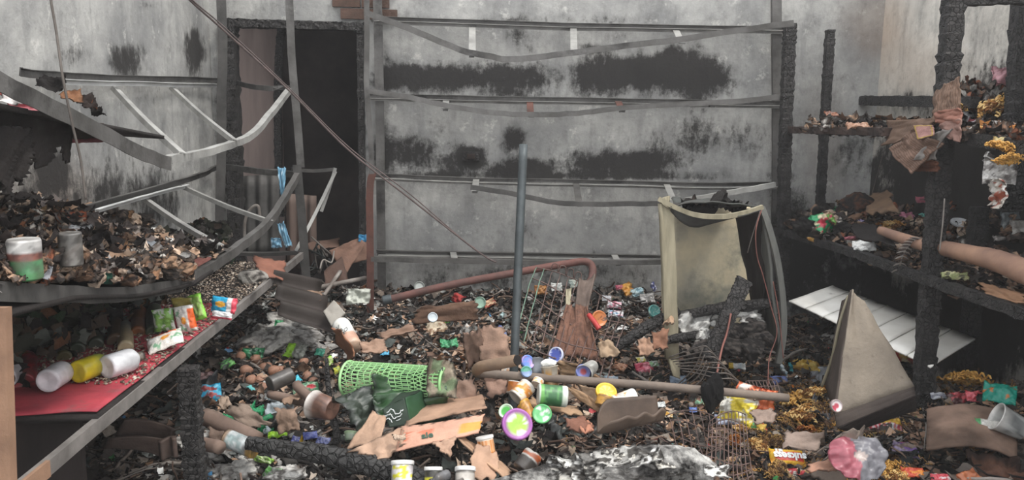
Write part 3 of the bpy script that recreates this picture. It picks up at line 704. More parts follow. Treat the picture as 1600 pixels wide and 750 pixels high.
def heap_pts(n, seed, mask=None, up_=(0, .03), x=(XL, XR), y=(1.6, YB-.03)):
    rs = np.random.RandomState(seed); P = []
    tot = 0
    while tot < n:
        X_ = x[0]+(x[1]-x[0])*rs.rand(n*2); Y_ = y[0]+(y[1]-y[0])*rs.rand(n*2)
        Z_ = H(X_, Y_)+up_[0]+(up_[1]-up_[0])*rs.rand(n*2); p = np.stack([X_, Y_, Z_], -1)
        u, v = proj(p); k = (u > -60) & (u < 1660) & (v < 860)
        if mask is not None: k &= rs.rand(n*2) < mask(u, v)
        P.append(p[k]); tot += k.sum()
    return np.vstack(P)[:n]
def blob(cx, cy, rx, ry, k=1): return lambda u, v: k*np.exp(-(((u-cx)/rx)**2+((v-cy)/ry)**2))
def blobs(*b): return lambda u, v: np.clip(sum(blob(*q)(u, v) for q in b), 0, 1)
# ================================================================== loose litter
# dark char everywhere, ash, tan scraps: each layer one object
everywhere = lambda u, v: np.full(np.shape(u), .9)
litter('charred_litter', 'black charred flakes and shreds strewn all over the heap', 'char', 'flake', heap_pts(15000, 1, everywhere), (.02, .09),
       [('262221', 5), ('3a3532', 4), ('57504b', 4), ('4b504d', 3), ('756b63', 3), ('8a7c70', 2), ('a79b8f', 1)], ASH, 1)
litter('charcoal_crumbs', 'crumbs of black charcoal among the burnt goods', 'charcoal', 'chip', heap_pts(12000, 2, everywhere), (.012, .05),
       [('1f1c1b', 4), ('383432', 4), ('635b55', 3), ('94867a', 2)], ASH, 2)
litter('cardboard_crumbs', 'small torn tan bits of cardboard spread over the heap', 'cardboard', 'flake',
       heap_pts(7500, 3, blobs((700, 540, 160, 60, .8), (1150, 700, 250, 80, .6), (420, 600, 160, 90, .4), (900, 570, 200, 60, .6), (780, 620, 80, 80, .5), (1500, 680, 120, 70, .5), (350, 680, 60, 40, .6))), (.015, .07),
       [('a3846c', 4), ('8a6f5d', 4), ('b89c86', 2), ('6b564a', 3), ('c4b09c', 1)], CRB, 3)
litter('pale_ash', 'flakes of pale grey and white ash lying on the heap', 'ash', 'flake',
       heap_pts(5200, 4, blobs((440, 530, 90, 60, 1), (350, 700, 100, 60, .8), (700, 520, 150, 40, .5), (1120, 500, 70, 40, 1), (960, 500, 60, 30, .6), (700, 480, 300, 40, .25), (560, 470, 60, 40, .4))), (.012, .06),
       [('a9a7a3', 4), ('c9c8c4', 2), ('7d7b78', 4), ('8d8f8b', 3), ('e2e1de', 1)], PAP, 4)
litter('charred_sticks', 'splinters and thin burnt sticks scattered in the rubble', 'sticks', 'stick', heap_pts(2600, 5, everywhere, (.01, .05)), (.05, .22),
       [('3a322e', 3), ('5d4a40', 3), ('7a665a', 2), ('201d1c', 4), ('93857a', 1)], ASH, 5, tilt=.5)
litter('noodle_crumbs', 'scorched yellow and brown noodle crumbs spilled over the heap', 'noodles', 'curl',
       heap_pts(5200, 6, blobs((1270, 640, 70, 45, 1), (1170, 690, 60, 60, .5), (1380, 640, 60, 30, .5), (1400, 735, 60, 20, .8), (1510, 600, 60, 20, .9), (1320, 620, 40, 40, .6), (1260, 735, 120, 20, .5), (1300, 640, 200, 90, .18)), (.0, .05)), (.02, .06),
       [('b88a4a', 4), ('8f6636', 4), ('d0ab6c', 2), ('5f4528', 3), ('a5712f', 2)], NOO, 6, tilt=1)
litter('coloured_scraps', 'tiny bright scraps of plastic packaging in the rubble', 'scraps', 'flake', heap_pts(420, 7, everywhere, (.01, .04)), (.015, .045),
       [('d8dad8', 5), ('b8474a', 2), ('d9b13a', 1), ('4f9a58', 2), ('4a86b4', 1), ('cf7a3a', 2), ('5fb0b0', 1)], PRT, 7, tilt=1)
# burnt goods on the left middle shelf
def pile_h(x, y):
    a = np.clip((XF-x)/(XF-XW), 0, 1); base = midz(y)
    edge = ss(3.5, 2.9, y)
    return base+.015+edge*(.03+.20*a+.03*np.sin(y*7)+.08*(fbm(x*5, y*5, 21)-.5))
nx, ny = 40, 150
X, Y = np.meshgrid(np.linspace(XW-.02, XF-.01, nx), np.linspace(1.0, 3.45, ny), indexing='ij'); Z = pile_h(X, Y)+.03*(fbm(X*30, Y*30, 8)-.5)
idx = np.arange(nx*ny).reshape(nx, ny); F = np.stack([idx[:-1, :-1], idx[1:, :-1], idx[1:, 1:], idx[:-1, 1:]], -1).reshape(-1, 4)
tag(obj('burnt_goods', npmesh('burnt_goods', np.stack([X, Y, Z], -1).reshape(-1, 3), F, RUB)), 'dark crust of burnt goods heaped on the left middle shelf', 'burnt goods', kind='stuff')
def pile_pts(n, seed, y=(1.3, 3.4), up_=(0, .03)):
    rs = np.random.RandomState(seed); x = XW+(XF-XW-.01)*rs.rand(n); yy = y[0]+(y[1]-y[0])*rs.rand(n); return np.stack([x, yy, pile_h(x, yy)+up_[0]+(up_[1]-up_[0])*rs.rand(n)], -1)
litter('scorched_scraps', 'tan, orange and brown scorched scraps heaped on the left middle shelf', 'scraps', 'flake', pile_pts(2600, 11), (.015, .06),
       [('a68a74', 4), ('bda48f', 4), ('75604f', 4), ('332c29', 5), ('cdbaa8', 3), ('a06a50', .6), ('9b9693', 3)], PAP, 11, tilt=.8)
litter('charred_scraps', 'black curled scraps heaped on the left middle shelf', 'scraps', 'flake', pile_pts(1100, 12, up_=(.01, .05)), (.02, .075), [('231f1e', 4), ('3d3735', 3), ('5b5350', 2)], ASH, 12, tilt=.9)
rs = np.random.RandomState(5); n = 5200; x = XW+.12+.44*rs.rand(n); y = 2.35+2.2*rs.rand(n)
litter('seed_litter', 'spilled beige grain scattered over the red mat', 'grain', 'chip', np.stack([x, y, np.full(n, .724)], -1)[(y > 2.42)], (.008, .02),
       [('8b7b6c', 4), ('a6988a', 3), ('5c5048', 3), ('c6bcae', 1)], PAP, 15, tilt=.8)
rs = np.random.RandomState(6); n = 1500
litter('charred_scraps', 'dark burnt goods crowded against the wall behind the red mat', 'scraps', 'flake', np.stack([XW+.03+.22*rs.rand(n)**1.6, 2.3+2.3*rs.rand(n), .73+.22*rs.rand(n)], -1), (.03, .09),
       [('231f1d', 6), ('33342b', 3), ('2c3a2a', 2), ('4f4238', 2), ('6a4a35', 1), ('5f625c', 1)], ASH, 16, tilt=1.4)
# right rack, lower shelf and upper shelf
def rl_h(x, y):
    a = np.clip((x-XRF)/.6, 0, 1)
    return LZ+.03+.16*a*ss(5.0, 4.2, y)*(.6+.4*np.sin(y*3))+.14*np.exp(-(((y-4.55)/.28)**2+((x-2.1)/.25)**2))+.09*(fbm(x*6, y*6, 31)-.5)
def ru_h(x, y):
    a = np.clip((x-XRF)/.6, 0, 1); return UZ+.02+.16*a*ss(3.4, 3.0, y)+.05*(fbm(x*6, y*6, 33)-.5)*ss(3.6, 3.2, y)
def crust(nm, hf, y0, y1, lab):
    X, Y = np.meshgrid(np.linspace(XRF-.01, XR-.01, 40), np.linspace(y0, y1, 120), indexing='ij'); Z = hf(X, Y)+.03*(fbm(X*30, Y*30, 8)-.5)
    idx = np.arange(40*120).reshape(40, 120); F = np.stack([idx[:-1, :-1], idx[1:, :-1], idx[1:, 1:], idx[:-1, 1:]], -1).reshape(-1, 4)
    tag(obj(nm, npmesh(nm, np.stack([X, Y, Z], -1).reshape(-1, 3), F, RUB)), lab, 'burnt goods', kind='stuff')
crust('burnt_goods', rl_h, 2.2, 5.1, 'dark crust of burnt goods along the right lower shelf')
crust('burnt_goods', ru_h, 2.3, 3.32, 'dark crust of burnt goods on the right upper shelf')
def shelf_pts(n, seed, hf, y, up_=(0, .04)):
    rs = np.random.RandomState(seed); x = XRF+(XR-XRF)*rs.rand(n)**1.3; yy = y[0]+(y[1]-y[0])*rs.rand(n); return np.stack([x, yy, hf(x, yy)+up_[0]+(up_[1]-up_[0])*rs.rand(n)], -1)
litter('charred_scraps', 'black and brown burnt scraps along the right lower shelf', 'scraps', 'flake', shelf_pts(2200, 21, rl_h, (2.3, 5.05)), (.02, .08),
       [('201c1b', 5), ('3a3431', 4), ('6b5648', 3), ('8f7562', 2), ('b9a694', 1)], ASH, 21, tilt=.8)
litter('scorched_scraps', 'brown and grey burnt scraps on the right upper shelf', 'scraps', 'flake', shelf_pts(900, 22, ru_h, (2.3, 3.3)), (.02, .07),
       [('2a2523', 4), ('5f4a3d', 3), ('8f7a6a', 2), ('a8703a', 1), ('b5b0ab', 1)], ASH, 22, tilt=.8)
rs = np.random.RandomState(8); n = 420; y = 3.75+.95*rs.rand(n); x = XRF+.03+.5*rs.rand(n)
litter('charred_scraps', 'black crumpled remains on the far upper right shelf beside the wall', 'scraps', 'flake', np.stack([x, y, UZ+.01+.10*rs.rand(n)*ss(4.9, 4.5, y)*ss(3.7, 4.0, y)], -1), (.02, .08),
       [('221e1d', 5), ('3d3633', 3), ('7c5f4c', 2), ('a5886f', 1)], ASH, 23, tilt=.6)
# ================================================================== big pieces in the heap
MS = lambda n, *a, **k: mk_scrap(n, *a, **k)
def world_quad(name, corners, m, col=None, th=.006, n=14, wob=.01, seed=0, fold=0, smooth=True, ragged=0, curve=0, parent=None, colf=None):
    """sheet spanning four world corners (A,B,C,D in order)"""
    A, B, C, D = [np.array(c) for c in corners]; a = np.linspace(0, 1, n)[:, None, None]; b = np.linspace(0, 1, n)[None, :, None]
    P = A*(1-a)*(1-b)+B*a*(1-b)+C*a*b+D*(1-a)*b
    nn = np.cross(B-A, D-A); nn = nn/np.linalg.norm(nn); U, V_2 = a[..., 0]+0*b[..., 0], b[..., 0]+0*a[..., 0]
    P = P+nn*(wob*2*(fbm(U*3+seed, V_2*3, seed)-.5)+curve*4*U*(1-U))[..., None]
    if fold: P = P+nn*(fold*np.abs(((U*3+V_2) % 1)*2-1))[..., None]
    if ragged:
        q = ragged*((fbm(V_2*6+seed, U*0, seed+3)-.5)*np.abs(2*U-1)**3)[..., None]*(B-A)*np.sign(2*U-1)[..., None]+ragged*((fbm(U*6+seed, V_2*0, seed+4)-.5)*np.abs(2*V_2-1)**3)[..., None]*(D-A)*np.sign(2*V_2-1)[..., None]
        P = P+q
    if colf is not None:
        c = np.array([[colf(U[i, j], V_2[i, j]) for j in range(n)] for i in range(n)]); me = gridsolid_col(P, th, name, m, c, smooth)
    else: me = grid_solid(P, th, name, m, smooth)
    return obj(name, me, parent)
def tubeobj(name, pts, r, m, label=None, cat=None, n=10, dens=6, jit=0, parent=None, seed=0, rj=0, caps=True):
    mb = MB(); P = densify(pts, dens, jit, seed)
    if hasattr(r, '__len__'): r = list(np.interp(np.linspace(0, 1, len(P)), np.linspace(0, 1, len(r)), r))
    mb.tube(P, r, n, jit=rj, seed=seed, caps=caps); o = mb.build(name, m, parent, smooth=True); return tag(o, label, cat)
def hp(px, py, dz=0.0, back=0.0):
    p = hit(px, py, dz); return p+Vector((0, back, 0))
# grey pole leaning upright
PG = mat('grey_pipe', '565c5e', '3e4345', scale=10, rough=.5, metal=.3, bump=.2)
A = hit(797, 706); B = at(818, 226, A.y+.28)
tubeobj('standing_pipe', [A-Vector((0, 0, .1)), (A+B)/2, B], .0185, PG, 'tall thin grey steel pipe standing upright in the middle of the heap', 'pipe', n=14)
# rusty bent pipe
PR = mat('rusty_pipe', '6f4b45', '53403c', scale=10, rough=.75, metal=.1, bump=.4, soot=.2)
tubeobj('bent_pipe', [at(604, 469, 4.25), at(700, 446, 4.3), at(800, 427, 4.35), at(880, 413, 4.38), at(915, 409, 4.38), at(926, 420, 4.36), at(922, 440, 4.3), at(905, 452, 4.2)], .021, PR,
        'long red-brown pipe with a hooked end lying across the heap', 'pipe', n=14, dens=8)
tubeobj('pipe_stub', [at(598, 470, 4.24), at(612, 467, 4.245)], .026, PG, 'grey collar on the low end of the red-brown pipe', 'pipe', n=12)
# beige elbow pipe and long pole
PBG = mat('beige_pipe', '8e7660', '6e5c4d', scale=8, rough=.75, bump=.4, soot=.2)
tubeobj('elbow_pipe', [at(806, 563, 2.93), at(775, 569, 2.95), at(752, 573, 2.99), at(746, 580, 3.06), at(760, 586, 3.14), at(800, 592, 3.2)], .0225, PBG, 'tan pipe bent into a tight elbow with a dark plug for its hollow end', 'pipe', n=16, dens=7)
mb = MB(); mb.tube([at(806, 563.2, 2.928), at(809, 562.8, 2.92)], .0195, 14); tag(mb.build('mouth_shade', DK), 'black plug for the shade in the tan elbow pipe mouth', 'pipe end')  # shade inside the hollow pipe, drawn as a solid black plug
tubeobj('long_pole', [at(745, 583, 3.05), at(900, 594, 3.02), at(1050, 605, 2.98), at(1232, 622, 2.93)], .0165, mat('grey_tan_pole', '7c6f64', '5f5650', scale=8, rough=.8, bump=.4, soot=.2),
        'long grey-tan pole lying level in front of the drink cans', 'pole', n=12)
# charred logs
def log(name, pts, rr, label, m=CH, seed=0, n=16, dens=14, amp=.3):
    P = densify(pts, dens); V = []; F = []; prev = None
    for i, p in enumerate(P):
        t = (P[min(i+1, len(P)-1)]-P[max(i-1, 0)]).normalized(); a = t.orthogonal().normalized() if prev is None else (prev-t*prev.dot(t)).normalized(); prev = a; b = t.cross(a)
        r = float(np.interp(i/(len(P)-1), np.linspace(0, 1, len(rr)), rr))
        for k in range(n):
            an = 2*PI*k/n
            cr = abs(float(vn(i*.9, k*.75, seed))-.5)*2; e = 1+amp*(cr-.5)+.12*(float(vn(i*.2, k*.3, seed+1))-.5)
            V.append(p+a*math.cos(an)*r*e+b*math.sin(an)*r*e)
    L_ = len(P)
    for i in range(L_-1):
        for k in range(n): F.append((i*n+k, i*n+(k+1) % n, (i+1)*n+(k+1) % n, (i+1)*n+k))
    F += [tuple(reversed(range(n))), tuple(range((L_-1)*n, L_*n))]
    return tag(obj(name, mesh(name, V, F, m)), label, 'log')
A = at(388, 692, 2.78); B = at(520, 713, 2.66); C = at(640, 745, 2.54); D = at(745, 785, 2.44)
log('charred_log', [A, B, C, D], [.024, .036, .038, .038], 'thick charred black log with alligator cracks beside the white-lidded jars', mat('charred_wood', '222121', '3d3c3b', scale=20, rough=.6, bump=1, bscale=70, spec=.6, crack=38), 3)
for i, (a, b, r, lb) in enumerate([((1060, 494), (1205, 474), .03, 'black charred beam lying level inside the open cabinet'), ((960, 545), (1060, 485), .03, 'black burnt branch slanting up to the open cabinet from the wire basket'),
                             ((1010, 540), (1120, 520), .022, 'thin black burnt branch in front of the open cabinet')]):
    A, B = at(*a, 3.75-.1*i), at(*b, 3.7); log('charred_log', [A, (A+B)/2+Vector((0, 0, .01)), B], [r*.8, r, r*.85], lb, seed=20+i, n=12)
charred_ = charred('charred_board', [at(1108, 560, 3.45), at(1135, 500, 3.5), at(1163, 438, 3.6)], .075, .02, 31); tag(charred_, 'black charred board leaning inside the open cabinet', 'board')
# foil covered log in front
ASL = mat('foil_ash_bark', 'dedcd7', '55524f', scale=18, rough=.5, bump=1, bscale=50, soot=.5, sootc='1c1a19', sootscale=6)
LP = [((740, 772), 2.40, .02), ((810, 752), 2.44, .028), ((930, 732), 2.50, .052), ((1050, 726), 2.54, .072), ((1115, 745), 2.50, .045)]
fl = tag(empty('ash_covered_log', at(930, 730, 2.5)), 'fat burnt log wrapped in silvery white ash at the front edge', 'log')
lg = log('bark', [at(*p, y) for p, y, r in LP], [r for _, _, r in LP], None, ASL, 9, n=30, amp=.17, dens=12)
del lg['category']; lg.parent = fl; lg.location = -Vector(fl.location)
rs = random.Random(12); fms = [mk_scrap('foil_flake', ['efeeea', 'c9c7c2', '8d8b87', 'e3dfd6'][k % 4], 50+k, PAP if k % 3 else FOI, crumple=.13, burn=.35, burnc='3a3735', n=24, asp=.5, curl=.1, inner='5a5753') for k in range(8)]
for k in range(20):
    x = 860+rs.random()**.8*260; i = 1 if x < 930 else 2 if x < 1050 else 3; (p0, y0, r0_), (p1, y1, r1_) = LP[i], LP[i+1]; s = (x-p0[0])/(p1[0]-p0[0]); ya = y0+(y1-y0)*s; r = r0_+(r1_-r0_)*s
    ph = rs.uniform(-.2, 1.35); c = at(x, p0[1]+(p1[1]-p0[1])*s, ya)+Vector((0, -math.cos(ph)*r, math.sin(ph)*r)); o = obj('foil_flake', fms[k % 8], fl, c-Vector(fl.location)); w_ = rs.uniform(.07, .14); o.scale = (w_, w_, w_)
    o.rotation_euler = (PI/2-ph+rs.uniform(-.4, .4), rs.uniform(-.4, .4), rs.uniform(-.6, .6))
# ---------------- open burnt cabinet (old display fridge shell)
CB = mat('scorched_cream_panel', 'cbbd9e', '979284', scale=4.5, rough=.7, bump=.35, soot=.38, sootc='6b7068', sootscale=3)
CG = mat('scorched_grey_panel', '6b6b66', '4b4c49', scale=4, rough=.7, bump=.3, soot=.25, stretch=(4, 4, .6))
CW = mat('scorched_cream_frame', '9d957f', '78725f', scale=5, rough=.7, bump=.4, soot=.22, stretch=(4, 4, .6))
cab = tag(empty('open_cabinet', at(1120, 560, 3.75)), 'tall burnt cream cabinet shell standing open with a buckled top', 'cabinet')
def rel(o, *pts): return [Vector(p)-Vector(o.location) for p in pts]
def q_in(o, name, pts, m, **k): return world_quad(name, rel(o, *pts), m, parent=o, **k)
Yc = 3.72
q_in(cab, 'back_panel', [at(1049, 330, 4.12), at(1172, 318, 4.15), at(1174, 520, 4.12), at(1049, 520, 4.1)], CB, th=.01, wob=.01)
# left front stile, tapering and split at the foot
q_in(cab, 'side_post', [at(1030, 318, Yc), at(1052, 330, Yc), at(1060, 560, Yc-.08), at(1040, 560, Yc-.08)], CW, th=.03, wob=.004)
q_in(cab, 'post_splinter', [at(1042, 558, Yc-.08), at(1060, 558, Yc-.08), at(1062, 592, Yc-.1), at(1052, 588, Yc-.1)], CW, th=.02, wob=.004)
q_in(cab, 'side_panel', [at(1030, 312, Yc), at(1045, 306, Yc+.28), at(1050, 500, Yc+.3), at(1040, 540, Yc-.05)], CW, th=.012, wob=.01)
# sagging front lip
P = [at(1028, 312, Yc-.01), at(1060, 328, Yc-.03), at(1090, 338, Yc-.05), at(1130, 340, Yc-.04), at(1165, 334, Yc-.01), at(1192, 325, Yc)]
mb = MB(); mb.sweep(rel(cab, *densify(P, 5)), [(-.012, -.006), (.012, -.006), (.012, .016), (-.012, .016)], (0, 1, 0)); mb.build('front_lip', CW, cab)
n_ = 20; tt = np.linspace(0, 1, n_)
sagx = 1048+tt*(1188-1048); top_ = np.interp(sagx, [1048, 1060, 1090, 1130, 1165, 1192], [322, 330, 340, 342, 336, 327]); low = np.interp(sagx, [1048, 1060, 1075, 1090, 1110, 1130, 1160, 1192], [330, 344, 354, 356, 350, 345, 337, 329])
Pg = np.array([[list(rel(cab, at(sagx[i], top_[i]*(1-b)+low[i]*b, Yc-.035+.02*b))[0]) for b in np.linspace(0, 1, 5)] for i in range(n_)])
obj('torn_skirt', grid_solid(Pg, .004, 'torn_skirt', mat('sooty_sheet_metal', '4a4d4a', '34302d', scale=9, rough=.6, bump=.5)), cab)
q_in(cab, 'top_tray', [at(1048, 318, Yc), at(1186, 324, Yc+.02), at(1150, 312, 4.12), at(1050, 313, 4.1)], MATS['sooty_sheet_metal'], th=.006, wob=.03, ragged=.1)
# right side: bulging grey panel and curved edge strip
q_in(cab, 'side_panel', [at(1160, 335, Yc+.3), at(1192, 326, Yc+.02), at(1222, 565, Yc-.1), at(1178, 520, Yc+.3)], CG, th=.012, wob=.02, curve=.015)
P = [at(1190, 324, Yc), at(1200, 352, Yc-.02), at(1213, 400, Yc-.04), at(1222, 460, Yc-.06), at(1224, 520, Yc-.08), at(1216, 568, Yc-.1)]
mb = MB(); mb.sweep(rel(cab, *densify(P, 5)), [(-.014, -.01), (.014, -.01), (.014, .01), (-.014, .01)], (1, 0, 0)); mb.build('edge_strip', CG, cab)
q_in(cab, 'inner_liner', [at(1150, 325, Yc+.25), at(1192, 330, Yc+.05), at(1196, 520, Yc+.05), at(1172, 480, Yc+.3)], DK, th=.005, wob=.02)
ANCH += [(1120, 400, 'the open cabinet')]
for i, (x, y, w_) in enumerate([(1100, 322, 62), (1130, 318, 60), (1150, 322, 44), (1085, 324, 38)]):
    put('charred_rag', mk_scrap('charred_rag', '2a2725', 70+i, ASH, crumple=.3, burn=.3, n=16, inner='6a5a50' if i == 3 else None), x, y, w_, ['black crumpled rag on the middle of the cabinet top', 'black crumpled rag at the back of the cabinet top', 'small black rag on the cabinet top near its wired corner', 'small brownish rag on the cabinet top near its pale post'][i], 'rag', rot=(15, -10+12*i, 40*i), on=('Y', Yc+.14))
WR_ = mat('copper_red_wire', '8a5a50', '6b453e', scale=10, rough=.6)
WG = mat('grey_wire', '77706a', '524c48', scale=12, rough=.55, metal=.3)
def wire(pts, r, m, label, jit=0, seed=0, parent=None, name='wire', dens=6, n=5): return tubeobj(name, pts, r, m, label, 'wire' if not parent else None, n=n, dens=dens, jit=jit, seed=seed, parent=parent)
wire([at(1190, 328, Yc-.03), at(1181, 360, Yc-.06), at(1183, 400, Yc-.07), at(1192, 430, Yc-.08), at(1205, 480, Yc-.1), at(1214, 520, Yc-.14), at(1202, 560, Yc-.2), at(1200, 605, Yc-.3)], .0028, WR_, 'reddish wire hanging down the front of the cabinet from its top corner')
wire([at(1188, 328, Yc-.03), at(1172, 380, Yc-.06), at(1168, 395, Yc-.06)], .002, WG, 'short grey wire dangling from the cabinet corner')
wire([at(1142, 490, 3.5), at(1136, 520, 3.45), at(1128, 545, 3.4), at(1120, 585, 3.3)], .005, WR_, 'reddish twisted wire inside the cabinet beside the charred board')
wire([at(1208, 440, Yc-.1), at(1217, 490, Yc-.12), at(1224, 560, Yc-.2)], .0025, WR_, 'second reddish wire on the grey cabinet side')
# ---------------- leaning bent sheet metal
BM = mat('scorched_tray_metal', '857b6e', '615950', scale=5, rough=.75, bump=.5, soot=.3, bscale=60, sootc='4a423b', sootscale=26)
tr = tag(empty('bent_tray', at(1340, 640, 2.85)), 'bent grey-brown metal tray standing up like a pointed tent', 'tray')
ap, l1, f1, r1 = at(1330, 453, 2.95), at(1288, 600, 3.05), at(1304, 648, 2.72), at(1428, 604, 2.78)
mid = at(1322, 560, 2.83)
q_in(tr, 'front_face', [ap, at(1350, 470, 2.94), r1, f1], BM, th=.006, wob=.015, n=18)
q_in(tr, 'side_face', [at(1318, 470, 3.0), ap, f1, l1], mat('dark_tray_metal', '4a413b', '342d2a', scale=5, rough=.8, bump=.3), th=.006, wob=.01, n=12)  # shade of the turned facet put into a darker metal colour
tubeobj('rolled_edge', rel(tr, at(1326, 462, 2.97), at(1312, 505, 2.96), at(1300, 560, 2.98), at(1284, 604, 3.02)), .006, MATS['scorched_cream_frame'], parent=tr)
q_in(tr, 'bottom_lip', [f1, r1, at(1430, 618, 2.76), at(1308, 668, 2.70)], MATS['dark_tray_metal'], th=.006, wob=.004)
q_in(tr, 'bottom_flange', [at(1308, 668, 2.70), at(1430, 618, 2.76), at(1432, 640, 2.9), at(1330, 676, 2.9)], DK, th=.006, wob=.004)
ANCH += [(1350, 560, 'the bent metal tray')]
# white ribbed board on the floor beyond
WP = mat('white_board', 'f2f0ea', 'dedad2', scale=6, rough=.5, bump=.1, soot=.3, sootc='8a8078', sootscale=9)
wp = tag(empty('ceiling_board', at(1380, 510, 3.6)), 'bright white grooved ceiling board lying tilted under the right shelves', 'board')
ca, cb_, cc_, cd_ = at(1240, 446, 4.3), at(1300, 440, 4.45), at(1527, 530, 3.6), at(1462, 572, 3.25)
NS = 7
a0, a1, b0_, b1 = [np.array(q) for q in (at(1300, 447, 4.3), at(1525, 530, 3.42), at(1232, 470, 4.05), at(1455, 574, 3.2))]
for i in range(NS):
    s0, s1 = i/NS+.004, (i+1)/NS-.004
    q = [a0+(a1-a0)*s0, a0+(a1-a0)*s1, b0_+(b1-b0_)*s1, b0_+(b1-b0_)*s0]
    q_in(wp, 'board_strip', [Vector(k) for k in q], WP, th=.008, wob=.004, n=6, seed=i)
ANCH += [(1380, 500, 'the white grooved board')]
# ---------------- green plastic basket on its side
GB = mat('green_basket_plastic', 'a3cf95', '88b87c', scale=6, rough=.4, bump=.1, soot=.12, sootc='3e4a38')
gb = tag(empty('net_basket', at(622, 598, 3.1)), 'light green net-patterned plastic basket lying on its side', 'basket')
A0, A1 = at(545, 592, 3.12), at(696, 598, 2.98); ax = (A1-A0).normalized(); L_ = (A1-A0).length
u_ = Vector((0, 0, 1)); u_ = (u_-ax*u_.dot(ax)).normalized(); v_ = ax.cross(u_)
def gp(s, a, r=None):
    rr_ = (.070-.004*s)*(1-.10*s) if r is None else r
    return A0-Vector(gb.location)+ax*(s*L_)+u_*math.cos(a)*rr_+v_*math.sin(a)*rr_*1.05
NSg, NAg = 16, 26; mbg = MB()
for k in range(NAg):
    for sg in (1, -1):
        pts = [gp(.02+.96*i/14, 2*PI*(k/NAg)+sg*(.9*i/14+.12*math.sin(i*1.1))) for i in range(15)]
        mbg.tube(pts, .0021, 4, caps=False)
for i in range(1, NSg):
    mbg.tube([gp(i/NSg+.012*math.sin(j*1.3), 2*PI*j/24) for j in range(25)], .0019, 4, caps=False)
mbg.build('net_wall', GB, gb)
for s, nm in ((0.0, 'rim'), (1.0, 'base_ring')): tubeobj(nm, [gp(s, 2*PI*j/24) for j in range(25)], .006, GB, parent=gb, dens=1, n=6)
ANCH += [(622, 590, 'the green net basket')]
put('crumpled_sack', mk_scrap('crumpled_sack', '9a8f7e', 81, PAP, asp=1.2, crumple=.32, burn=.35, n=18, inner='7a8a6c'), 690, 592, 48, 'grey-beige crumpled sack stuffed at the end of the green basket', 'sack', rot=(60, 10, 20), on=('Y', 2.95))
put('dark_green_bag', mk_scrap('dark_green_bag', '2c4a2c', 82, PRT, asp=.7, crumple=.3, burn=.25, n=18, burnc='1a201a'), 640, 622, 110, 'dark green plastic bag squashed under the net basket', 'bag', rot=(50, 0, 10), on=('Y', 2.95))
put('dark_green_bag', mk_scrap('dark_green_bag', '3a423a', 83, PRT, asp=.9, crumple=.3, burn=.3, n=18, burnc='1f2220'), 565, 640, 75, 'dark grey-green bag sagging beside the burnt stick', 'bag', rot=(50, 10, 60), on=('Y', 2.9))
# dark tea carton
ct = tag(empty('dark_carton', at(618, 645, 2.8)), 'small dark green carton with white lettering standing by the cardboard box', 'carton')
GC = mat('dark_green_card', '2b3a2e', '1f2a22', scale=8, rough=.6, bump=.2); GL = mat('green_card', '2c4f33', '203a27', scale=8, rough=.6, bump=.2)
q_in(ct, 'front_face', [at(597, 640, 2.80), at(632, 622, 2.82), at(642, 664, 2.78), at(608, 668, 2.76)], GC, th=.004, wob=.004)
q_in(ct, 'side_face', [at(632, 622, 2.82), at(660, 610, 2.95), at(668, 648, 2.92), at(642, 664, 2.78)], GL, th=.004, wob=.006)
q_in(ct, 'top_flap', [at(597, 640, 2.80), at(632, 622, 2.82), at(660, 610, 2.95), at(626, 616, 2.95)], GC, th=.003, wob=.006)
def lettering(s, size, m, parent, loc, xdir, ydir, name='lettering', font_ext=.0006, bold=.0):
    cu = bpy.data.curves.new(name, 'FONT'); cu.body = s; cu.size = size; cu.extrude = font_ext; cu.offset = bold; cu.align_x = 'CENTER'; cu.align_y = 'CENTER'; cu.resolution_u = 3
    t_ = bpy.data.objects.new(name, cu); me = bpy.data.meshes.new_from_object(t_); bpy.data.objects.remove(t_); me.materials.clear(); me.materials.append(m)
    o = bpy.data.objects.new(name, me); COL.objects.link(o)
    x = Vector(xdir).normalized(); y = Vector(ydir); y = (y-x*y.dot(x)).normalized(); z = x.cross(y); Mx = Matrix((x, y, z)).transposed().to_4x4(); Mx.translation = Vector(loc)
    o.matrix_world = Mx; 
    if parent: 
        o.parent = parent; o.matrix_parent_inverse = Matrix.Identity(4)
    return o
TW = plain('white_print', 'd9dcdc', .6); TG = plain('dark_green_print', '3c5548', .7); TB = plain('black_print', '3d3c3c', .7)
fn = (at(632, 622, 2.82)-at(597, 640, 2.80)); 
for i, s in enumerate(['tea', 'leaf']):
    pass
for i in range(3):
    c = rel(ct, at(617-2*i, 645+7*i, 2.775))[0]; wire([c+Vector((-.03, 0, .004*i)), c+Vector((-.01, -.001, .012)), c+Vector((.005, 0, -.004)), c+Vector((.03, 0, .012))], .0018, TW, None, parent=ct, name='printed_squiggle', jit=.006, seed=i)
# ---------------- cardboard
CT = lambda h: CRB
def card(corners, base, label, seed=0, th=.006, wob=.012, burn=.35, ragged=.22, fold=0, name='cardboard_flap', n=18, inner=None, anchor=None, parent=None, curve=0, cat='cardboard', burnc='2a2320'):
    def cf(u, v):
        e = max(abs(2*u-1), abs(2*v-1))+.5*(float(fbm(u*5, v*5, seed+5))-.5); b = float(ss(1.08-burn*.5, 1.2-burn*.3, e))*.8
        c = c3(base)*(.85+.3*float(fbm(u*6, v*6, seed+6)))
        if inner and float(fbm(u*3, v*3, seed+8)) > .55: c = c3(inner)
        return c*(1-b)+c3(burnc)*b
    if parent is not None: corners = rel(parent, *corners)
    o = world_quad(name, corners, CRB, th=th, n=n, wob=wob, seed=seed, ragged=ragged, fold=fold, colf=cf, parent=parent, curve=curve)
    if anchor: ANCH.append(anchor)
    return tag(o, label, cat) if parent is None else tag(o, label)
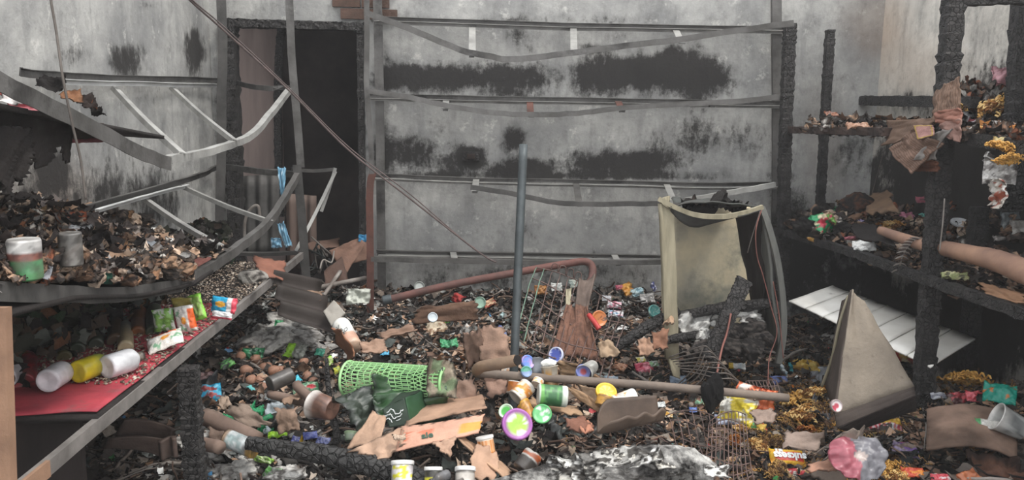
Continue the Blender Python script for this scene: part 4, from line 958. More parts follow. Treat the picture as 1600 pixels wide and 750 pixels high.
bx_ = tag(empty('cardboard_box', at(660, 680, 2.7)), 'crushed open brown cardboard box with orange print on its side', 'box')
card([at(632, 668, 2.72), at(760, 634, 2.78), at(752, 618, 3.0), at(648, 622, 3.05)], 'a3846f', None, 1, parent=bx_, name='flap', burn=.2, ragged=.06)
def boxcol(u, v):
    c = c3('bf9480')*(.9+.2*float(fbm(u*8, v*8, 3)))
    if u > .72 and .35 < v < .85 and (u-.72)*2 > v-.75: c = c3('cf9250')
    if .02 < u < .42 and .3 < v < .7 and float(fbm(u*6, v*6, 7)) > .45: c = c3('b9735c')
    if v < .05: c = c3('5e4a40') if (int(u*14) % 2) else c
    return c
FS = [at(628, 662, 2.70), at(757, 652, 2.74), at(752, 678, 2.66), at(618, 706, 2.60)]
FS = [at(628, 668, 2.70), at(757, 648, 2.74), at(748, 676, 2.66), at(618, 704, 2.60)]
world_quad('printed_side', rel(bx_, *FS), CRB, th=.006, n=22, wob=.006, colf=boxcol, parent=bx_, ragged=.05)
nrm = (FS[1]-FS[0]).cross(FS[3]-FS[0]).normalized(); nrm = nrm if nrm.y < 0 else -nrm
c0 = rel(bx_, at(668, 684, 2.655))[0]+nrm*.012
lettering('ale', .036, TG, bx_, c0, FS[1]-FS[0], FS[0]-FS[3], bold=.001)
c1 = rel(bx_, at(654, 697, 2.635))[0]+nrm*.012; lettering('\u25A6', .016, TG, bx_, c1, FS[1]-FS[0], FS[0]-FS[3], name='stamp')
card([at(540, 702, 2.66), at(582, 642, 2.78), at(604, 652, 2.76), at(594, 690, 2.66)], 'a88b76', None, 2, parent=bx_, name='flap', burn=.2, ragged=.06)
card([at(548, 706, 2.62), at(632, 664, 2.70), at(634, 696, 2.62), at(590, 720, 2.58)], 'b0937e', 'torn pleated end', 3, parent=bx_, name='flap', burn=.45, ragged=.35, fold=.008, n=26)
card([at(676, 690, 2.60), at(712, 682, 2.62), at(704, 712, 2.57), at(690, 706, 2.56)], 'ae8f7b', None, 4, parent=bx_, name='torn_piece', burn=.15, ragged=.3)
card([at(612, 680, 2.62), at(634, 680, 2.62), at(634, 688, 2.60), at(616, 686, 2.60)], 'b5a08e', None, 5, parent=bx_, name='torn_piece', burn=.1, ragged=.3)
ANCH += [(660, 670, 'the crushed cardboard box')]
card([at(712, 684, 2.66), at(728, 684, 2.70), at(800, 735, 2.62), at(790, 752, 2.5)], 'b09077', 'long tan cardboard flap pointing from the box towards the ash log', 6, burn=.2, ragged=.1)
card([at(745, 690, 2.62), at(780, 712, 2.62), at(775, 752, 2.5), at(728, 745, 2.5)], 'a78873', 'tan cardboard piece below the orange jar', 7, burn=.2)
spec = [ # corners px (a,b,c,d), depth front, depth back, colour, label
 (((742, 514), (790, 512), (800, 560), (752, 566)), 3.45, 3.35, 'a98b79', 'pinkish-brown cardboard scrap upright behind the elbow pipe'),
 (((724, 522), (748, 516), (762, 560), (730, 575)), 3.5, 3.3, '94796a', 'brown cardboard scrap right of the basket top'),
 (((756, 590), (790, 585), (795, 612), (765, 622)), 3.05, 2.95, '9c7f70', 'brown cardboard square left of the grey pipe'),
 (((705, 600), (740, 590), (752, 640), (712, 640)), 3.0, 2.9, '8f7668', 'brown wrinkled cardboard at the basket end'),
 (((562, 536), (600, 530), (606, 548), (566, 552)), 3.55, 3.45, 'a08472', 'flat tan cardboard behind the green basket'),
 (((592, 520), (640, 508), (652, 516), (600, 530)), 3.7, 3.6, '8c7262', 'narrow tan cardboard strip in front of the coiled black hose'),
 (((868, 562), (905, 570), (938, 590), (880, 590)), 3.28, 3.12, 'a08468', 'tan cardboard wedge beside the juice cup'),
 (((880, 604), (905, 610), (950, 640), (940, 648)), 2.95, 2.85, '9a7e63', 'long tan cardboard strip slanting beneath the long pole'),
 (((905, 600), (950, 614), (960, 640), (915, 628)), 3.05, 2.95, 'b79b80', 'light tan cardboard beneath the yellow lid'),
 (((825, 624), (905, 636), (905, 648), (826, 634)), 2.93, 2.88, 'a88b70', 'thin tan cardboard strip under the green drink can'),
 (((880, 652), (915, 650), (925, 675), (890, 672)), 2.75, 2.68, '7a5648', 'rust-brown cardboard behind the black plastic bag'),
 (((905, 662), (925, 660), (927, 672), (908, 674)), 2.72, 2.70, 'b27d66', 'little orange-brown cardboard block by the curved bark'),
 (((1228, 672), (1288, 678), (1278, 706), (1222, 698)), 2.72, 2.62, '8a7a70', 'grey-brown cardboard sheet just above the yellow noodle packet'),
 (((1310, 676), (1352, 672), (1320, 762), (1268, 750)), 2.72, 2.45, '988a7f', 'long grey cardboard sheet beside the red and grey plastic'),
 (((1270, 722), (1318, 712), (1310, 738), (1262, 735)), 2.58, 2.5, 'a8806c', 'pinkish cardboard piece right of the yellow noodle packet'),
 (((1172, 642), (1210, 640), (1212, 656), (1180, 660)), 2.83, 2.78, '8d7b70', 'grey-brown cardboard scrap below the long pole end'),
 (((1018, 520), (1045, 512), (1043, 545), (1020, 548)), 3.5, 3.4, '8a6552', 'brown cardboard square left of the cabinet foot'),
 (((995, 530), (1016, 528), (1022, 552), (1000, 556)), 3.45, 3.35, '9b7c68', 'tan cardboard scrap between basket and cabinet foot'),
 (((1040, 498), (1052, 496), (1054, 505), (1034, 508)), 3.6, 3.55, 'a58a72', 'small tan cardboard scrap against the cabinet post'),
 (((932, 535), (955, 530), (968, 555), (940, 560)), 3.4, 3.3, 'a79078', 'cream cardboard scrap right of the flared brown sheet'),
 (((345, 640), (385, 632), (420, 660), (390, 672)), 3.0, 2.9, '847468', 'grey-brown cardboard tube piece behind the crushed can'),
 (((298, 645), (345, 640), (352, 668), (305, 672)), 3.0, 2.9, '8d7c70', 'grey-brown cardboard by the black post'),
 (((325, 668), (370, 665), (375, 690), (330, 700)), 2.9, 2.8, '7e6c61', 'brown cardboard scrap below the grey tube'),
 (((430, 640), (462, 636), (468, 672), (435, 676)), 3.0, 2.88, '8f7868', 'brown cardboard scrap beside the green bottles'),
 (((440, 618), (470, 612), (472, 625), (442, 630)), 3.1, 3.05, '937a68', 'small tan cardboard above the broken green bottles'),
 (((340, 625), (358, 622), (362, 636), (344, 638)), 3.1, 3.05, '9d8a7a', 'small round-cornered tan scrap near the blue crumpled packet'),
 (((655, 480), (745, 470), (750, 500), (640, 505)), 3.95, 3.8, '6e5648', 'wide brown board fragment below the rusty pipe'),
 (((470, 455), (505, 455), (500, 470), (478, 476)), 4.2, 4.1, '8d7563', 'brown cardboard scrap on the corrugated sheet'),
 (((545, 568), (520, 515), (532, 510), (556, 560)), 3.35, 3.45, '9a6f58', 'orange-brown curled cardboard left of the white cup')]
for i, (q, y0, y1, c, lb) in enumerate(spec):
    card([at(*q[0], y1+(.1 if y1 < y0 else 0)), at(*q[1], y1+.1), at(*q[2], y0-.05), at(*q[3], y0-.05)], c, lb, 30+i, burn=.25, ragged=.3, n=14, wob=.02)
    ANCH.append((sum(k[0] for k in q)/4, sum(k[1] for k in q)/4, lb.split(' ')[0]+' '+lb.split(' ')[1]+' piece' if 0 else None))
ANCH = [a for a in ANCH if a[2]]
# hollow cardboard tubes, lying
CTB = mat('cardboard_tube', '7d6a5f', '5e4e46', scale=8, rough=.9, bump=.3, soot=.25)
for a, b, y0, y1, r, lb in [((318, 650), (402, 688), 2.95, 2.85, .032, 'thick grey-brown cardboard tube lying left of the crushed can'), ((300, 690), (345, 700), 2.82, 2.75, .024, 'short brown cardboard tube near the black post'),
                     ((420, 615), (478, 630), 3.15, 3.1, .018, 'thin ashy wooden rod in front of the dark tin'), ((462, 600), (500, 640), 3.1, 3.0, .02, 'stubby brown stick by the burnt branch')]:
    tubeobj('cardboard_tube', [at(*a, y0), at(*b, y1)], r, CTB, lb, 'tube', n=14, rj=.06, jit=.006)
# flared brown sheet (like a broom head) and its upper roll
BS = mat('brown_scorched_sheet', '7d5a4a', '553d33', scale=9, rough=.9, bump=.6, stretch=(5, 5, .8), soot=.2)
fs = tag(empty('flared_sheet', at(895, 520, 3.6)), 'brown scorched sheet flaring downward like a skirt inside the wire basket', 'sheet')
for i, (x0, x1, xa, xb) in enumerate([(886, 894, 860, 880), (892, 901, 876, 900), (899, 909, 896, 918), (907, 917, 913, 936)]):
    q_in(fs, 'fold', [at(x0, 478, 3.72), at(x1, 478, 3.70), at(xb, 558+i*1.5, 3.44), at(xa, 548+i*3, 3.46)], BS, th=.006, wob=.012, seed=i, curve=.01*(1 if i % 2 else -1), ragged=.08)
q_in(fs, 'upper_roll', [at(905, 436, 3.95), at(930, 428, 3.98), at(918, 482, 3.72), at(898, 480, 3.70)], mat('grey_brown_sheet', '6e6058', '4c413b', scale=8, rough=.9, bump=.5), th=.01, wob=.01, curve=.02)
q_in(fs, 'pale_strip', [at(884, 452, 3.85), at(893, 450, 3.85), at(890, 482, 3.7), at(884, 480, 3.7)], MATS['scorched_cream_frame'], th=.005, wob=.006)
ANCH += [(895, 510, 'the flared brown sheet')]
# curved bark-like shell, an open trough tipped towards the camera
n_ = 26; Pg = np.zeros((n_, n_, 3)); SA, SB2 = at(934, 676, 2.66), at(1032, 655, 2.74); sx_ = (SB2-SA).normalized(); sy_ = Vector((-sx_.y, sx_.x, 0)).normalized()
for i in range(n_):
    for j in range(n_):
        s, t = i/(n_-1), 2*j/(n_-1)-1; w_ = .058*min(1, math.sqrt(max(0, 1-(1-min(1, s/.35))**2))+.04)*(1-.25*s)
        q = SA+(SB2-SA)*s+sy_*(t*w_*.8)+Vector((0, 0, .03*t*(w_/.058)*.75+.11*t*t*(w_/.058)*.75+(.012*math.sin(s*22) if t < -.6 else 0)*s)); Pg[i, j] = q
tag(obj('curved_shell', grid_solid(Pg, .007, 'curved_shell', mat('brown_leather', '66574c', '40352f', scale=5, rough=.6, bump=.3, soot=.15))), 'curved brown leathery shell lying like a gutter in front of the yellow lid', 'shell')
ANCH += [(975, 655, 'the curved brown shell')]
# black plastic bag
put('plastic_bag', mk_scrap('plastic_bag', '2d2f2e', 91, PRT, asp=.9, crumple=.36, burn=.1, n=26, inner='4a4e4c'), 885, 672, 74, 'shiny black crumpled plastic bag between the lids and the curved shell', 'bag', rot=(25, 10, 30), lift=.03, anchor='the black plastic bag')
put('plastic_bag', mk_scrap('plastic_bag', '3b3e42', 92, PRT, asp=1.0, crumple=.34, burn=.1, n=22, inner='6a7078'), 1290, 650, 54, 'shiny dark grey plastic bag beside the scorched noodles', 'bag', rot=(25, 10, 70), lift=.03, anchor='the dark grey bag')
put('plastic_bag', mk_scrap('plastic_bag', '303234', 93, PRT, asp=.8, crumple=.3, burn=.1, n=20), 330, 612, 60, 'black plastic bag behind the blue crumpled packet', 'bag', rot=(25, 10, 70), lift=.03)
n_ = 34; Pg = np.zeros((n_, n_, 3)); cc = np.zeros((n_, n_, 3)); MC = at(1346, 712, 2.50)
for i in range(n_):
    for j in range(n_):
        u, v = 2*i/(n_-1)-1, 2*j/(n_-1)-1; x, y = u*math.sqrt(1-v*v/2), v*math.sqrt(1-u*u/2); an = math.atan2(y, x); rr = math.hypot(x, y); e = 1+.035*math.sin(an*11)*rr**3+.25*(fbm(an*1.3+9.0, 2.0, 3)-.5)*rr
        q = Vector((x*e*.098, y*e*.082, .05*(fbm(x*2+3.0, y*2+1.0, 5)-.5)+.007*rr*rr*math.sin(an*9)-.02*rr*rr)); Pg[i, j] = MC+Matrix.Rotation(R(48), 3, 'X') @ q
        cc[i, j] = c3('9c5560') if x < -.15+.5*(fbm(x*3+2.0, y*3+7.0, 8)-.5) else c3('a89a94') if rr < .22 else c3('77767b') if fbm(x*3.0, y*3+4.0, 9) > .45 else c3('66656b')
finish(obj('melted_plastic', gridsolid_col(Pg, .004, 'melted_plastic', PRT, cc)), 'melted round sheet of red and grey plastic at the lower right', 'plastic', None, 'the melted red and grey plastic', 1345, 706)
# black melted hose coils
BK = plain('melted_black_rubber', '232625', .45, bump=.2)
rs = random.Random(4)
for k in range(9):
    cx, cy = 615+k*11, 498+6*math.sin(k*2.1)+k*.8
    c = hp(cx, cy, .035); r_ = .035+.025*rs.random()
    tubeobj('hose_loop', [c+Vector((r_*math.cos(t*.7+k), r_*.8*math.sin(t*.7+k), .012*math.sin(t*1.7)+.006*k*.3)) for t in range(9)], .008, BK,
            'loop of melted black hose in front of the brown board, '+['first from the rust post', 'second from the rust post', 'third from the rust post', 'fourth from the rust post', 'middle one', 'fourth from the grey pipe', 'third from the grey pipe', 'second from the grey pipe', 'first from the grey pipe'][k], 'hose', n=7, dens=3).__setitem__('group', 'melted hose loops')
ANCH += [(660, 500, 'the melted black hoses')]
# ================================================================== drink cans, cups, jars, lids
def bands(*b):   # (z_from_fraction..., colour) -> callable for mk_lathe with total height h
    def f(h):
        def g(a, z):
            t = z/h; c = b[-1][1]
            for lim, col in b:
                if t <= lim: c = col; break
            return c3(c(a, t)) if callable(c) else c3(c)
        return g
    return f
def blot(c1, c2, k=3, s=0, th=.5): return lambda a, t: c2 if float(fbm(a*k*.6+s, t*k*2.2+s, s)) > th else c1
UNIT = .10   # every turned mesh is built about 10 cm tall and scaled
def turned(name, kind, r, h, colf, A, B, label, cat, seed=0, crush=.0, burnt=0, mottle=.25, lid=None, group=None, anchor=None, m=PRT):
    prof = {'can': prof_can, 'cup': prof_cup, 'bottle': prof_bottle, 'jar': prof_jar}[kind](r, h)
    me = mk_lathe(name, prof, colf(h), m=m, crush=crush, seed=seed, burnt=burnt, mottle=mottle)
    d = (B-A).normalized(); B2 = A+d*h; parts = []
    if lid:
        lc, lh = lid; lm = mk_lathe('lid', [(a, z+h*.88) for a, z in prof_lid(r*1.06, lh)], lambda a, z: c3(lc), m=PRT, mottle=.12, seed=seed); parts.append(('lid', lm, None))
        parts = [('lid', lm)]
    px, py = [float(q) for q in proj(np.array([A+(B2-A)*.5]))]if 0 else (float(proj(np.array([A+(B2-A)*.5]))[0][0]), float(proj(np.array([A+(B2-A)*.5]))[1][0]))
    o = lay(name, me, A, B2, label, cat, group, None, roll=seed*37, parts=parts)
    if anchor: ANCH.append((px, py, anchor))
    return o
W_ = 'e9e9e6'
# px base, px top, depth base, depth top
def T(name, kind, pa, pb, Ya, Yb, rpx, colf, label, cat='can', **k):
    A, B = at(*pa, Ya), at(*pb, Yb); r = rpx*((A-O).dot(fw))/FPX; h = (B-A).length
    return turned(name, kind, r, h, colf, A, B, label, cat, **k)
def lidded(*a, **k): return T(*a, **k)
# three white-lidded jars behind the log, front centre
T('lidded_jar', 'jar', (628, 762), (629, 722), 2.50, 2.54, 17, bands((.25, '5f5a3a'), (.85, blot('ded83f', 'e9e4e4', 3, 1, .45)), (1, W_)), 'white-lidded jar with a yellow and white label behind the charred log', 'jar', lid=('f2f1ee', .014), seed=1, anchor='the yellow-labelled jar')
T('lidded_jar', 'jar', (676, 775), (677, 730), 2.46, 2.50, 13.5, bands((.5, '3c3a36'), (.66, 'd9d43c'), (1, '46443f')), 'white-lidded dark jar with a thin yellow stripe beside the charred log', 'jar', lid=('efeeeb', .012), seed=2)
T('lidded_jar', 'jar', (726, 785), (727, 730), 2.42, 2.48, 15.5, bands((.4, '9c8f86'), (.8, 'c9c3bb'), (1, '8c8781')), 'widest white-lidded jar, beside the tan cardboard flap', 'jar', lid=('f4f3f0', .014), seed=3, anchor='the widest white-lidded jar')
T('lidded_jar', 'jar', (762, 712), (757, 682), 2.64, 2.66, 13, bands((.2, 'b9743a'), (.8, lambda a, t: 'c9813f' if int(a*4) % 2 else 'ddb08a'), (1, 'e6d9cc')), 'small jar of orange sticks with a broken white lid', 'jar', lid=('eceae6', .010), seed=4, anchor='the orange jar')
T('glass_jar', 'jar', (722, 775), (712, 748), 2.42, 2.44, 13, bands((1, '75706b')), 'grey dusty jar lying against the widest white-lidded jar', 'jar', seed=5)
T('clear_bottle', 'bottle', (700, 742), (672, 752), 2.5, 2.45, 9, bands((.4, '6a6a6c'), (.6, '8c3b45'), (1, '4b4b4d')), 'dark grey bottle with a red patch between two white-lidded jars', 'bottle', seed=6)
# lids and discs
def disc(px, py, rpx, colf, label, tilt, Y, name='cup_lid', seed=0, cat='lid', anchor=None, n=26, rim=None):
    p = at(px, py, Y) if not callable(Y) else Y(px, py)+Vector((0, 0, .01)); r = rpx*((p-O).dot(fw))/FPX
    me = mk_lathe(name, [(.001, .004), (r*.3, .004), (r*.55, .004), (r*.8, .005), (r*.86, .008), (r*.97, .008), (r, .004), (r, -.004), (r*.9, -.005), (.001, -.003)],
                  (lambda a, z: c3(rim or colf(a, 1))) if 0 else (lambda a, z: c3(colf(a, 0))), m=PRT, n=n)
    co = np.zeros(len(me.vertices)*3); me.vertices.foreach_get('co', co); co = co.reshape(-1, 3)
    cc = np.array([c3(colf(math.atan2(y, x), min(1, math.hypot(x, y)/r))) for x, y, z in co])
    me.color_attributes['col'].data.foreach_set('color', np.hstack([cc, np.ones((len(cc), 1))]).astype(np.float32).ravel())
    o = obj(name, me, loc=p); o.rotation_euler = [R(a) for a in tilt]; finish(o, label, cat, None, anchor, px, py); return o
disc(847, 647, 15.5, lambda a, r: '58a866' if r > .85 else ('dfe9df' if float(fbm(math.cos(a)*r*3, math.sin(a)*r*3+9, 4)) > .56 else '6cb878'), 'round green drink cup lid with white print below the thin cardboard strip', (55, 0, -10), 2.78, anchor='the round green lid')
disc(808, 663, 25, lambda a, r: '9a5a9f' if r > .72 else ('9cc44c' if float(fbm(math.cos(a)*r*3+5, math.sin(a)*r*3, 4)) > .42 else 'dfe8d8'), 'purple-rimmed lid with a bright green flower print behind the grey pipe', (58, 0, 15), 2.72, anchor='the purple-rimmed lid')
disc(791, 643, 12, lambda a, r: '54b04f' if r < .75 else 'c9e0c4', 'small plain green cap left of the grey pipe', (50, 0, -30), 2.80)
disc(947, 613, 17, lambda a, r: 'e3b52f' if (r > .75 or abs(math.sin(a*4)) > .5) else 'f0d36a', 'yellow lid with faint stripes above the amber jar', (35, 0, 10), 2.93, anchor='the yellow lid')
disc(869, 555, 13, lambda a, r: '5564b4' if r < .8 else 'c7cde6', 'small tilted blue lid resting on the tan cardboard wedge', (65, 0, -40), 3.30)
disc(824, 566, 11.5, lambda a, r: '6f8fd8' if float(fbm(a, r*3, 3)) > .45 else 'a58fc8', 'blue and lilac lid just right of the tan pipe mouth', (60, 0, 35), 3.1)
disc(822, 581, 9, lambda a, r: '5ea58d' if a > 0 else '7d93b8', 'small teal and grey-blue lid leaning on the long pole', (60, 0, 20), 3.02)
disc(911, 581, 12, lambda a, r: 'b4474e' if r < .4 else '7d86c4', 'lilac foil lid with a red centre peeling off a clear cup', (60, 0, 10), 3.12)
disc(1022, 486, 10, lambda a, r: '5fa39f' if float(fbm(a*2, r*4, 2)) > .42 else 'a9c6c0', 'teal lid leaning beside the cabinet foot', (70, 0, 20), 3.8)
disc(655, 448, 8.5, lambda a, r: 'c6ccc8' if r < .75 else '8f948f', 'pale round tin lid in front of the back wall', (75, 0, 5), 4.85)
disc(750, 473, 9.5, lambda a, r: '8fae9b' if r < .8 else '6f8a7b', 'dull green round lid below the rusty pipe', (70, 0, -10), 4.3)
disc(676, 496, 8, lambda a, r: 'bcc6cc', 'whitish bottle cap among the melted hoses', (60, 0, 10), 3.85)
disc(1306, 634, 10, lambda a, r: 'd9d0d0' if .4 < r < .85 and a > -1.8 else 'b04656' if r < .85 else '9a8a88', 'red and white tin end at the foot of the bent metal tray', (70, 0, 10), 2.68, anchor='the red and white tin end')
# drink cans and cups between pole and basket
OR = bands((.12, 'd9cfc4'), (.8, blot('d98f3c', 'e9d6bd', 3, 3)), (1, 'dcd9d4'))
T('drink_can', 'can', (805, 622), (826, 602), 2.88, 2.92, 14, OR, 'orange and cream drink can tilted right of the grey pipe', seed=1, anchor='the tilted orange can')
T('drink_can', 'can', (803, 616), (806, 596), 2.98, 3.0, 12, bands((.15, 'cfc7bd'), (.9, 'c8762f'), (1, 'd9d5cf')), 'orange drink can half hidden by the grey pipe under the long pole', seed=2)
T('drink_can', 'can', (886, 620), (840, 616), 2.86, 2.86, 16.5, bands((.08, 'd6dcd2'), (.2, 'c9d3c4'), (.82, blot('3f6e46', '5f9a5a', 4, 5, .6)), (.9, '6fb05a'), (1, 'd0d4cc')), 'green drink can with silver ends lying on its side under the long pole', seed=3, mottle=.15, anchor='the green drink can')
T('drink_can', 'can', (838, 602), (842, 594), 2.98, 3.0, 9, OR, 'white and orange can end peeping under the long pole', seed=4)
T('drink_cup', 'cup', (862, 604), (858, 572), 3.04, 3.06, 13.5, bands((.7, blot('d19a42', 'b9b0a2', 3, 6, .55)), (1, 'c9bfae')), 'amber juice cup with a fluffy white top standing behind the long pole', 'cup', seed=5, anchor='the amber juice cup')
put('white_froth', mk_chunk('white_froth', 'f2f1ec', 7, PAP, amp=.35, sq=(1, .9, .45)), 857, 567, 24, 'white froth cap on the amber juice cup', 'froth', on=('Y', 3.06))
T('clear_cup', 'cup', (838, 590), (836, 562), 3.1, 3.14, 13, bands((1, '868c94')), 'grey-blue translucent cup left of the amber juice cup', 'cup', seed=6, m=PRT)
T('paper_cup', 'cup', (926, 572), (912, 584), 3.2, 3.1, 13, bands((1, blot('c9c9c4', 'a9aaa6', 3, 6))), 'white-grey plastic cup lying mouth down beside the tan cardboard wedge', 'cup', seed=7)
T('drink_box', 'can', (832, 655), (815, 628), 2.80, 2.84, 12, bands((.1, 'cfa760'), (.85, blot('c88f3e', 'a87838', 3, 9)), (1, 'd9a23a')), 'squashed orange drink carton behind the purple-rimmed lid', 'carton', seed=8, crush=.5)
T('amber_jar', 'jar', (942, 636), (948, 618), 2.88, 2.9, 14, bands((1, blot('b98a3c', '8f6a3a', 3, 4))), 'amber jar under the yellow lid', 'jar', seed=9)
T('label_can', 'can', (958, 630), (992, 617), 2.9, 2.93, 11.5, bands((.15, 'dcdad4'), (.8, blot('dfd9d0', 'd8903a', 2.5, 8, .5)), (1, 'e2e1dd')), 'white can with an orange label lying right of the yellow lid', seed=10, anchor='the orange-labelled white can')
T('pouch_tub', 'jar', (812, 734), (836, 706), 2.56, 2.6, 17, bands((.55, '2f2f30'), (.62, 'e0e0dc'), (1, blot('c9683a', 'e2e0da', 2, 3))), 'black, white and orange food tub lying at the left end of the ash log', 'tub', seed=11, crush=.25, anchor='the black and orange tub')
T('crushed_can', 'can', (346, 700), (372, 676), 2.82, 2.86, 0, OR, '', seed=0) if 0 else None
T('crushed_tin', 'can', (352, 683), (400, 704), 2.84, 2.80, 14, bands((.12, '8f7a66'), (.8, blot('c9cfd0', '9fb0b0', 4, 2)), (1, 'd3a548')), 'pale white-blue tin lying by the end of the charred log', seed=12, anchor='the pale tin', mottle=.4)
T('dark_tin', 'can', (456, 585), (421, 601), 3.22, 3.15, 12.5, bands((1, '4b4744')), 'dark sooty tin lying in front of the brown eggs', seed=13, anchor='the dark sooty tin')
T('tin_bucket', 'cup', (520, 640), (490, 632), 2.95, 3.0, 22, bands((.92, blot('5f453b', '7a5a4d', 3, 2)), (1, 'c5beb8')), 'rust-brown tin bucket on its side left of the burnt upright stick', 'bucket', seed=14, anchor='the rusty bucket')
T('clear_bottle', 'cup', (548, 690), (550, 676), 2.72, 2.74, 12, bands((.8, '6f7d6c'), (1, 'a6bf98')), 'small greenish jar between burnt stick and cardboard flap', 'jar', seed=15)
# letters cup
T('paper_cup', 'jar', (552, 544), (530, 503), 3.62, 3.78, 15, bands((.12, 'd6b7a0'), (.38, 'c9a08a'), (.95, blot('e6e4dd', 'f0efe9', 3, 3)), (1, 'd2a98c')), 'tall white paper cup with grey lettering leaning beside the rusty post', 'cup', seed=16, mottle=.1, anchor='the lettered white cup')
cupax = (at(530, 503, 3.78)-at(552, 544, 3.62)).normalized(); side_ = fw.cross(cupax).normalized()
for i, (s, x, y) in enumerate([('V', 529, 511), ('O', 536, 521), ('B', 534, 515), ('O', 541, 514), ('Y', 545, 524)][:5]):
    c = at(x, y, 3.66); o = lettering(s, .030, plain('grey_print', '7d8280', .7), None, c-Vector((0, .012, 0)), -side_ if side_.x < 0 else side_, cupax, bold=.001)
    cups = [q for q in bpy.data.objects if q.get('label', '').startswith('tall white paper cup')][0]; bpy.context.view_layer.update() if i == 0 else None
    mw = o.matrix_world.copy(); o.parent = cups; o.matrix_parent_inverse = (Matrix.Translation(cups.location) @ cups.rotation_euler.to_matrix().to_4x4()).inverted()
# lower left shelf goods
ZS = .725
def zs(px, py, dz=0): return atz(px, py, ZS+dz)
def Tz(name, kind, pa, pb, rpx, colf, label, cat, dz=None, **k):
    A0_ = zs(*pa); r = rpx*((A0_-O).dot(fw))/FPX; A, B = atz(pa[0], pa[1], ZS+r*(dz or 1)), atz(pb[0], pb[1], ZS+r*(dz or 1))
    return turned(name, kind, r, (B-A).length, colf, A, B, label, cat, **k)
Tz('white_bottle', 'bottle', (166, 574), (222, 556), 18, bands((.8, 'dcdde0'), (1, '8a7f74')), 'white plastic bottle with scorched neck lying nearest the grain on the red mat', 'bottle', seed=1, mottle=.15, burnt=.12, anchor='the white bottle')
Tz('white_bottle', 'bottle', (74, 596), (108, 574), 18, bands((.8, 'c9c5c9'), (1, '7c6a55')), 'white square-based bottle pointing away at the mat edge', 'bottle', seed=2, mottle=.15, burnt=.2)
Tz('yellow_bottle', 'bottle', (120, 582), (172, 562), 17, bands((.45, 'c6b423'), (.7, '9aa34a'), (1, '8d8a78')), 'yellow-green oil bottle lying between the two white bottles', 'bottle', seed=3, burnt=.2)
Tz('white_jar', 'jar', (2, 592), (14, 580), 20, bands((1, 'a9a5a8')), 'greyish white jar at the left edge of the red mat', 'jar', seed=4)
Tz('red_tin', 'can', (38, 600), (42, 560), 16, bands((1, blot('a8303a', '6f262b', 3, 4))), 'dark red tin between the greyish jar and the white bottle', 'tin', seed=5, dz=.1, crush=.15)
Tz('glass_bottle', 'bottle', (196, 545), (196, 498), 12, bands((.4, 'b9a888'), (1, '6f7470')), 'dusty clear bottle standing behind the white bottle', 'bottle', seed=6, dz=.05)
for i, (x, y, c, lb) in enumerate([(150, 540, '3a3f33', 'dark olive'), (215, 522, '7a4a26', 'dim orange-brown'), (120, 548, '2f3a2c', 'dark green'), (80, 552, '443530', 'dark brown'), (50, 548, '3a3432', 'sooty grey'), (180, 535, '4d3b2a', 'dull brown'), (100, 560, '4f4a2a', 'dull yellow-brown'), (240, 520, '46503a', 'dull grey-green')]):
    Tz('burnt_bottle', 'bottle', (x, y), (x+2, y-50), 12, bands((.8, c), (1, '2a2624')), lb+' burnt bottle standing in the dark row at the back of the red mat', 'bottle', seed=20+i, dz=.05, burnt=.3, crush=.2, group='burnt bottles behind the red mat')
def stripes(*cs): return lambda u, v: c3(cs[min(len(cs)-1, int(u*len(cs)))])
def patchy(base, *sp, s=0, th=.56, bar=None):
    B_ = c3(base); S_ = [c3(q) for q in sp]
    def f(u, v):
        c = B_
        for i, q in enumerate(S_):
            if float(fbm(u*4+i*3+s, v*4+s, s+i)) > th: c = q
        if bar and bar[0] < v < bar[1] and .12 < u < .88: c = c3(bar[2]) if (int(u*22)+int(v*9)) % 3 else c3(bar[3])
        return c
    return f
def orangepouch(u, v):
    d = math.hypot((u-.55)*1.0, (v-.42)*.9)
    if d < .13: return c3('ee9d35') if d > .04 else c3('f6c06a')
    if v > .72 and .1 < u < .9: return c3('e2672f')
    if u < .12 or float(fbm(u*5, v*5, 3)) > .66: return c3('e8e6e0')
    if float(fbm(u*4+4, v*4, 6)) > .58: return c3('7fae8c')
    return c3('e6e3dc')
def Pk(label, px, py, wpx, colf, rot, on, asp=.65, fat=.12, crush=.08, seed=0, name='food_packet', cat='packet', anchor=None, m=None, lift=.015, group=None):
    return put(name, mk_packet(name, colf, seed, asp, fat, crush, m), px, py, wpx, label, cat, rot, on, lift, group, anchor)
Pk('white juice-powder pouch with an orange fruit picture lying on the grain', 258, 532, 54, orangepouch, (18, -18, 20), ('Z', ZS+.03), asp=.8, fat=.16, seed=1, anchor='the orange fruit pouch')
Pk('orange fruit pouch standing upright behind the lying fruit pouch', 290, 498, 42, orangepouch, (80, 80, -10), ('Z', ZS+.06), asp=.75, seed=2)
Pk('green and white pouch standing left of the upright orange pouch', 256, 500, 36, patchy('c9cfc6', '5f8a4a', '7fae52', s=2), (80, 85, 0), ('Z', ZS+.06), asp=.9, seed=3)
Pk('lime green clear-fronted pack with bright rim standing at the shelf edge', 308, 480, 42, lambda u, v: c3('8fd04e') if max(abs(2*u-1), abs(2*v-1)) > .8 else c3('7a9a4a') if float(fbm(u*4, v*4, 1)) > .5 else c3('a8bf7a'), (80, 70, -30), ('Z', ZS+.09), asp=.6, seed=4)
Pk('blue packet with a yellow picture above a white one on the shelf edge', 350, 476, 42, lambda u, v: c3('d8465a') if u > .85 else c3('e9e6e6') if u > .62 else (c3('d9a13a') if math.hypot(u-.4, v-.5) < .2 else c3('2fa0c9')), (75, 5, -12), ('Z', ZS+.07), asp=.6, seed=5, anchor='the blue shelf packet')
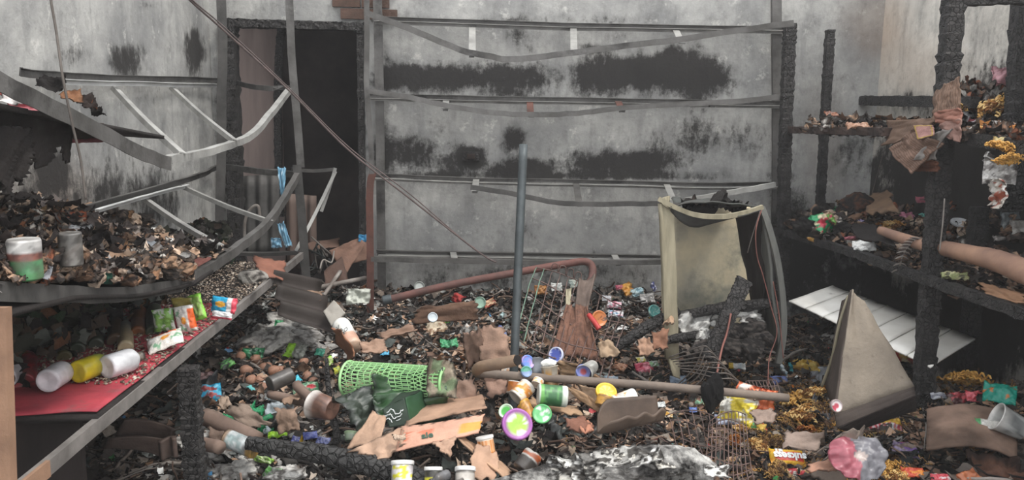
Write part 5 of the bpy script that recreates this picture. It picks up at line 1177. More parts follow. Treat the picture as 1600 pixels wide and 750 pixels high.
Pk('white and red packet beneath the blue packet on the shelf edge', 347, 492, 34, lambda u, v: c3('c9485c') if v < .25 else c3('ecebec'), (75, 4, -10), ('Z', ZS+.03), asp=.4, seed=6)
put('cardboard_sheet', mk_scrap('cardboard_sheet', '9a8f4a', 7, PRT, burn=.2), 285, 476, 34, 'dull olive-yellow card standing behind the fruit pouches', 'card', (85, 0, 0), ('Z', ZS+.1))
# left middle shelf: big items
PT = table(pile_h, XW-.1, XF+.1, .9, 3.6)
def onpile(px, py, dz=.015):
    d = ray(px, py); t = 1.0
    while t < 6:
        p = O+d*t
        if XW-.03 < p.x < XF and p.z < PT(p.x, p.y)+dz: break
        if p.x < XW-.03: break
        t += .006
    return O+d*t
A = onpile(41, 430, 0); B = A+Vector((.0, 0, .095))
turned('milk_tin', 'can', .036, .096, bands((.22, '4f8a58'), (.52, blot('5a9468', '4a7d55', 2, 3)), (.7, blot('8a5a50', '6d4a44', 3, 5)), (.96, blot('cfcdca', 'a8a6a4', 3, 6)), (1, 'bdbbb8')), A-Vector((0, 0, .01)), B, 'big green tin with a burnt silver top at the front of the left middle shelf', 'tin', seed=7, mottle=.35, anchor='the big green tin')
A = onpile(66, 420, 0); turned('milk_tin', 'can', .028, .085, bands((1, blot('7d7a76', '5f5c59', 3, 3))), A+Vector((.02, .1, -.01)), A+Vector((.02, .1, .1)), 'bare grey tin just behind the big green tin', 'tin', seed=8, mottle=.5)
put('torn_paper', mk_scrap('torn_paper', 'e1e3ea', 9, PAP, burn=.05, asp=1), 70, 424, 22, 'small white torn paper right of the big green tin', 'paper', (75, 20, 0), onpile)
PILE = [(157, 362, 42, 'a59184', 'flat beige slab', (60, 0, 50), .55, CRB), (125, 360, 32, 'd9dadd', 'crumpled white film', (30, 0, 10), .7, PRT), (115, 340, 36, 'b0654a', 'orange-red scorched cloth', (30, 0, 20), .7, PAP), (118, 322, 22, 'b8533a', 'bright orange-red scrap', (20, 0, 0), .6, PAP),
        (100, 375, 36, 'c9a39c', 'pinkish white wrapper', (40, 0, -30), .5, PRT), (105, 378, 14, 'c9633a', 'tiny orange scrap', (30, 0, 0), .7, PAP), (75, 362, 30, 'b39476', 'pale tan rag', (40, 0, 40), .7, PAP), (60, 328, 26, 'a88d6c', 'tan curled paper', (30, 0, 0), .6, PAP),
        (45, 345, 40, '8a8582', 'grey crumpled plastic', (30, 0, 0), .7, PRT), (20, 358, 40, '8f5f45', 'rust-brown cloth', (30, 0, 0), .7, PAP), (195, 408, 34, 'c9bfb6', 'white twisted strip', (30, 0, -10), .3, PRT), (150, 420, 40, 'a8948a', 'long pinkish-grey strip', (30, 0, -8), .3, PAP),
        (205, 362, 26, 'c2b5ab', 'pale pinkish wrapper', (30, 0, 20), .7, PAP), (232, 385, 36, '73777c', 'blue-grey crumpled bag', (30, 0, 40), .8, PRT), (282, 400, 30, 'a5a3a0', 'short pale roll', (30, 0, 0), .4, PAP), (290, 422, 32, 'b08466', 'tan crumpled cloth', (40, 0, 0), .8, PAP),
        (235, 430, 30, 'b58b6c', 'peach-tan scrap', (30, 0, 0), .6, PAP), (110, 430, 26, '8f6a55', 'brown scrap', (30, 0, 0), .6, PAP), (260, 375, 20, 'dcd9d4', 'small white scrap', (30, 0, 0), .5, PRT), (245, 357, 16, 'e3e1dc', 'tiny white scrap', (30, 0, 0), .5, PRT),
        (84, 398, 30, '5a5350', 'dark grey crumpled bag', (40, 0, 0), .8, ASH), (130, 408, 30, '4b4643', 'black crumpled bag', (40, 0, 30), .8, ASH), (178, 385, 40, '9a7455', 'brown crinkled foil', (35, 0, 30), .8, PAP), (10, 385, 34, '7a7572', 'grey flat scrap', (40, 0, 0), .8, PAP),
        (155, 435, 40, '2f5a4c', 'dark green netting scrap', (60, 0, 0), .4, PAP), (205, 440, 28, 'b98f70', 'tan scrap at the rail', (50, 0, 0), .6, PAP), (222, 340, 30, '3a3532', 'black curl', (30, 0, 0), .7, ASH), (195, 335, 24, '8a6a4f', 'brown curl', (30, 0, 0), .7, PAP)]
for i, (x, y, w_, c, lb, rt_, asp, m_) in enumerate(PILE):
    put('burnt_scrap', mk_scrap('burnt_scrap', c, 100+i, m_, asp=asp, crumple=.2, burn=.3, n=14), x, y, w_, lb+' '+('high on' if y < 345 else 'in the middle of' if y < 400 else 'at the front of')+' the burnt goods pile, left middle shelf', 'scrap', rt_, lambda a, b: onpile(a, b, .03))
    ANCH.append((x, y, 'the '+lb)) if w_ > 30 else None
# around the far end of the left shelves
card([at(395, 400, 4.2), at(445, 410, 4.3), at(440, 438, 4.1), at(412, 430, 4.0)], '8a5f50', 'reddish-brown cardboard stuck at the far end of the left rack', 70, burn=.3)
card([at(290, 398, 3.9), at(330, 402, 3.9), at(325, 418, 3.7), at(285, 412, 3.7)], '7a4f48', 'dull red-brown card at the end of the burnt goods pile', 71, burn=.3)
PB = plain('blue_film', '4f8fb8', .4, bump=.2)
for i, (q, lb) in enumerate([(((434, 262), (446, 264), (444, 318), (436, 300)), 'blue plastic strip hanging from the middle rail near the doorway'), (((432, 350), (444, 347), (455, 384), (446, 388)), 'light blue plastic flap hanging below the middle rail near the doorway'), (((422, 372), (438, 372), (440, 388), (424, 388)), 'dim blue crumpled plastic by the crossing rail')]):
    def cf(u, v): return c3('6d9ab4')*(.8+.5*float(fbm(u*5, v*5, 3))) if float(fbm(u*4, v*6, 5)) < .62 else c3('a9c2d0')
    tag(world_quad('blue_plastic', [at(*k, 4.55) for k in q], PRT, th=.004, n=14, wob=.03, fold=.01, ragged=.2, colf=cf, seed=i), lb, 'plastic')
for i, (x, y, w_, c, lb, Y_) in enumerate([(398, 434, 46, 'b5b0a8', 'whitish melted lump behind the left rack rail', 4.0), (322, 392, 36, 'b9b2aa', 'ash-white burnt can cluster at the wall end of the middle shelf', 4.1), (345, 398, 26, 'b3ab82', 'pale yellow box corner behind the middle rail', 4.2), (352, 368, 22, 'a39a90', 'small whitish lump beside the black door jamb', 4.6)]):
    put('ashen_lump', mk_chunk('ashen_lump', c, 40+i, ASH, sub=3, amp=.6, sq=(1, .8, .7), c2='4a4542'), x, y, w_, lb, 'lump', on=('Y', Y_))
# doorway junk
COR = mat('corrugated_sheet', '3a3330', '28231f', scale=5, rough=.7, bump=.3, soot=.2)
def corrug(name, A, B, C, D, label, m, waves=6, amp=.012, th=.003, cat='roof sheet'):
    A, B, C, D = map(np.array, (A, B, C, D)); n1, n2 = waves*8+1, 8; a = np.linspace(0, 1, n1)[:, None, None]; b = np.linspace(0, 1, n2)[None, :, None]
    P = A*(1-a)*(1-b)+B*a*(1-b)+C*a*b+D*(1-a)*b; nn = np.cross(B-A, D-A); nn /= np.linalg.norm(nn); P = P+nn*(amp*np.cos(a*2*PI*waves))
    return tag(obj(name, grid_solid(P, th, name, m)), label, cat)
corrug('corrugated_sheet', at(425, 425, 4.1), at(440, 500, 3.9), at(528, 528, 4.0), at(500, 440, 4.3), 'dark grey-brown corrugated roofing sheet lying across the doorway foot', COR, 3, .02)
tag(world_quad('sheet_end', [at(505, 488, 4.0), at(522, 470, 4.05), at(540, 490, 4.0), at(518, 510, 3.95)], mat('pale_fibre', 'a09b93', '86817a', scale=8), th=.02, wob=.005), 'pale grey broken fibre-cement piece at the end of the corrugated sheet', 'fragment')
corrug('tin_fence', at(446, 302, 5.3), at(494, 306, 5.3), at(494, 420, 5.28), at(448, 420, 5.28), 'brown corrugated tin standing in the doorway behind the left rack', mat('brown_tin', '6b5b53', '544742', scale=4, rough=.7, stretch=(4, 4, .5)), 3, .012)
corrug('tin_fence', at(378, 275, 5.35), at(436, 272, 5.35), at(436, 400, 5.3), at(380, 400, 5.3), 'sooty black ribbed tin sheet behind the blue plastic strip', SD, 3, .012)
card([at(514, 392, 4.95), at(560, 372, 5.0), at(572, 380, 5.0), at(540, 430, 4.9)], '85685a', 'brown cardboard flap opening in the doorway', 72, burn=.12, ragged=.05, anchor=(545, 395, 'the doorway cardboard'))
card([at(535, 395, 5.05), at(574, 365, 5.1), at(575, 405, 5.1), at(540, 415, 5.05)], '947566', 'lighter brown cardboard side standing against the rust post', 73, burn=.12, ragged=.05)
card([at(505, 425, 4.8), at(535, 400, 4.9), at(545, 440, 4.8), at(510, 455, 4.7)], '5f4c44', 'dark brown cardboard sheet sloping under the doorway flap', 74, burn=.3, ragged=.1)
card([at(478, 380, 5.25), at(530, 372, 5.4), at(530, 386, 5.2), at(484, 392, 5.15)], '6a554b', 'dim brown board lying just inside the doorway', 75, burn=.2, ragged=.1)
PWD = mat('ashy_wood', '96908a', '6d655f', scale=10, rough=.85, bump=.5)
for a, b, Y0, Y1, r, lb in [((497, 449), (572, 434), 4.6, 4.75, .016, 'grey ashy wooden bar lying in front of the doorway cardboard'), ((506, 462), (532, 424), 4.5, 4.8, .013, 'short pale wooden bar crossing the ashy bar')]:
    tubeobj('wooden_bar', [at(*a, Y0), at(*b, Y1)], r, PWD, lb, 'bar', n=4)
put('white_bag', mk_scrap('white_bag', 'b5b8ae', 11, PRT, crumple=.3, burn=.2, n=18), 560, 463, 36, 'dirty white bag with a greenish print leaning on the rust post', 'bag', (60, 0, 10), ('Y', 4.6))
put('blue_scrap', mk_scrap('blue_scrap', '3f86b0', 12, PRT, crumple=.3, burn=.1), 568, 372, 16, 'small bright blue scrap at the top of the doorway cardboard', 'scrap', (70, 0, 10), ('Y', 5.0))
rs = random.Random(9)
for k in range(7):
    c = at(490+rs.random()*35, 385+k*9, 4.95+.1*rs.random())
    wire([c+Vector(((rs.random()-.5)*.2, (rs.random()-.5)*.15, (rs.random()-.5)*.14)) for _ in range(6)], .006, BK if k % 3 else WG, ('black' if k % 3 else 'grey')+' melted cable tangled in the doorway, '+['topmost', 'second from the top', 'third from the top', 'middle one', 'third from the bottom', 'second from the bottom', 'lowest'][k], name='melted_cable')['group'] = 'tangled cables in the doorway'
wire([at(500, 420, 4.7), at(505, 406, 4.75), at(518, 410, 4.8), at(522, 392, 4.85)], .005, PWD, 'short pale cable end curling above the corrugated sheet', name='melted_cable')
tubeobj('tube_hoop', [at(382, 380, 5.0), at(383, 345, 5.0), at(392, 326, 5.0), at(403, 322, 5.0), at(406, 340, 5.0)], .010, PWD, 'pale bent tube hoop behind the left rack', 'tube', n=8)
# cables overhead
wire([at(170, -130, 3.1), at(288, -8, 3.6), at(350, 48, 3.9), at(450, 140, 4.2), at(545, 235, 4.4), at(640, 310, 4.5), at(745, 392, 4.6), at(775, 410, 4.62)], .0055, mat('dull_brown_cable', '6a5c5a', '4f4644', scale=20, bump=.1), 'long brown cable running down from the top left across the doorway')
wire([at(174, -130, 3.11), at(292, -8, 3.61), at(352, 44, 3.91), at(450, 136, 4.21), at(545, 230, 4.41), at(640, 303, 4.5), at(720, 372, 4.58), at(742, 388, 4.6)], .0035, MATS['dull_brown_cable'], 'thinner grey cable twisted along the long brown cable')
wire([atx(66, -100, -.9), atx(78, -10, -.9), atx(88, 50, -.9), atx(98, 120, -.9), atx(112, 190, -.9), atx(126, 250, -.9), atx(134, 312, -.9)], .0028, WG, 'thin grey wire hanging in front of the left shelves')
# wire basket (flattened grid) in the heap
WRU = mat('rusty_wire', '6b5650', '4a3d39', scale=20, rough=.7, bump=.1); WGR = mat('greenish_wire', '6f8a78', '566b5e', scale=20, rough=.7, bump=.1)
wbk = tag(empty('wire_basket', at(905, 520, 3.6)), 'large bent wire basket with square mesh tilted over the heap', 'basket')
Q = [np.array(at(838, 418, 4.0)), np.array(at(985, 476, 3.95)), np.array(at(948, 600, 3.3)), np.array(at(806, 520, 3.35))]
def gq(Q, u, v, bow=.04): 
    p = Q[0]*(1-u)*(1-v)+Q[1]*u*(1-v)+Q[2]*u*v+Q[3]*(1-u)*v; return Vector(p)+Vector((0, -bow*4*u*(1-u), bow*math.sin(u*5+v*4)*.6))-Vector(wbk.location)
for i in range(13):
    u = i/12; tubeobj('mesh_wire', [gq(Q, u, v/4) for v in range(5)], .0026, WGR if i < 2 else WRU, parent=wbk, n=5, dens=3, jit=.004, seed=i)
for j in range(5):
    v = j/4; tubeobj('mesh_wire', [gq(Q, u/5, v) for u in range(6)], .0032, WRU, parent=wbk, n=5, dens=3, jit=.003, seed=40+j)
ANCH += [(860, 450, 'the wire basket')]
for i, (x, y) in enumerate([(866, 424), (880, 428), (893, 432), (905, 438)]):
    tubeobj('hook', [gq(Q, .15+.08*i, 0), gq(Q, .15+.08*i, 0)+Vector((.01, 0, .035)), gq(Q, .15+.08*i, 0)+Vector((.035, 0, .03)), gq(Q, .15+.08*i, 0)+Vector((.035, 0, -.01))], .003, WRU, parent=wbk, n=5, dens=3)
# bent spring-like rack
def wrack(name, label, curves, r=.0028, m=WG, cat='wire rack'):
    o = tag(empty(name, curves[0][0]), label, cat)
    for i, c in enumerate(curves): tubeobj('rack_wire', rel(o, *c), r, m, parent=o, n=5, dens=4)
    return o
cs = []
for i in range(7):
    s = i*6
    cs.append([at(1045+s*.6, 558+s*.6, 3.2), at(1075+s*.5, 548+s, 3.15), at(1098+s*.7, 541+s*1.4, 3.1), at(1108+s, 545+s*1.3, 3.1), at(1128+s*.9, 570+s*.9, 3.15), at(1142+s, 600+s*.3, 3.2)])
for i in range(4): cs.append([at(1098+i*3, 545+i*9, 3.1), at(1085+i*2, 575+i*8, 3.12), at(1060-i*3, 600+i*6, 3.2)])
wrack('bent_wire_rack', 'springy bent grey wire rack fanning out at the foot of the open cabinet', cs); ANCH.append((1090, 560, 'the springy wire rack'))
Q2 = [np.array(at(1165, 596, 3.1)), np.array(at(1212, 594, 3.1)), np.array(at(1222, 622, 2.95)), np.array(at(1178, 626, 2.95))]
def flatgrid(name, Q, nu, nv, label, m, r=.002, bow=.0):
    o = tag(empty(name, Q[0]), label, 'wire grid'); o0 = Vector(o.location)
    g = lambda u, v: Vector(Q[0]*(1-u)*(1-v)+Q[1]*u*(1-v)+Q[2]*u*v+Q[3]*(1-u)*v)+Vector((0, 0, bow*math.sin(u*3+v*4)))-o0
    for i in range(nu+1): tubeobj('grid_wire', [g(i/nu, t/4) for t in range(5)], r, m, parent=o, n=4, dens=2, jit=.003, seed=i)
    for j in range(nv+1): tubeobj('grid_wire', [g(t/4, j/nv) for t in range(5)], r*1.1, m, parent=o, n=4, dens=2, jit=.003, seed=50+j)
    return o
flatgrid('wire_grid', Q2, 9, 3, 'small rusty wire grid behind the long pole end', WRU)
Q3 = [np.array(at(1108, 660, 2.8)), np.array(at(1165, 650, 2.85)), np.array(at(1180, 770, 2.45)), np.array(at(1100, 780, 2.4))]
flatgrid('wire_grid', Q3, 10, 9, 'brown square-mesh wire grid lying at the bottom front right of the ash log', WRU, .0022, .03)
Q4 = [np.array(at(1040, 650, 2.85)), np.array(at(1120, 655, 2.85)), np.array(at(1140, 700, 2.7)), np.array(at(1060, 705, 2.7))]
flatgrid('wire_grid', Q4, 6, 3, 'sagging dark wire grid behind the thick end of the ash log', WRU, .002, .03)
for a, m_, r, lb in [([(1000, 655), (1040, 690), (1090, 705), (1150, 703), (1205, 706)], WRU, .003, 'long rusty wire curving past the yellow noodle packet'),
                  ([(1050, 640), (1100, 652), (1160, 655), (1232, 654)], WRU, .0026, 'rusty wire lying level under the orange and yellow packet'), ([(1085, 632), (1150, 630), (1210, 628), (1245, 618)], WG, .0024, 'thin wire crossing just below the long pole end'),
                  ([(1130, 742), (1150, 720), (1165, 700)], SD, .003, 'dark bent wire on the square-mesh grid'), ([(1428, 590), (1427, 605), (1420, 625), (1404, 655)], WG, .003, 'pale wire curling off the corner of the bent tray'),
                  ([(1442, 638), (1447, 665), (1444, 700)], PWD, .003, 'knotted pale cord hanging at the base of the black post'), ([(1300, 672), (1345, 665), (1362, 662)], PWD, .0025, 'thin cord leading to the striped snack packet'),
                  ([(200, 740), (250, 724), (300, 722), (340, 735), (345, 755)], WG, .004, 'pale grey wire arching across the bottom left corner'), ([(180, 752), (240, 732), (300, 738), (340, 750)], WG, .0035, 'second grey wire low in the bottom left corner'),
                  ([(765, 472), (735, 500), (700, 530)], WG, .003, 'thin rod slanting below the grey-brown rubble near the hoses'), ([(635, 508), (660, 528), (690, 550)], WG, .004, 'thin dark rod sloping down to the green basket end')]:
    wire([hp(x, y, .05) for x, y in a], r, m_, lb, jit=.004)
# burnt upright stick (front left of the green basket)
A = hp(530, 702, .0); P_ = [A, at(522, 660, A.y+.05), at(514, 615, A.y+.1), at(510, 560, A.y+.15)]
tubeobj('burnt_stick', P_, [.019, .015, .012, .008], CH, 'thin burnt black stick standing left of the green net basket', 'stick', n=9, rj=.15)
put('black_lump', mk_chunk('black_lump', '1c1b1b', 61, ASH, sub=3, amp=.7, sq=(.8, .7, 1.5)), 1113, 612, 36, 'black melted lump hanging on the long pole', 'lump', on=('Y', 2.93))
# red handled thing in the basket
RD = plain('red_plastic', 'a83a38', .45, bump=.1)
tubeobj('red_plastic_strip', [at(920, 492, 3.55), at(930, 505, 3.5), at(936, 514, 3.48)], .012, RD, 'flat red plastic strip inside the wire basket', 'plastic', n=8)
disc(936, 498, 13, lambda a, r: 'b8713f' if float(fbm(a*2, r*3, 2)) > .4 else '4a3a33', 'half-burnt orange disc behind the red strip', (70, 0, 20), 3.6, cat='disc')
# ================================================================== packets in the heap
def onh(dz=.03): return lambda x, y: hp(x, y, dz+.015)
def ukses(u, v):
    if .2 < v < .78 and .1 < u < .95: return c3('c93a34') if not (.27 < v < .72 and u < .92) else c3('b8362f')
    return c3('e3b632') if float(fbm(u*6, v*5, 3)) > .45 else c3('d99a2c')
o = Pk('yellow noodle packet with big white upside-down letters on a red band', 1230, 716, 56, ukses, (38, 4, 0), onh(.05), asp=.56, fat=.14, crush=.03, seed=31, anchor='the yellow noodle packet')
bpy.context.view_layer.update(); s_ = o.scale.x; Mo = o.matrix_world.to_3x3().normalized()
for txt, size, u, v in (("suksess", .31, .03, -.005), ('isi 2', .13, -.25, .155)):
    q = lettering(txt, size, TW, None, (0, 0, 0), (-1, 0, 0), (0, -1, 0), bold=.012, font_ext=.004); q.parent = o; q.matrix_world = Matrix.Identity(4); q.matrix_basis = Matrix.Translation((u, v, .155-abs(v)*.15)) @ Matrix.Rotation(PI, 4, 'Z')
PK = [ # x y w label colours asp rot
 (1152, 640, 58, 'white and yellow packet propped below the long pole', patchy('e6e3d8', 'd9c33a', s=2, th=.52), .75, (66, 0, -45), ('Y', 2.97)),
 (1178, 626, 70, 'bright orange packet poking out over and under the long pole', patchy('d9744a', 'e8dcd2', 'c65a3a', s=4, th=.64), .7, (66, 0, -48), ('Y', 3.02)),
 (1152, 572, 26, 'small yellow and pale blue packet behind the springy wire rack', stripes('d9b84a', 'dfe0e0', 'c9d3da', 'd9dcdc'), .45, (40, 0, -10), .04),
 (1224, 578, 24, 'white bottle-shaped pack right of the red wires', patchy('d5dcde', '9fb8c4', s=3), .7, (60, 0, 80), .05),
 (1236, 574, 20, 'teal curved wrapper beside the white pack', patchy('2f8a96', '56a8ac', s=3), .6, (60, 0, 70), .05),
 (1218, 594, 26, 'dusky blue wrapper below the white pack', patchy('5a68a0', '7c88b4', s=3), .6, (40, 0, 0), .03),
 (1258, 571, 44, 'golden yellow wrapper lying above the clear bag', patchy('c9a23a', 'dcc26a', 'a57f30', s=3), .4, (30, 0, -12), .05),
 (1284, 590, 34, 'clear greyish bag against the edge of the bent tray', patchy('8d9096', 'b3b6bb', s=3), 1.1, (60, 0, 0), .05),
 (1190, 668, 34, 'red and gold snack wrapper folded open', patchy('a8353a', 'c9a03f', 'd9b75a', s=5, th=.5), .7, (50, 0, 60), .04),
 (1383, 662, 50, 'striped snack packet, yellow above and white below, near the bent tray', lambda u, v: c3('c9a23c') if v > .5 else (c3('d9d5d6') if (int(u*14) % 2) else c3('b8424e')), .5, (35, 0, -8), .04),
 (1402, 548, 46, 'brown and yellow cellophane noodle packet stuck behind the bent tray', patchy('8a4a34', 'c9a04a', 'd9c49a', 'b8463a', s=6, th=.56), .8, (50, 0, -25), .12),
 (1418, 702, 44, 'torn purple and tan wrapper under the striped snack packet', patchy('7a6a60', '6f5090', '8f80a0', s=3, th=.55), .6, (30, 0, -30), .03),
 (1427, 738, 34, 'orange-red wrapper at the bottom edge near the dark shelf foot', patchy('c9513a', 'd98a3a', s=3, th=.5), .6, (30, 0, -10), .03),
 (1470, 748, 30, 'red crumpled wrapper at the bottom edge beside the brown cloth', patchy('b8404a', 'd0c0c0', s=3, th=.6), .6, (30, 0, 0), .03),
 (1522, 750, 46, 'orange-brown rounded wrapper at the bottom right edge', patchy('9a5a3a', 'b8704a', s=3), .8, (30, 0, 30), .03),
 (1252, 742, 42, 'red and white striped wrapper full of noodles at the bottom edge', patchy('c0a070', 'b83a40', 'd9d6d0', s=4, th=.55), .6, (30, 0, 10), .03),
 (1466, 618, 26, 'silver and white packet beside the black post', patchy('c9cad2', '9a9cab', s=3), .5, (40, 0, 0), .05),
 (1500, 622, 36, 'dark red wrapper above the brown arched cardboard', patchy('8f3a3f', 'b84a52', '4a2c2c', s=3, th=.5), .6, (40, 0, 10), .05),
 (1528, 620, 34, 'bright red crumpled wrapper left of the teal packet', patchy('a8343c', 'c9606a', s=5, th=.5), .6, (40, 0, -20), .05),
 (1562, 614, 46, 'teal food packet with an orange picture at the right edge', patchy('178a78', 'c9743a', s=5, th=.66), .75, (45, 0, -35), .06),
 (1530, 645, 16, 'small white and red box end in front of the red wrappers', stripes('b8404a', 'd5d5d2', 'd5d5d2'), .9, (60, 0, 80), .06),
 (960, 476, 22, 'white and pink tin-shaped pack inside the wire basket', patchy('e3dfe2', 'd98aa0', s=2), .55, (60, 0, -20), .08),
 (962, 490, 24, 'white and blue pack just below the pink one', patchy('e6e6e8', '9ab8d0', 'd9a0b0', s=4), .45, (60, 0, -15), .08),
 (948, 466, 14, 'tiny white wrapper above the pink pack', patchy('dadadd', 'b9b9bd', s=2), .7, (60, 0, -15), .08),
 (981, 452, 34, 'orange food packet on the heap behind the wire basket', patchy('c98a35', 'd9a85a', s=2), .65, (60, 0, 55), .06),
 (968, 449, 14, 'small pinkish-red wrapper left of the orange food packet', patchy('b8506a', 'c97a86', s=2), .6, (60, 0, 20), .06),
 (997, 456, 28, 'pale blue bottle-shaped wrapper right of the orange food packet', patchy('b5c9cc', '8fb0bc', s=2), .5, (60, 0, 40), .06),
 (1021, 448, 20, 'dark blue and white wrapper close to the cabinet post', patchy('4a5090', 'cfcfe0', '3a3d60', s=3, th=.5), .7, (60, 0, 70), .06),
 (1012, 466, 24, 'greyish white crumpled wrapper under the blue one', patchy('b0aeac', '8a8886', s=2), .7, (60, 0, 10), .05),
 (845, 453, 20, 'brown-orange pack at the left end of the wire basket', patchy('8f5f35', 'b07c46', s=2), .8, (60, 0, 10), .05),
 (870, 448, 18, 'small white crumpled pack under the basket hooks', patchy('dcdad6', 'aeb3b0', s=2), .8, (60, 0, 10), .06),
 (897, 443, 18, 'grey-green pack between the hooks and the flared sheet', patchy('8d9a94', 'b4b9b0', s=2), .8, (60, 0, 30), .08),
 (715, 466, 30, 'bright red crumpled bag beside the brown board', patchy('a33434', 'bf4c48', s=2), .55, (50, 0, -60), .06),
 (765, 473, 34, 'long red and tan wrapper near the grey pipe', patchy('a86a4a', 'b84a44', 'd0b090', s=2, th=.5), .35, (50, 0, 60), .06),
 (690, 503, 26, 'lime-green scrap of packaging below the hoses', patchy('6fbf3f', '4a7a3a', s=2), .25, (30, 0, 30), .04),
 (702, 536, 28, 'green crinkled wrapper above the basket end', patchy('4fa070', '2f7a50', s=2), .7, (30, 0, 10), .04),
 (601, 551, 14, 'tiny bright blue scrap on the rim of the green basket', patchy('3a98c0', '60b0d0', s=2), .7, (30, 0, 10), .07),
 (748, 552, 16, 'orange scrap on the pinkish-brown cardboard', patchy('d07a4a', 'b85a3a', s=2), .8, (60, 0, 40), .06),
 (680, 510, 40, 'cream and brown crumpled paper in front of the brown board', patchy('b09a80', '8a6a50', 'd0c0a8', s=2, th=.5), .9, (30, 0, 40), .04),
 (785, 492, 18, 'pale blue strip by the grey pipe', patchy('a9bfc0', '7f9496', s=2), .4, (70, 0, 80), .04),
 (785, 518, 26, 'blue crumpled bag left of the grey pipe', patchy('6a78b0', '9aa4c4', s=2), .8, (40, 0, 80), .04),
 (325, 614, 40, 'bright blue crumpled packet by the black burnt post', patchy('2f9cc4', '5fb8d4', 'a04a4a', s=2, th=.6), .8, (45, 0, 20), .05),
 (320, 590, 34, 'grey and pink torn wrapper above the blue crumpled packet', patchy('8f6a6c', '6a5a5a', 's' and 'b0908c', s=2), .6, (40, 0, 20), .05),
 (355, 568, 30, 'green foil wrapper on the dark rubble left of the eggs', patchy('3f7a40', '6fb060', '2a3a2a', s=3, th=.5), .5, (40, 0, 70), .05),
 (462, 548, 36, 'lime and grey crushed cup pack beside the brown eggs', lambda u, v: c3('9ad03a') if u < .4 else c3('8d9088'), .7, (50, 0, -20), .06),
 (500, 550, 16, 'small turquoise crumpled scrap above the burnt stick', patchy('3fb090', '7fd0b8', s=2), .8, (50, 0, -20), .05),
 (464, 596, 24, 'turquoise wrapper beside the dark sooty tin', patchy('2fa0c0', '4fc0d0', s=2), .8, (50, 0, 70), .06),
 (478, 606, 40, 'green label packet with a red dot near the dark tin', lambda u, v: c3('b8404a') if math.hypot(u-.7, v-.5) < .18 else c3('4a7a5a') if float(fbm(u*4, v*4, 3)) > .45 else c3('8fa890'), .5, (45, 0, 20), .05),
 (436, 592, 12, 'small white and blue scrap by the dark tin mouth', patchy('c9d3e0', '7a90c0', s=2), .8, (45, 0, 20), .05),
 (395, 552, 34, 'green torn bag under the rim of the left rack', patchy('2f7a50', '1f4a35', s=2), .6, (45, 0, 0), .04),
 (437, 506, 16, 'green bottle-cap-like scrap on the ash', patchy('2f8a5a', '4fa070', s=2), .9, (45, 0, 0), .06),
 (384, 446, 26, 'green and orange wrapper on the left rack end', patchy('3f9a50', 'c97a3a', '8fbf70', s=2), .6, (45, 0, 0), .0),
 (434, 678, 30, 'lime-green curled rind behind the charred log', patchy('9fcf3a', '7fae3a', s=2), .35, (35, 0, 10), .05),
 (412, 718, 36, 'lime-green curled strip in front of the charred log', patchy('8fbf3f', '5f8a3a', 'c0cfa0', s=2), .3, (35, 0, -30), .05),
 (425, 738, 30, 'green and clear plastic scrap at the bottom edge', patchy('5f9a50', '8a9088', s=2), .7, (35, 0, -30), .05),
 (380, 680, 26, 'lime and white torn label under the pale tin', patchy('a8c84a', 'dcdccc', s=2), .5, (35, 0, 50), .02),
 (485, 680, 22, 'blue crumpled wrapper just behind the charred log', patchy('5560a8', '8088c0', s=2), .6, (35, 0, 20), .05),
 (505, 688, 22, 'lilac-blue wrapper beside the burnt stick foot', patchy('7078b0', '9aa0c8', s=2), .6, (35, 0, -20), .05),
 (462, 686, 14, 'small violet-blue scrap behind the charred log', patchy('6a70b8', 'a0a4cc', s=2), .8, (35, 0, -20), .05),
 (514, 565, 24, 'lime-green wrapper hooked on top of the burnt stick', patchy('8fc83a', 'c0d090', s=2), .6, (70, 0, 80), .12),
 (527, 578, 16, 'yellow-green scrap left of the green basket', patchy('b8b83a', '8f9a4a', s=2), .7, (60, 0, 60), .05),
 (955, 592, 22, 'pale blue flattened cup on the far side of the long pole', patchy('a9bccc', 'c9d3dc', s=2), .5, (30, 0, -10), .04),
 (936, 588, 30, 'flattened grey ribbed cup beside the lilac foil lid', lambda u, v: c3('9aa09c') if int(v*9) % 2 else c3('70766f'), .6, (30, 0, -20), .04),
 (968, 572, 26, 'orange-pink food wrapper at the foot of the wire basket', patchy('b06a48', 'd0a890', 'c09070', s=2), .5, (40, 0, -50), .05),
 (1008, 575, 30, 'pink-red bag left of the springy wire rack', patchy('c04a60', 'd98a98', s=2), .7, (40, 0, 20), .05),
 (1002, 562, 16, 'yellow and white wrapper behind the pink-red bag', patchy('c9bf5a', 'e0ddd0', s=2), .7, (40, 0, 20), .05),
 (1022, 568, 16, 'green-capped clear scrap right of the pink-red bag', patchy('6f9a6a', '9a9c98', s=2), .7, (40, 0, 20), .05),
 (1060, 596, 26, 'dusty blue plastic cup piece at the cabinet foot', patchy('6f7f94', '8a98a8', s=2), .8, (50, 0, 0), .05),
 (1097, 628, 22, 'mint-green scrap in front of the black lump', patchy('9ac4a8', '7fae90', s=2), .5, (30, 0, -20), .04),
 (1135, 655, 34, 'grey-blue clear plastic bag under the rusty wires', patchy('8a94ac', 'a8b0c4', s=2), .6, (30, 0, 0), .04),
 (1032, 632, 16, 'white crumpled scrap behind the curved shell', patchy('dcdedc', 'b0b4b4', s=2), .7, (30, 0, 0), .05),
 (1040, 648, 22, 'white and amber wrapper at the shell end', patchy('d8d2c4', 'c99a3a', s=2), .5, (30, 0, -10), .04),
 (1083, 640, 12, 'little blue cap under the rusty wires', patchy('4a64a8', '7088c0', s=2), .9, (30, 0, -10), .04),
]
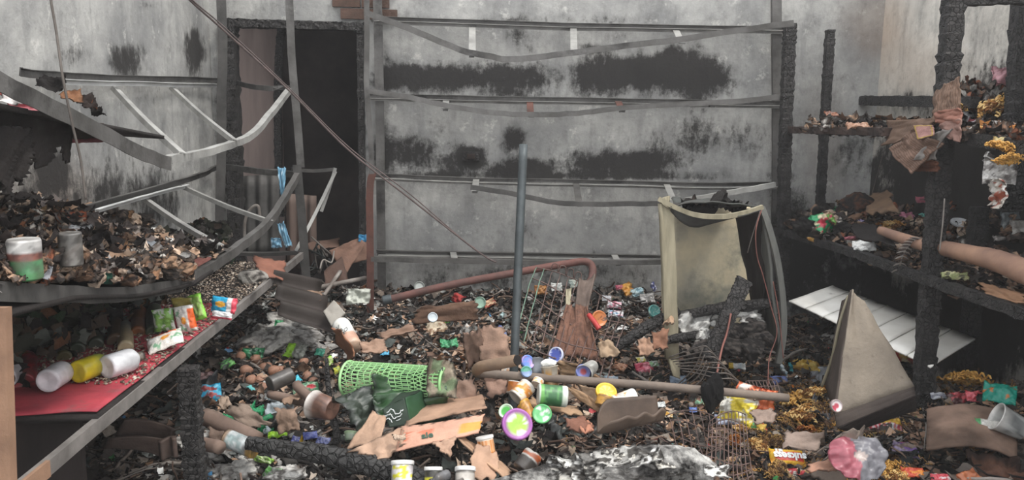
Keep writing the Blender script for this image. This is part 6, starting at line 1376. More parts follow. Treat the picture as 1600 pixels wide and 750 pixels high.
for i, (x, y, w_, lb, cf, asp, rt_, dz) in enumerate(PK):
    Pk(lb, x, y, w_, cf, rt_, dz if isinstance(dz, tuple) else onh(dz), asp=asp, crush=.20, fat=.13, seed=200+i, name='food_wrapper', cat='wrapper')
    if w_ >= 26: ANCH.append((x, y, 'the '+' '.join(lb.split(' ')[:3]) if 0 else None))
ANCH = [a for a in ANCH if a[2]]
ANCH += [(1180, 625, 'the orange packet'), (325, 614, 'the blue crumpled packet'), (715, 466, 'the red crumpled bag'), (981, 452, 'the orange food packet'), (1562, 614, 'the teal packet'), (1383, 662, 'the striped snack packet')]
# broken green glass-like plastic bottles
GBT = mat('green_bottle_plastic', '2f9a66', '1f7a4c', scale=10, rough=.15, bump=.4, alpha=.8, spec=.6)
for i, (x, y, w_, rt_, lb) in enumerate([(395, 650, 34, (30, 0, 20), 'green crushed plastic bottle piece left of the cluster'), (412, 664, 40, (50, 20, 60), 'largest green crushed bottle piece, low in the cluster'), (402, 640, 26, (20, 10, 90), 'small green crushed bottle piece at the top of the cluster'), (352, 655, 26, (40, 0, 20), 'mint-green bottle shard beside the grey tube'), (378, 648, 22, (60, 0, 140), 'narrow green shard between mint shard and cluster')]):
    put('green_bottle', mk_scrap('green_bottle', '3fae78', 300+i, GBT, asp=.8, crumple=.45, burn=.0, n=12), x, y, w_, lb, 'bottle', rt_, onh(.04))
ANCH.append((405, 652, 'the green crushed bottles'))
for i, (x, y, w_) in enumerate([(430, 640, 28), (445, 655, 30), (425, 625, 26), (450, 635, 24), (415, 680, 26)]):
    put('clear_shard', mk_scrap('clear_shard', 'aab0ae', 310+i, GLS, asp=.8, crumple=.4, burn=.1, n=12), x, y, w_, 'clear grey plastic shard '+['above the tan scrap', 'low right of the green bottles', 'at the top right of the green bottles', 'farthest right of the green bottles', 'just behind the pale tin'][i], 'shard', (40, 20*i, 50*i), onh(.04))
# eggs
EG = [mat('brown_eggshell', 'a07a66', '7f5d4c', scale=6, rough=.6, bump=.1, soot=.22, vary=.25)]
def mk_egg():
    me = mk_lathe('egg', [(.001, 0), (.18, .03), (.33, .13), (.40, .27), (.41, .42), (.36, .62), (.25, .82), (.13, .94), (.001, 1.0)], lambda a, z: c3('a06d55'), EG[0], n=14); return me
egm = mk_egg(); rs = random.Random(3)
EP = [(384, 552, 20), (396, 548, 18), (430, 548, 22), (440, 556, 22), (420, 560, 16), (410, 566, 18), (408, 578, 24), (420, 582, 22), (436, 580, 18), (446, 582, 16), (388, 578, 20), (380, 590, 18), (398, 592, 22), (412, 592, 16), (424, 572, 18), (392, 566, 18), (374, 580, 16), (386, 600, 14), (468, 570, 14), (480, 592, 14), (494, 594, 16), (402, 604, 10), (370, 558, 16), (448, 566, 16)]
for i, (x, y, w_) in enumerate(EP):
    p = hp(x, y, .02+.02*rs.random()); s = .058*(.85+.25*rs.random()); o = obj('egg', egm); o.location = p; o.scale = (s*1.05, s*1.05, s*1.05)
    o.rotation_euler = (R(60+rs.random()*60), R(rs.random()*40), R(rs.random()*360)); o['category'] = 'egg'; o['group'] = 'brown eggs in the heap'
    row = 'back' if y < 563 else 'middle' if y < 581 else 'front'; mates = sorted(e[0] for e in EP if ('back' if e[1] < 563 else 'middle' if e[1] < 581 else 'front') == row and e[0] < 460)
    o['label'] = {18: 'small brown egg alone above the dark tin', 19: 'brown egg beside the turquoise wrapper', 20: 'brown egg farthest right, beside the green label packet'}.get(i) or 'sooty brown egg, %s from the left in the %s row of the egg pile' % (['first', 'second', 'third', 'fourth', 'fifth', 'sixth', 'seventh', 'eighth', 'ninth', 'tenth'][mates.index(x)], row)
ANCH.append((410, 575, 'the brown eggs'))
# ================================================================== right rack goods
def onr(hf):
    hf = table(hf, XRF-.1, XR+.1, 2.0, 5.2)
    def f(px, py, dz=.02):
        d = ray(px, py); t = 1.5
        while t < 7:
            p = O+d*t
            if p.x > XRF-.02 and (-.12 < p.z-hf(p.x, p.y)-dz < 0 or p.x > XR-.05): break
            t += .006
        return O+d*t
    return f
OL, OU = onr(rl_h), onr(ru_h)
disc(1502, 352, 16, lambda a, r: 'c9cbce' if r < .9 else 'a5a7aa', 'pale grey saucer-like lid on the lower right shelf', (20, 0, 0), OL)
NM = [mk_noodles('noodle_cake', ['d0a05c', 'b07c3c', 'e0bd80', '8a5c30'], 1), mk_noodles('noodle_cake', ['8f4f28', 'a8652f', '6a3a20', 'b87a3a'], 2), mk_noodles('noodle_cake', ['7a5a38', 'a07a48', 'c09a5c', '4a3420'], 3, flat=.4), mk_noodles('noodle_cake', ['d9a85a', 'c08f48', 'e0bd7a'], 4, flat=.5)]
ND = [(1292, 285, 34, 1, OL, 'rust-coloured noodle clump at the top of the pile near the thin black post'), (1310, 297, 30, 0, OL, 'golden-brown noodle clump just right of the rust-coloured one'), (1286, 312, 30, 0, OL, 'orange-tan noodle clump below the rust-coloured one'), (1272, 328, 22, 1, OL, 'small rusty noodle clump in the black pile'),
      (1300, 322, 24, 2, OL, 'brown noodle clump above the green and white packet'), (1273, 378, 20, 3, ('X', XRF-.04), 'noodle strands dangling under the green and white packet'), (1390, 358, 36, 0, OL, 'golden noodle clump beside the rolled brown paper'),
      (1560, 170, 52, 0, OU, 'big golden noodle mass on the upper right shelf'), (1585, 150, 34, 3, OU, 'pale golden noodle clump near the pink cloth'), (1530, 205, 22, 0, OU, 'orange noodle clump left of the silver foil'), (1592, 205, 30, 1, OU, 'reddish noodle clump at the right end of the upper shelf'),
      (1566, 232, 44, 3, ('X', XRF-.03), 'golden noodle cake hanging off the upper right shelf'), (1576, 250, 34, 3, ('X', XRF-.05), 'lower golden noodle cake hanging above the foil bag'),
      (1490, 168, 30, 2, ('X', XRF+.1), 'brown noodle clump behind the corrugated cardboard'),
      (1245, 625, 44, 3, onh(.04), 'yellow noodle cake at the left of the noodle heap'), (1268, 618, 36, 0, onh(.05), 'golden noodle cake at the back of the noodle heap'), (1255, 650, 40, 0, onh(.05), 'brown-gold noodle cake in the middle of the noodle heap'), (1235, 660, 32, 2, onh(.03), 'dark noodle cake at the front left of the noodle heap'),
      (1275, 640, 36, 2, onh(.04), 'dark brown noodle cake beside the dark grey bag'), (1300, 612, 30, 0, onh(.04), 'loose noodle clump at the foot of the bent tray'), (1320, 672, 30, 3, onh(.04), 'tan noodle clump below the red and white tin end'), (1260, 672, 26, 1, onh(.03), 'rusty noodle clump above the grey-brown cardboard sheet'),
      (1380, 735, 44, 3, onh(.04), 'cream-gold noodle clump right of the melted plastic'), (1400, 748, 34, 0, onh(.03), 'golden noodle clump at the bottom edge'), (1205, 690, 34, 2, onh(.03), 'brown noodle cake behind the yellow noodle packet'), (1215, 735, 34, 2, onh(.03), 'dark noodle cake in front of the wire grid'), (1185, 700, 32, 0, onh(.03), 'gold noodle cake beside the wire grid'),
      (1510, 595, 56, 3, onh(.05), 'pale noodle mass behind the red wrappers'), (1480, 600, 30, 2, onh(.05), 'brown noodle clump beside the black post'), (1545, 590, 30, 0, onh(-.05), 'golden noodle clump behind the teal packet'), (1290, 742, 40, 1, onh(.03), 'rusty noodle clump below the pinkish cardboard'), (1160, 670, 24, 0, onh(.03), 'small pinkish noodle clump by the rusty wires'), (1150, 690, 26, 1, onh(.03), 'reddish noodle clump on the wire grid')]
for i, (x, y, w_, k, on_, lb) in enumerate(ND):
    put('noodle_cake', NM[k], x, y, w_*1.25, lb, 'noodles', (10*((i*7) % 5-2), 8*((i*5) % 5-2), i*47), on_, lift=.02)
ANCH += [(1255, 640, 'the noodle heap'), (1292, 290, 'the rust-coloured noodles'), (1560, 170, 'the big noodle mass')]
PKR = [(1288, 348, 50, 'green and white snack packet drooping over the lower right shelf edge', patchy('d9cfae', '1f8a5a', '2f9a66', 'c9485a', s=3, th=.52), .7, (60, 0, 35), ('X', XRF-.02)),
       (1300, 342, 26, 'small red, white and green wrapper on top of the drooping packet', patchy('d0c0a0', 'b8485a', '6a9a4a', s=5, th=.52), .8, (50, 0, 60), ('X', XRF-.0)), (1305, 328, 18, 'dark green crumpled cap above the drooping packet', patchy('2f8a5a', '1f6a45', s=3), .9, (30, 0, 0), OL),
       (1260, 301, 22, 'silver foil scrap on the black pile near the burnt corner post', patchy('b9bbc0', '8d8f94', s=3), .5, (30, 0, 20), OL), (1344, 346, 16, 'small lilac wrapper below the round black mound', patchy('b0a4cc', '9488b4', s=3), .5, (30, 0, 0), OL),
       (1420, 338, 26, 'pink plastic scrap behind the near black post', patchy('c97a96', 'd99ab0', s=3), .7, (30, 0, 20), OL), (1446, 338, 28, 'mint-teal plastic scrap touching the near black post', patchy('6ab0a4', '4a9088', s=3), .6, (30, 0, 50), OL),
       (1350, 384, 34, 'torn white and silver paper on the shelf edge', patchy('e0e0dd', '9a9a98', s=3, th=.5), .6, (40, 0, -15), ('X', XRF)), (1330, 372, 22, 'dull pink strip on the shelf edge', patchy('a8606a', '8a5058', s=3), .3, (30, 0, 0), ('X', XRF+.02)),
       (1438, 312, 14, 'small pink bow-like scrap in the shadow of the lower right shelf', patchy('a85a6a', '7a4a50', s=3), .8, (60, 0, 0), OL), (1520, 370, 26, 'pale cyan wrapper on the lower right shelf', patchy('9ab8b8', 'c9cfd0', s=3), .5, (30, 0, 20), OL), (1532, 380, 22, 'purple wrapper right of the pale cyan one', patchy('8a4f98', 'a880b0', s=3), .5, (30, 0, 0), OL),
       (1548, 384, 16, 'white torn scrap right of the purple wrapper', patchy('d0c9c6', 'b0a9a6', s=3), .5, (30, 0, 0), OL), (1580, 345, 30, 'grey film standing near the right edge, lower right shelf', patchy('5f6466', '7a7f80', s=3), 1, (70, 0, 0), OL), (1595, 358, 30, 'pale grey-tan bag at the right edge, lower right shelf', patchy('8f8a84', 'a8a49e', s=3), 1, (70, 0, 0), OL),
       (1512, 372, 30, 'curved whitish plastic on the lower right shelf', patchy('bcb9b8', '8d8a89', s=4), .35, (30, 0, -20), OL), (1570, 372, 36, 'pale grey loop of plastic on the lower right shelf', patchy('a09a96', '84807d', s=4), .3, (30, 0, 0), OL), (1492, 430, 40, 'green and cream wrapper under the rolled brown paper', patchy('9aa070', 'b8b48a', '5a5a44', s=4), .3, (30, 0, -12), ('X', XRF-.0)),
       (1532, 192, 40, 'silver and red foil wrapper on the upper right shelf', patchy('b9b5b8', 'a84a50', '8a8a90', s=4, th=.58), .5, (40, 0, 15), OU), (1560, 200, 34, 'white torn film standing among the noodles', patchy('c0bdb9', '8d8a86', s=4), .7, (70, 0, 80), OU), (1575, 220, 40, 'yellowish card flap at the upper right shelf edge', patchy('8f7a4f', 'b8a878', s=4), .5, (30, 0, 0), ('X', XRF)),
       (1585, 118, 62, 'dusty pink cloth at the right edge of the upper shelf', patchy('a87a80', '946a70', s=4), .6, (40, 0, -10), OU), (1515, 178, 22, 'silver-white scrap on the left of the upper shelf pile', patchy('c4c4c6', '8f8f92', s=4), .6, (40, 0, 30), OU),
       (1546, 252, 34, 'crumpled silver foil hanging below the noodles', patchy('c9c8c6', '8f8b88', s=4), .9, (80, 0, 60), ('X', XRF-.04)), (1562, 270, 46, 'grey foil bag hanging in the middle of the dangling packets', patchy('a8a5a2', '7d7876', 'd9d7d4', s=5), .8, (80, 0, -30), ('X', XRF-.05)), (1558, 300, 54, 'lowest dangling foil bag with a brown-red corner', patchy('b5aea4', '8f4a38', 'd0ccc6', s=6, th=.56), .85, (80, 0, 70), ('X', XRF-.06)),
       (1340, 196, 36, 'pinkish-tan scrap on the far upper right shelf', patchy('b08870', '8f6a58', s=4), .35, (20, 0, 0), ('Y', 4.0)), (1300, 178, 22, 'orange-brown scrap in the black remains of the far upper shelf', patchy('8f5a3f', '6a4436', s=4), .6, (30, 0, 0), ('Y', 4.4))]
for i, (x, y, w_, lb, cf, asp, rt_, on_) in enumerate(PKR):
    Pk(lb, x, y, w_, cf, rt_, on_, asp=asp, crush=.34 if 'foil' in lb else .2, fat=.12, seed=400+i, m=FOI if 'foil' in lb and 'red' not in lb else None, name='food_wrapper', cat='wrapper')
ANCH += [(1288, 348, 'the drooping green packet'), (1532, 192, 'the silver and red foil')]
# black mound, charred remains
put('black_mound', mk_chunk('black_mound', '2a2624', 71, ASH, sub=4, amp=.4, sq=(1, .8, .75), c2='5a3f33'), 1338, 325, 62, 'round black burnt mound on the lower right shelf', 'mound', on=OL, anchor='the round black mound')
for i, (x, y, w_, lb) in enumerate([(1240, 342, 44, 'black frothy lump beside the burnt corner post'), (1265, 355, 40, 'black frothy lump left of the drooping packet'), (1250, 322, 34, 'black frothy lump highest near the corner post'), (1288, 330, 30, 'black frothy lump behind the drooping packet'), (1318, 360, 30, 'black frothy lump right of the drooping packet')]):
    put('char_lump', mk_chunk('char_lump', '232120', 80+i, ASH, sub=4, amp=.9, sq=(1, .8, .7), c2='3b3836'), x, y, w_, lb, 'lump', on=OL)
# corrugated cardboard hanging on the near black post
hc = tag(empty('hanging_cardboard', atx(1440, 200, XRF-.06)), 'torn corrugated cardboard sheets hanging from the near black post', 'cardboard')
XC = XRF-.05
def ccard(nm, q, base, xs, lab=None, ribs=0, ragged=.12, wob=.02, seed=0, curve=0, patch=None):
    def cf(u, v):
        c = c3(base)*(.8+.4*float(fbm(u*5, v*5, seed)))
        if ribs and (u*ribs) % 1 < .45: c = c*.55  # groove shade between the ribs put into the colour of a flat sheet
        if patch and patch[0] < u < patch[1] and patch[2] < v < patch[3]: c = c3(patch[4]) if min(u-patch[0], patch[1]-u, v-patch[2], patch[3]-v) < .06 else c3(patch[5])
        return c
    o = world_quad(nm, rel(hc, *[atx(x, y, X_) for (x, y), X_ in zip(q, xs)]), CRB, th=.006, n=40 if ribs else 20, wob=wob, seed=seed, ragged=ragged, colf=cf, parent=hc, curve=curve); tag(o, lab)
ccard('upper_flap', [(1462, 135), (1502, 122), (1498, 185), (1456, 195)], '8f7565', (XC+.02, XC, XC-.02, XC), None, ribs=14, seed=1)
ccard('folded_corner', [(1458, 175), (1500, 168), (1500, 195), (1462, 192)], '9a6e60', (XC-.03,)*4, 'pinkish folded corner', seed=2)
ccard('left_flap', [(1390, 190), (1468, 184), (1440, 210), (1382, 228)], '6f5a4d', (XC+.1, XC, XC-.03, XC+.05), None, seed=3)
ccard('ribbed_sheet', [(1388, 232), (1432, 196), (1470, 225), (1425, 272)], '8a7062', (XC-.02, XC-.05, XC-.06, XC-.04), 'stripped sheet with open ribs', ribs=18, ragged=.05, seed=4, patch=None)
ccard('label_patch', [(1428, 196), (1458, 195), (1460, 212), (1434, 218)], 'b08a80', (XC-.07,)*4, 'patch of yellow and pink printed label', seed=5, patch=(0, 1, 0, 1, 'c9b04a', 'b98e88'), ragged=.1, wob=.004)
ccard('pale_flap', [(1462, 208), (1482, 202), (1458, 250), (1430, 250)], '8d8884', (XC-.05, XC-.05, XC-.04, XC-.04), 'grey torn flap', seed=6)
ccard('right_flap', [(1464, 195), (1502, 185), (1500, 222), (1484, 218)], '93746a', (XC-.03,)*4, None, seed=7)
ccard('bottom_flap', [(1430, 248), (1468, 252), (1466, 268), (1424, 268)], '6d4a3c', (XC-.0,)*4, None, seed=8)
ANCH.append((1450, 200, 'the hanging cardboard'))
# rolled brown paper, tan
RB = mat('rolled_brown_paper', 'ab8770', '83675a', scale=5, rough=.85, bump=.3, soot=.2, sootc='3a2c26')
tubeobj('rolled_paper', [atx(1376, 360, XRF+.02), atx(1420, 376, XRF), atx(1450, 384, XRF-.01)], [.02, .026, .03], RB, 'brown paper roll end between noodles and near black post', 'roll', n=14, rj=.06)
tubeobj('rolled_paper', [atx(1476, 388, XRF+.03), atx(1520, 398, XRF+.0), atx(1560, 408, XRF-.01), atx(1620, 432, XRF-.02)], [.032, .036, .042, .045], RB, 'thick tan paper roll along the right shelf, right of the near black post', 'roll', n=16, rj=.06)
card([atx(1530, 440, XRF), atx(1600, 458, XRF), atx(1606, 478, XRF-.02), atx(1540, 462, XRF-.02)], 'a07c62', 'tan paper strip lying on the shelf edge below the thick roll', 90, burn=.5)
card([atx(1345, 305, 2.35), atx(1390, 300, 2.35), atx(1405, 330, 2.1), atx(1355, 335, 2.1)], '7a6350', 'brown crumpled cardboard behind the pink scrap', 91, burn=.4, ragged=.3)
card([atx(1322, 345, 2.1), atx(1370, 352, 2.1), atx(1400, 385, XRF), atx(1340, 372, XRF)], '2f2c2b', 'black flat board on the shelf in front of the round mound', 92, burn=.3)
fr_ = tag(empty('burnt_leaf', atx(1412, 400, XRF-.03)), 'curled burnt fern-like strip hanging from the lower right shelf', 'leaf')
P_ = [atx(1440, 372, XRF-.02), atx(1424, 380, XRF-.03), atx(1412, 396, XRF-.04), atx(1404, 424, XRF-.04)]; P_ = densify(P_, 6)
tubeobj('stem', rel(fr_, *P_), .003, PWD, parent=fr_, n=5, dens=1)
for i in range(1, len(P_)-1):
    for s in (-1, 1):
        t = (P_[i+1]-P_[i-1]).normalized(); q = Vector((0, 1, 0)).cross(t).normalized()*s; mb = MB(); a = P_[i]-Vector(fr_.location); mb.tube([a, a+q*.018+t*.006, a+q*.032+t*.016], [.004, .004, .001], 4); mb.build('leaflet', PWD if i % 2 else MATS['scorched_plank'], fr_)
wire([atx(1476, 310, XRF-.05), atx(1473, 350, XRF-.05), atx(1468, 392, XRF-.05)], .003, PWD, 'thin pale wire standing in front of the near black post')
wire([atx(1380, 240, 2.2), atx(1370, 275, 2.2), atx(1362, 305, 2.2)], .002, WG, 'thin string hanging behind the hanging cardboard')
# right front corner
ab = []
n_ = 24; Pg = np.zeros((n_, n_, 3))
for i in range(n_):
    for j in range(n_):
        s, t = i/(n_-1), j/(n_-1); p = at(1448+s*140, 640+s*35+t*52-18*math.sin(s*2.2), 2.95-.28*t); Pg[i, j] = p+Vector((0, 0, .025*math.sin(s*2.4)-.03*t*t+.012*(float(fbm(s*7, t*5, 5))-.5)))
u = np.linspace(0, 1, n_); cc = np.array([[c3('8a7264')*(.6+.7*float(fbm(a*6, b*6, 4)))*(1-.55*float(ss(.15, .45, b*.9-a*.7+.5*(float(fbm(a*4, b*4, 8))-.5)))) for b in u] for a in u])
tag(obj('arched_cardboard', gridsolid_col(Pg, .01, 'arched_cardboard', CRB, cc)), 'large brown cardboard sheet arching over at the lower right corner', 'cardboard')
ANCH.append((1510, 660, 'the arched brown cardboard'))
T('clear_cup', 'cup', (1600, 672), (1556, 650), 2.75, 2.78, 22, bands((.6, blot('9a9c9a', '6a6c6c', 3, 3, .55)), (.9, 'b5b5b2'), (1, 'dad8d4')), 'clear plastic cup with a wide white rim at the right edge', 'cup', seed=31, mottle=.3, anchor='the white-rimmed cup')
Pk('white torn plastic with a green corner below the white-rimmed cup', 1545, 662, 40, lambda u, v: c3('3f8a50') if u < .2 else c3('c9c6c0'), (30, 0, -25), onh(.08), asp=.4, seed=440, name='torn_plastic', cat='plastic')
put('tan_strip', mk_scrap('tan_strip', 'b09a80', 441, CRB, asp=.2, curl=.4), 1500, 634, 44, 'thin curled tan strip across the arched cardboard', 'strip', (30, 0, -10), onh(.09))
put('brown_cloth', mk_scrap('brown_cloth', '5f4438', 442, PAP, asp=.7, crumple=.3, n=18), 1560, 735, 80, 'dark brown cloth in the bottom right corner', 'cloth', (30, 0, -10), onh(.03))
# left upper shelf junk
for i, (x, y, w_, c, lb, m_) in enumerate([(22, 150, 40, 'e6e0dd', 'bright white crumpled film on the left top shelf', PRT), (35, 168, 44, 'a0555c', 'pink-red crumpled film under the white film', PRT), (5, 140, 30, '8a4a44', 'dull red scrap at the left edge of the top shelf', PAP), (28, 172, 22, 'c08a5a', 'small orange noodle-like scrap on the top shelf', PAP), (70, 172, 36, '55504e', 'grey curled scrap beside the pink film', ASH)]):
    put('burnt_film', mk_scrap('burnt_film', c, 500+i, m_, crumple=.3, burn=.15, n=14), x, y, w_, lb, 'film', (60, 0, 20*i), ('X', XF-.12-.02*i))
for i, (x, y, w_, c, lb) in enumerate([(82, 130, 40, '2c2928', 'black crumpled bits behind the big diagonal rail, upper'), (112, 150, 30, 'b08060', 'orange-tan scrap behind the big diagonal rail'), (135, 160, 36, '3a302c', 'black and brown scraps behind the big diagonal rail, middle'), (145, 165, 22, 'c9825a', 'bright peach scrap behind the big diagonal rail'), (152, 175, 24, '2a2625', 'black curl at the end of the top shelf')]):
    put('burnt_film', mk_scrap('burnt_film', c, 520+i, ASH, crumple=.3, burn=.25, n=14), x, y, w_, lb, 'scrap', (50, 0, 40*i), ('X', XF-.25))
def tatter(name, q, X_, label, m, seed, ribs=0):
    n = 26; A, B, C, D = [np.array(atx(x, y, X_)) for x, y in q]; a = np.linspace(0, 1, n)[:, None, None]; b = np.linspace(0, 1, n)[None, :, None]; P = A*(1-a)*(1-b)+B*a*(1-b)+C*a*b+D*(1-a)*b
    U, V2 = a[..., 0]+0*b[..., 0], b[..., 0]+0*a[..., 0]; P[..., 0] += .03*(fbm(U*4, V2*4, seed)-.5)+(.006*np.sin((U+V2)*60) if ribs else 0)
    hm = (fbm(U*5, V2*0, seed+2)*1.1 < V2-.05)[:-1, :-1]; return tag(obj(name, grid_solid(P, .006, name, m, holes=hm)), label, 'sheet')
tatter('hanging_char', [(-30, 160), (112, 182), (112, 260), (-30, 330)], -1.12, 'ragged black charred sheet hanging under the left top shelf', SH, 5)
tatter('hanging_char', [(-30, 195), (50, 200), (45, 300), (-30, 360)], -1.10, 'torn black ribbed sheet at the left edge under the top shelf', SH, 8, 1)
bxr = tag(empty('flat_box', atx(138, 210, -1.3)), 'flat dark box with a reddish edge under the big diagonal rail', 'box')
q_in(bxr, 'front', [atx(115, 192, -1.25), atx(160, 192, -1.25), atx(160, 218, -1.25), atx(116, 220, -1.25)], MATS['dark_tray_metal'], th=.01, wob=.002)
q_in(bxr, 'red_edge', [atx(116, 218, -1.245), atx(160, 216, -1.245), atx(160, 222, -1.245), atx(116, 223, -1.245)], mat('dull_red_edge', '7a4248', '5f3438'), th=.012, wob=.002)
# low left: roof tiles under the shelf
for i, (q, lb) in enumerate([(((195, 655), (272, 672), (268, 690), (180, 680)), 'brown curved roof tile under the left rack, upper'), (((170, 685), (268, 690), (255, 715), (160, 700)), 'brown curved roof tile under the left rack, lower'), (((250, 690), (272, 685), (275, 715), (252, 720)), 'short broken tile leaning by the black post')]):
    tag(world_quad('roof_tile', [at(*k, 2.75-.05*i) for k in q], mat('sooty_tile', '4a3d37', '352c28', scale=6, bump=.5), th=.015, wob=.003, curve=.03), lb, 'tile')

sk = tag(empty('burnt_socket', at(736, 244, YB-.02)), 'small burnt black socket box on the back wall left of the grey pipe', 'socket')
mb = MB(); mb.box((0, 0, 0), (.11, .03, .055)); mb.build('housing', CH, sk); mb = MB(); mb.box((.0, -.018, .0), (.05, .012, .03)); mb.build('melted_face', WB, sk)

for i, (x, y, w_, Y_, rt_, lb) in enumerate([(1085, 508, 64, 3.7, (50, 0, 20), 'white flaky ash sheet right behind the cabinet post'), (1122, 498, 50, 3.75, (50, 10, -10), 'white flaky ash sheet under the level charred beam'), (1172, 492, 52, 3.7, (60, 0, 20), 'bright white ash sheet on top of the black lumps in the cabinet'), (1100, 528, 44, 3.6, (40, 0, 60), 'grey ash sheet low behind the cabinet post')]):
    put('ash_sheet', mk_scrap('ash_sheet', 'dcdbd7', 560+i, PAP, crumple=.3, burn=.35, n=22, asp=.6, inner='8d8b88'), x, y, w_, lb, 'ash', rt_, ('Y', Y_))
for i, (x, y, w_, Y_, lb) in enumerate([(1150, 520, 46, 3.65, 'largest black lump inside the cabinet foot'), (1175, 515, 42, 3.65, 'black lump inside the cabinet foot beside the grey side panel'), (1135, 545, 40, 3.55, 'black lump at the foot of the charred board'), (1168, 545, 44, 3.55, 'low black lump inside the cabinet foot'), (1190, 530, 34, 3.6, 'small black lump against the grey side panel'), (1098, 545, 36, 3.5, 'black lump behind the springy wire rack')]):
    put('char_lump', mk_chunk('char_lump', '2b2827', 90+i, ASH, sub=4, amp=.6, sq=(1, .8, .7), c2='56504c'), x, y, w_, lb, 'lump', on=('Y', Y_))
AR = random.Random(21); ASP = [(440, 500, 40, 'beside the green cap'), (462, 512, 44, 'left of the corrugated sheet'), (480, 530, 40, 'below the corrugated sheet'), (418, 520, 44, 'under the left rack rail'), (445, 530, 46, 'behind the lime and grey cup'), (400, 535, 40, 'just behind the eggs, under the rail'), (425, 540, 40, 'touching the back row of eggs'), (478, 498, 36, 'at the low corner of the corrugated sheet'), (500, 545, 34, 'above the turquoise scrap'), (455, 488, 34, 'highest, at the rail'), (310, 690, 44, 'beside the black post'), (330, 715, 40, 'in front of the cardboard tubes'), (380, 735, 44, 'near the bottom edge left of the green scrap'), (445, 745, 46, 'at the bottom edge below the charred log'), (350, 740, 36, 'at the grey arching wire')]
for i, (x, y, w_, lb) in enumerate(ASP):
    c = ['cfccc7', 'e0ddd8', 'b5b2ae'][i % 3]; put('ashen_clump', mk_chunk('ashen_clump', c, 140+i, PAP, sub=4, amp=.75, sq=(1, .8, .45), c2='7d7975'), x, y, w_*1.4, ['pale grey', 'whitish', 'mid-grey'][i % 3]+' clump of ash '+lb, 'ash', rot=(0, 0, i*40), on=onh(.02))
# ================================================================== medium pieces, one by one, over the heap
def where(px, py, back=None):
    best = sorted(ANCH, key=lambda a: math.hypot(a[0]-px, (a[1]-py)*1.3))[:1][0]; dx, dy = px-best[0], py-best[1]; d = math.hypot(dx, dy)
    far = 'against' if d < 16 else None
    if far: return far+' '+best[2], d
    if abs(dx) > abs(dy)*1.1: rel_ = 'to the right of' if dx > 0 else 'to the left of'
    else: rel_ = 'in front of' if dy > 0 else 'behind'
    q = 'just ' if d < 38 else '' if d < 75 else 'some way ' if d < 130 else 'far '
    return q+rel_+' '+best[2], d
USED = {}
def uniq(desc, px, py, cat, name, me, wpx, rot, on, group, lift=.02):
    wh, d = where(px, py); lb = desc+' '+wh
    alt = ['', 'flat-lying ', 'upturned ', 'crooked ']
    tilt = abs(rot[0])+abs(rot[1]); st = 'flat-lying ' if tilt < 25 else 'steeply tilted ' if tilt > 55 else ''
    if lb in USED and st: lb = st+lb
    if lb in USED or len(lb.split()) > 16: return None
    o = put(name, me, px, py, wpx, lb, cat, rot, on, lift, group); USED[lb] = o; return o
def sz(w): return 'small ' if w < 17 else 'broad ' if w > 30 else ''
rs = random.Random(77)
CB_ = [('9c7f6b', 'tan'), ('84695a', 'brown'), ('b59a84', 'light tan'), ('6e574b', 'dark brown'), ('a58272', 'pinkish-brown')]
def variants(fn, n): return [fn(k) for k in range(n)]
scr = {c: variants(lambda k: mk_scrap('cardboard_scrap', c, 600+k*11+int(c[:2], 16), CRB, asp=.55+.1*k, crumple=.10+.04*k, burn=.35, n=9), 4) for c, _ in CB_}
CH_ = [('232120', 'black'), ('3c3a38', 'charcoal-grey'), ('32383a', 'blue-black')]
chs = {c: variants(lambda k: mk_scrap('charred_sheet', c, 700+k*13, ASH, asp=.6+.1*k, crumple=.3, burn=.3, n=11, inner='4f4c49'), 5) for c, _ in CH_}
AS_ = [('b3b0ab', 'pale grey'), ('cfcdc8', 'ash-white'), ('8d8a86', 'mid-grey')]
ass = {c: variants(lambda k: mk_scrap('ashen_sheet', c, 800+k*17, PAP, asp=.6+.12*k, crumple=.32, burn=.3, n=11, burnc='3a3735'), 4) for c, _ in AS_}
lum = {c: variants(lambda k: mk_chunk('charred_lump', c, 900+k, ASH, sub=3, amp=.8, sq=(1, .8, .6), c2=c2), 4) for c, c2 in (('242221', '3f3b39'), ('2f2b29', '6b5a4e'), ('4f4b48', '8d8984'))}
LN = {'242221': 'black', '2f2b29': 'brown-black', '4f4b48': 'ash-grey'}
rd = random.Random(5)
def sample(n, mask, ylim=(445, 760)):
    out = []; t = 0
    while len(out) < n and t < 40000:
        t += 1; x = rd.uniform(275, 1600); y = rd.uniform(*ylim)
        if rd.random() > float(mask(np.array(x), np.array(y))): continue
        p = hit(x, y)
        if p.y > YB-.12 or p.x > XR-.08 or p.x < XL+.08: continue
        if any(math.hypot(x-a, (y-b)*1.4) < c for a, b, c in out): continue
        out.append((x, y, rd.uniform(11, 15)))
    return [(a, b) for a, b, _ in out]
cnt = 0
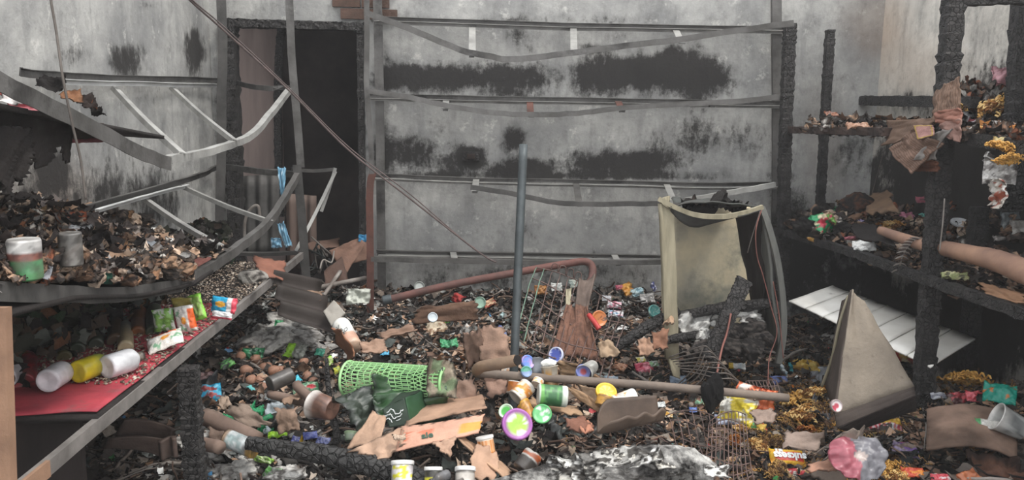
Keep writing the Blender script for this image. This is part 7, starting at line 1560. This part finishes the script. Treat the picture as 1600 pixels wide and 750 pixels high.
for (n, mask, pool, names, desc, cat, nm, grp, wr, tl) in [
    (150, blobs((700, 540, 180, 70, .9), (1100, 700, 250, 70, .6), (430, 640, 150, 90, .6), (940, 540, 120, 60, .6), (800, 640, 120, 60, .5), (1500, 690, 120, 60, .5), (560, 470, 60, 30, .6), (1300, 700, 120, 50, .8)), scr, CB_, 'cardboard scrap', 'cardboard', 'cardboard_scrap', 'torn cardboard scraps in the heap', (14, 36), 50),
    (190, everywhere, chs, CH_, 'crumpled burnt sheet', 'burnt sheet', 'charred_sheet', 'charred sheets in the heap', (18, 46), 50),
    (110, blobs((440, 520, 70, 60, 1), (330, 690, 60, 60, .8), (370, 735, 80, 20, .8), (700, 520, 200, 60, .5), (1110, 500, 60, 40, 1), (960, 490, 60, 40, .7), (1000, 480, 60, 40, .4), (1400, 560, 200, 150, .15), (900, 690, 80, 40, .4), (470, 730, 100, 30, .5)), ass, AS_, 'crumpled ash sheet', 'ash', 'ashen_sheet', 'ash-coated crumpled sheets in the heap', (16, 40), 55)]:
    for (x, y) in sample(n, mask):
        c, cn = names[rs.randrange(len(names))]; w_ = rs.uniform(*wr)*(.7+.5*(y-440)/300)
        uniq(sz(w_)+cn+' '+desc, x, y, cat, nm, pool[c][rs.randrange(len(pool[c]))], w_, (rs.uniform(-tl, tl), rs.uniform(-tl, tl), rs.uniform(0, 360)), None, grp, lift=.02)
for (x, y) in sample(110, everywhere):
    c = list(lum)[rs.randrange(3)]; w_ = rs.uniform(14, 38)*(.7+.5*(y-440)/300)
    uniq(sz(w_)+LN[c]+' burnt lump', x, y, 'burnt lump', 'charred_lump', lum[c][rs.randrange(4)], w_, (rs.uniform(-40, 40), rs.uniform(-40, 40), rs.uniform(0, 360)), None, 'burnt lumps in the heap', lift=.0)
stk = variants(lambda k: None, 0)
for i, (x, y) in enumerate(sample(70, everywhere)):
    L_ = rs.uniform(.12, .34); an = rs.uniform(0, PI); p = hp(x, y, .03); d = Vector((math.cos(an), math.sin(an)*.6, rs.uniform(-.15, .25)))
    cn, m_ = rs.choice([('black charred', CH), ('brown burnt', WB), ('grey ashy', PWD)]); wh, _ = where(x, y)
    lb = ('short ' if L_ < .2 else 'long ')+cn+' stick '+wh
    if lb in USED: continue
    o = tubeobj('burnt_stick', [p-d*L_/2, p+Vector((0, 0, .01)), p+d*L_/2], [.006, .009, .005], m_, lb, 'stick', n=6, dens=3, jit=.01, rj=.3, seed=i); o['group'] = 'burnt sticks in the heap'; USED[lb] = o

# pieces lying on the shelves
def onl(f, dz): return lambda a, b: f(a, b, dz)
cc4 = [('8a6a55', 'brown'), ('c2a187', 'tan'), ('d9d4cc', 'whitish'), ('3a3532', 'black'), ('a0654c', 'rust-brown'), ('8d8884', 'grey')]
pl = {c: variants(lambda k: mk_scrap('burnt_scrap', c, 950+k*7, PAP, asp=.55+.15*k, crumple=.42, burn=.45, n=12, inner='6a5f58'), 3) for c, _ in cc4}
def shelfscatter(n, box, f, grp, what, wr, ok):
    pts = []; t = 0
    while len(pts) < n and t < 6000:
        t += 1; x, y = rd.uniform(box[0], box[2]), rd.uniform(box[1], box[3])
        if not ok(x, y) or any(math.hypot(x-a, y-b) < 12 for a, b in pts): continue
        pts.append((x, y)); c, cn = cc4[rs.choice([0, 0, 1, 1, 2, 3, 3, 4, 5])]; w_ = rs.uniform(*wr)
        uniq(sz(w_)+cn+' '+what, x, y, 'scrap', 'burnt_scrap', pl[c][rs.randrange(3)], w_, (rs.uniform(-20, 60), rs.uniform(-45, 45), rs.uniform(0, 360)), onl(f, .035), grp, lift=.03)
shelfscatter(85, (0, 325, 300, 436), onpile, 'burnt scraps on the left middle shelf', 'crumpled scrap', (16, 34), lambda x, y: y > 318+.0016*max(0, x-90)**2)
shelfscatter(75, (1235, 290, 1600, 470), OL, 'burnt scraps on the right lower shelf', 'shelf scrap', (14, 32), lambda x, y: 372+.27*(x-1300) > y > 300+.08*(x-1240))
shelfscatter(34, (1500, 130, 1600, 212), OU, 'burnt scraps on the right upper shelf', 'burnt shelf scrap', (16, 34), lambda x, y: True)
shelfscatter(16, (1262, 182, 1370, 199), lambda a, b, dz=0: at(a, b, 4.25), 'burnt scraps on the far upper right shelf', 'upper shelf scrap', (14, 28), lambda x, y: True)

cl = {c: [mk_chunk('burnt_clump', c, 970+k*3, PAP, sub=3, amp=.85, sq=(1, .75, .5), c2=c2) for k in range(4)] for c, c2 in (('a8886f', '4a3a30'), ('7d6250', '2a2422'), ('3a3532', '6a5d54'), ('c2ad9a', '6a5546'))}
CLN = {'a8886f': 'tan', '7d6250': 'brown', '3a3532': 'black', 'c2ad9a': 'pale'}
def clumps(n, box, f, grp, wr, ok):
    pts = []; t = 0
    while len(pts) < n and t < 6000:
        t += 1; x, y = rd.uniform(box[0], box[2]), rd.uniform(box[1], box[3])
        if not ok(x, y) or any(math.hypot(x-a, y-b) < 11 for a, b in pts): continue
        pts.append((x, y)); c = rs.choice(list(cl)); w_ = rs.uniform(*wr)
        uniq(sz(w_)+CLN[c]+' burnt clump', x, y, 'burnt clump', 'burnt_clump', cl[c][rs.randrange(4)], w_, (rs.uniform(-30, 30), rs.uniform(-30, 30), rs.uniform(0, 360)), onl(f, .02), grp, lift=.02)
clumps(110, (0, 325, 300, 438), onpile, 'burnt clumps on the left middle shelf', (16, 36), lambda x, y: y > 318+.0016*max(0, x-90)**2)
clumps(50, (1235, 300, 1600, 470), OL, 'burnt clumps on the right lower shelf', (16, 34), lambda x, y: 372+.27*(x-1300) > y > 300+.08*(x-1240))
# ================================================================== thin haze volume added through the room, standing in for lens veil
hz = bpy.data.materials.new('veil_haze'); hz.use_nodes = True; N = hz.node_tree.nodes; N.remove(N['Principled BSDF'])
vs = N.new('ShaderNodeVolumeScatter'); vs.inputs['Color'].default_value = (.96, .95, .96, 1); vs.inputs['Density'].default_value = HAZE; vs.inputs['Anisotropy'].default_value = .2
hz.node_tree.links.new(vs.outputs['Volume'], N['Material Output'].inputs['Volume'])
b = MB(); b.box((.46, 2.35, 1.36), (5.6, 5.55, 2.7)); tag(b.build('veil_haze', hz), 'thin pale haze added through the room for the lens veil', 'haze', kind='stuff')
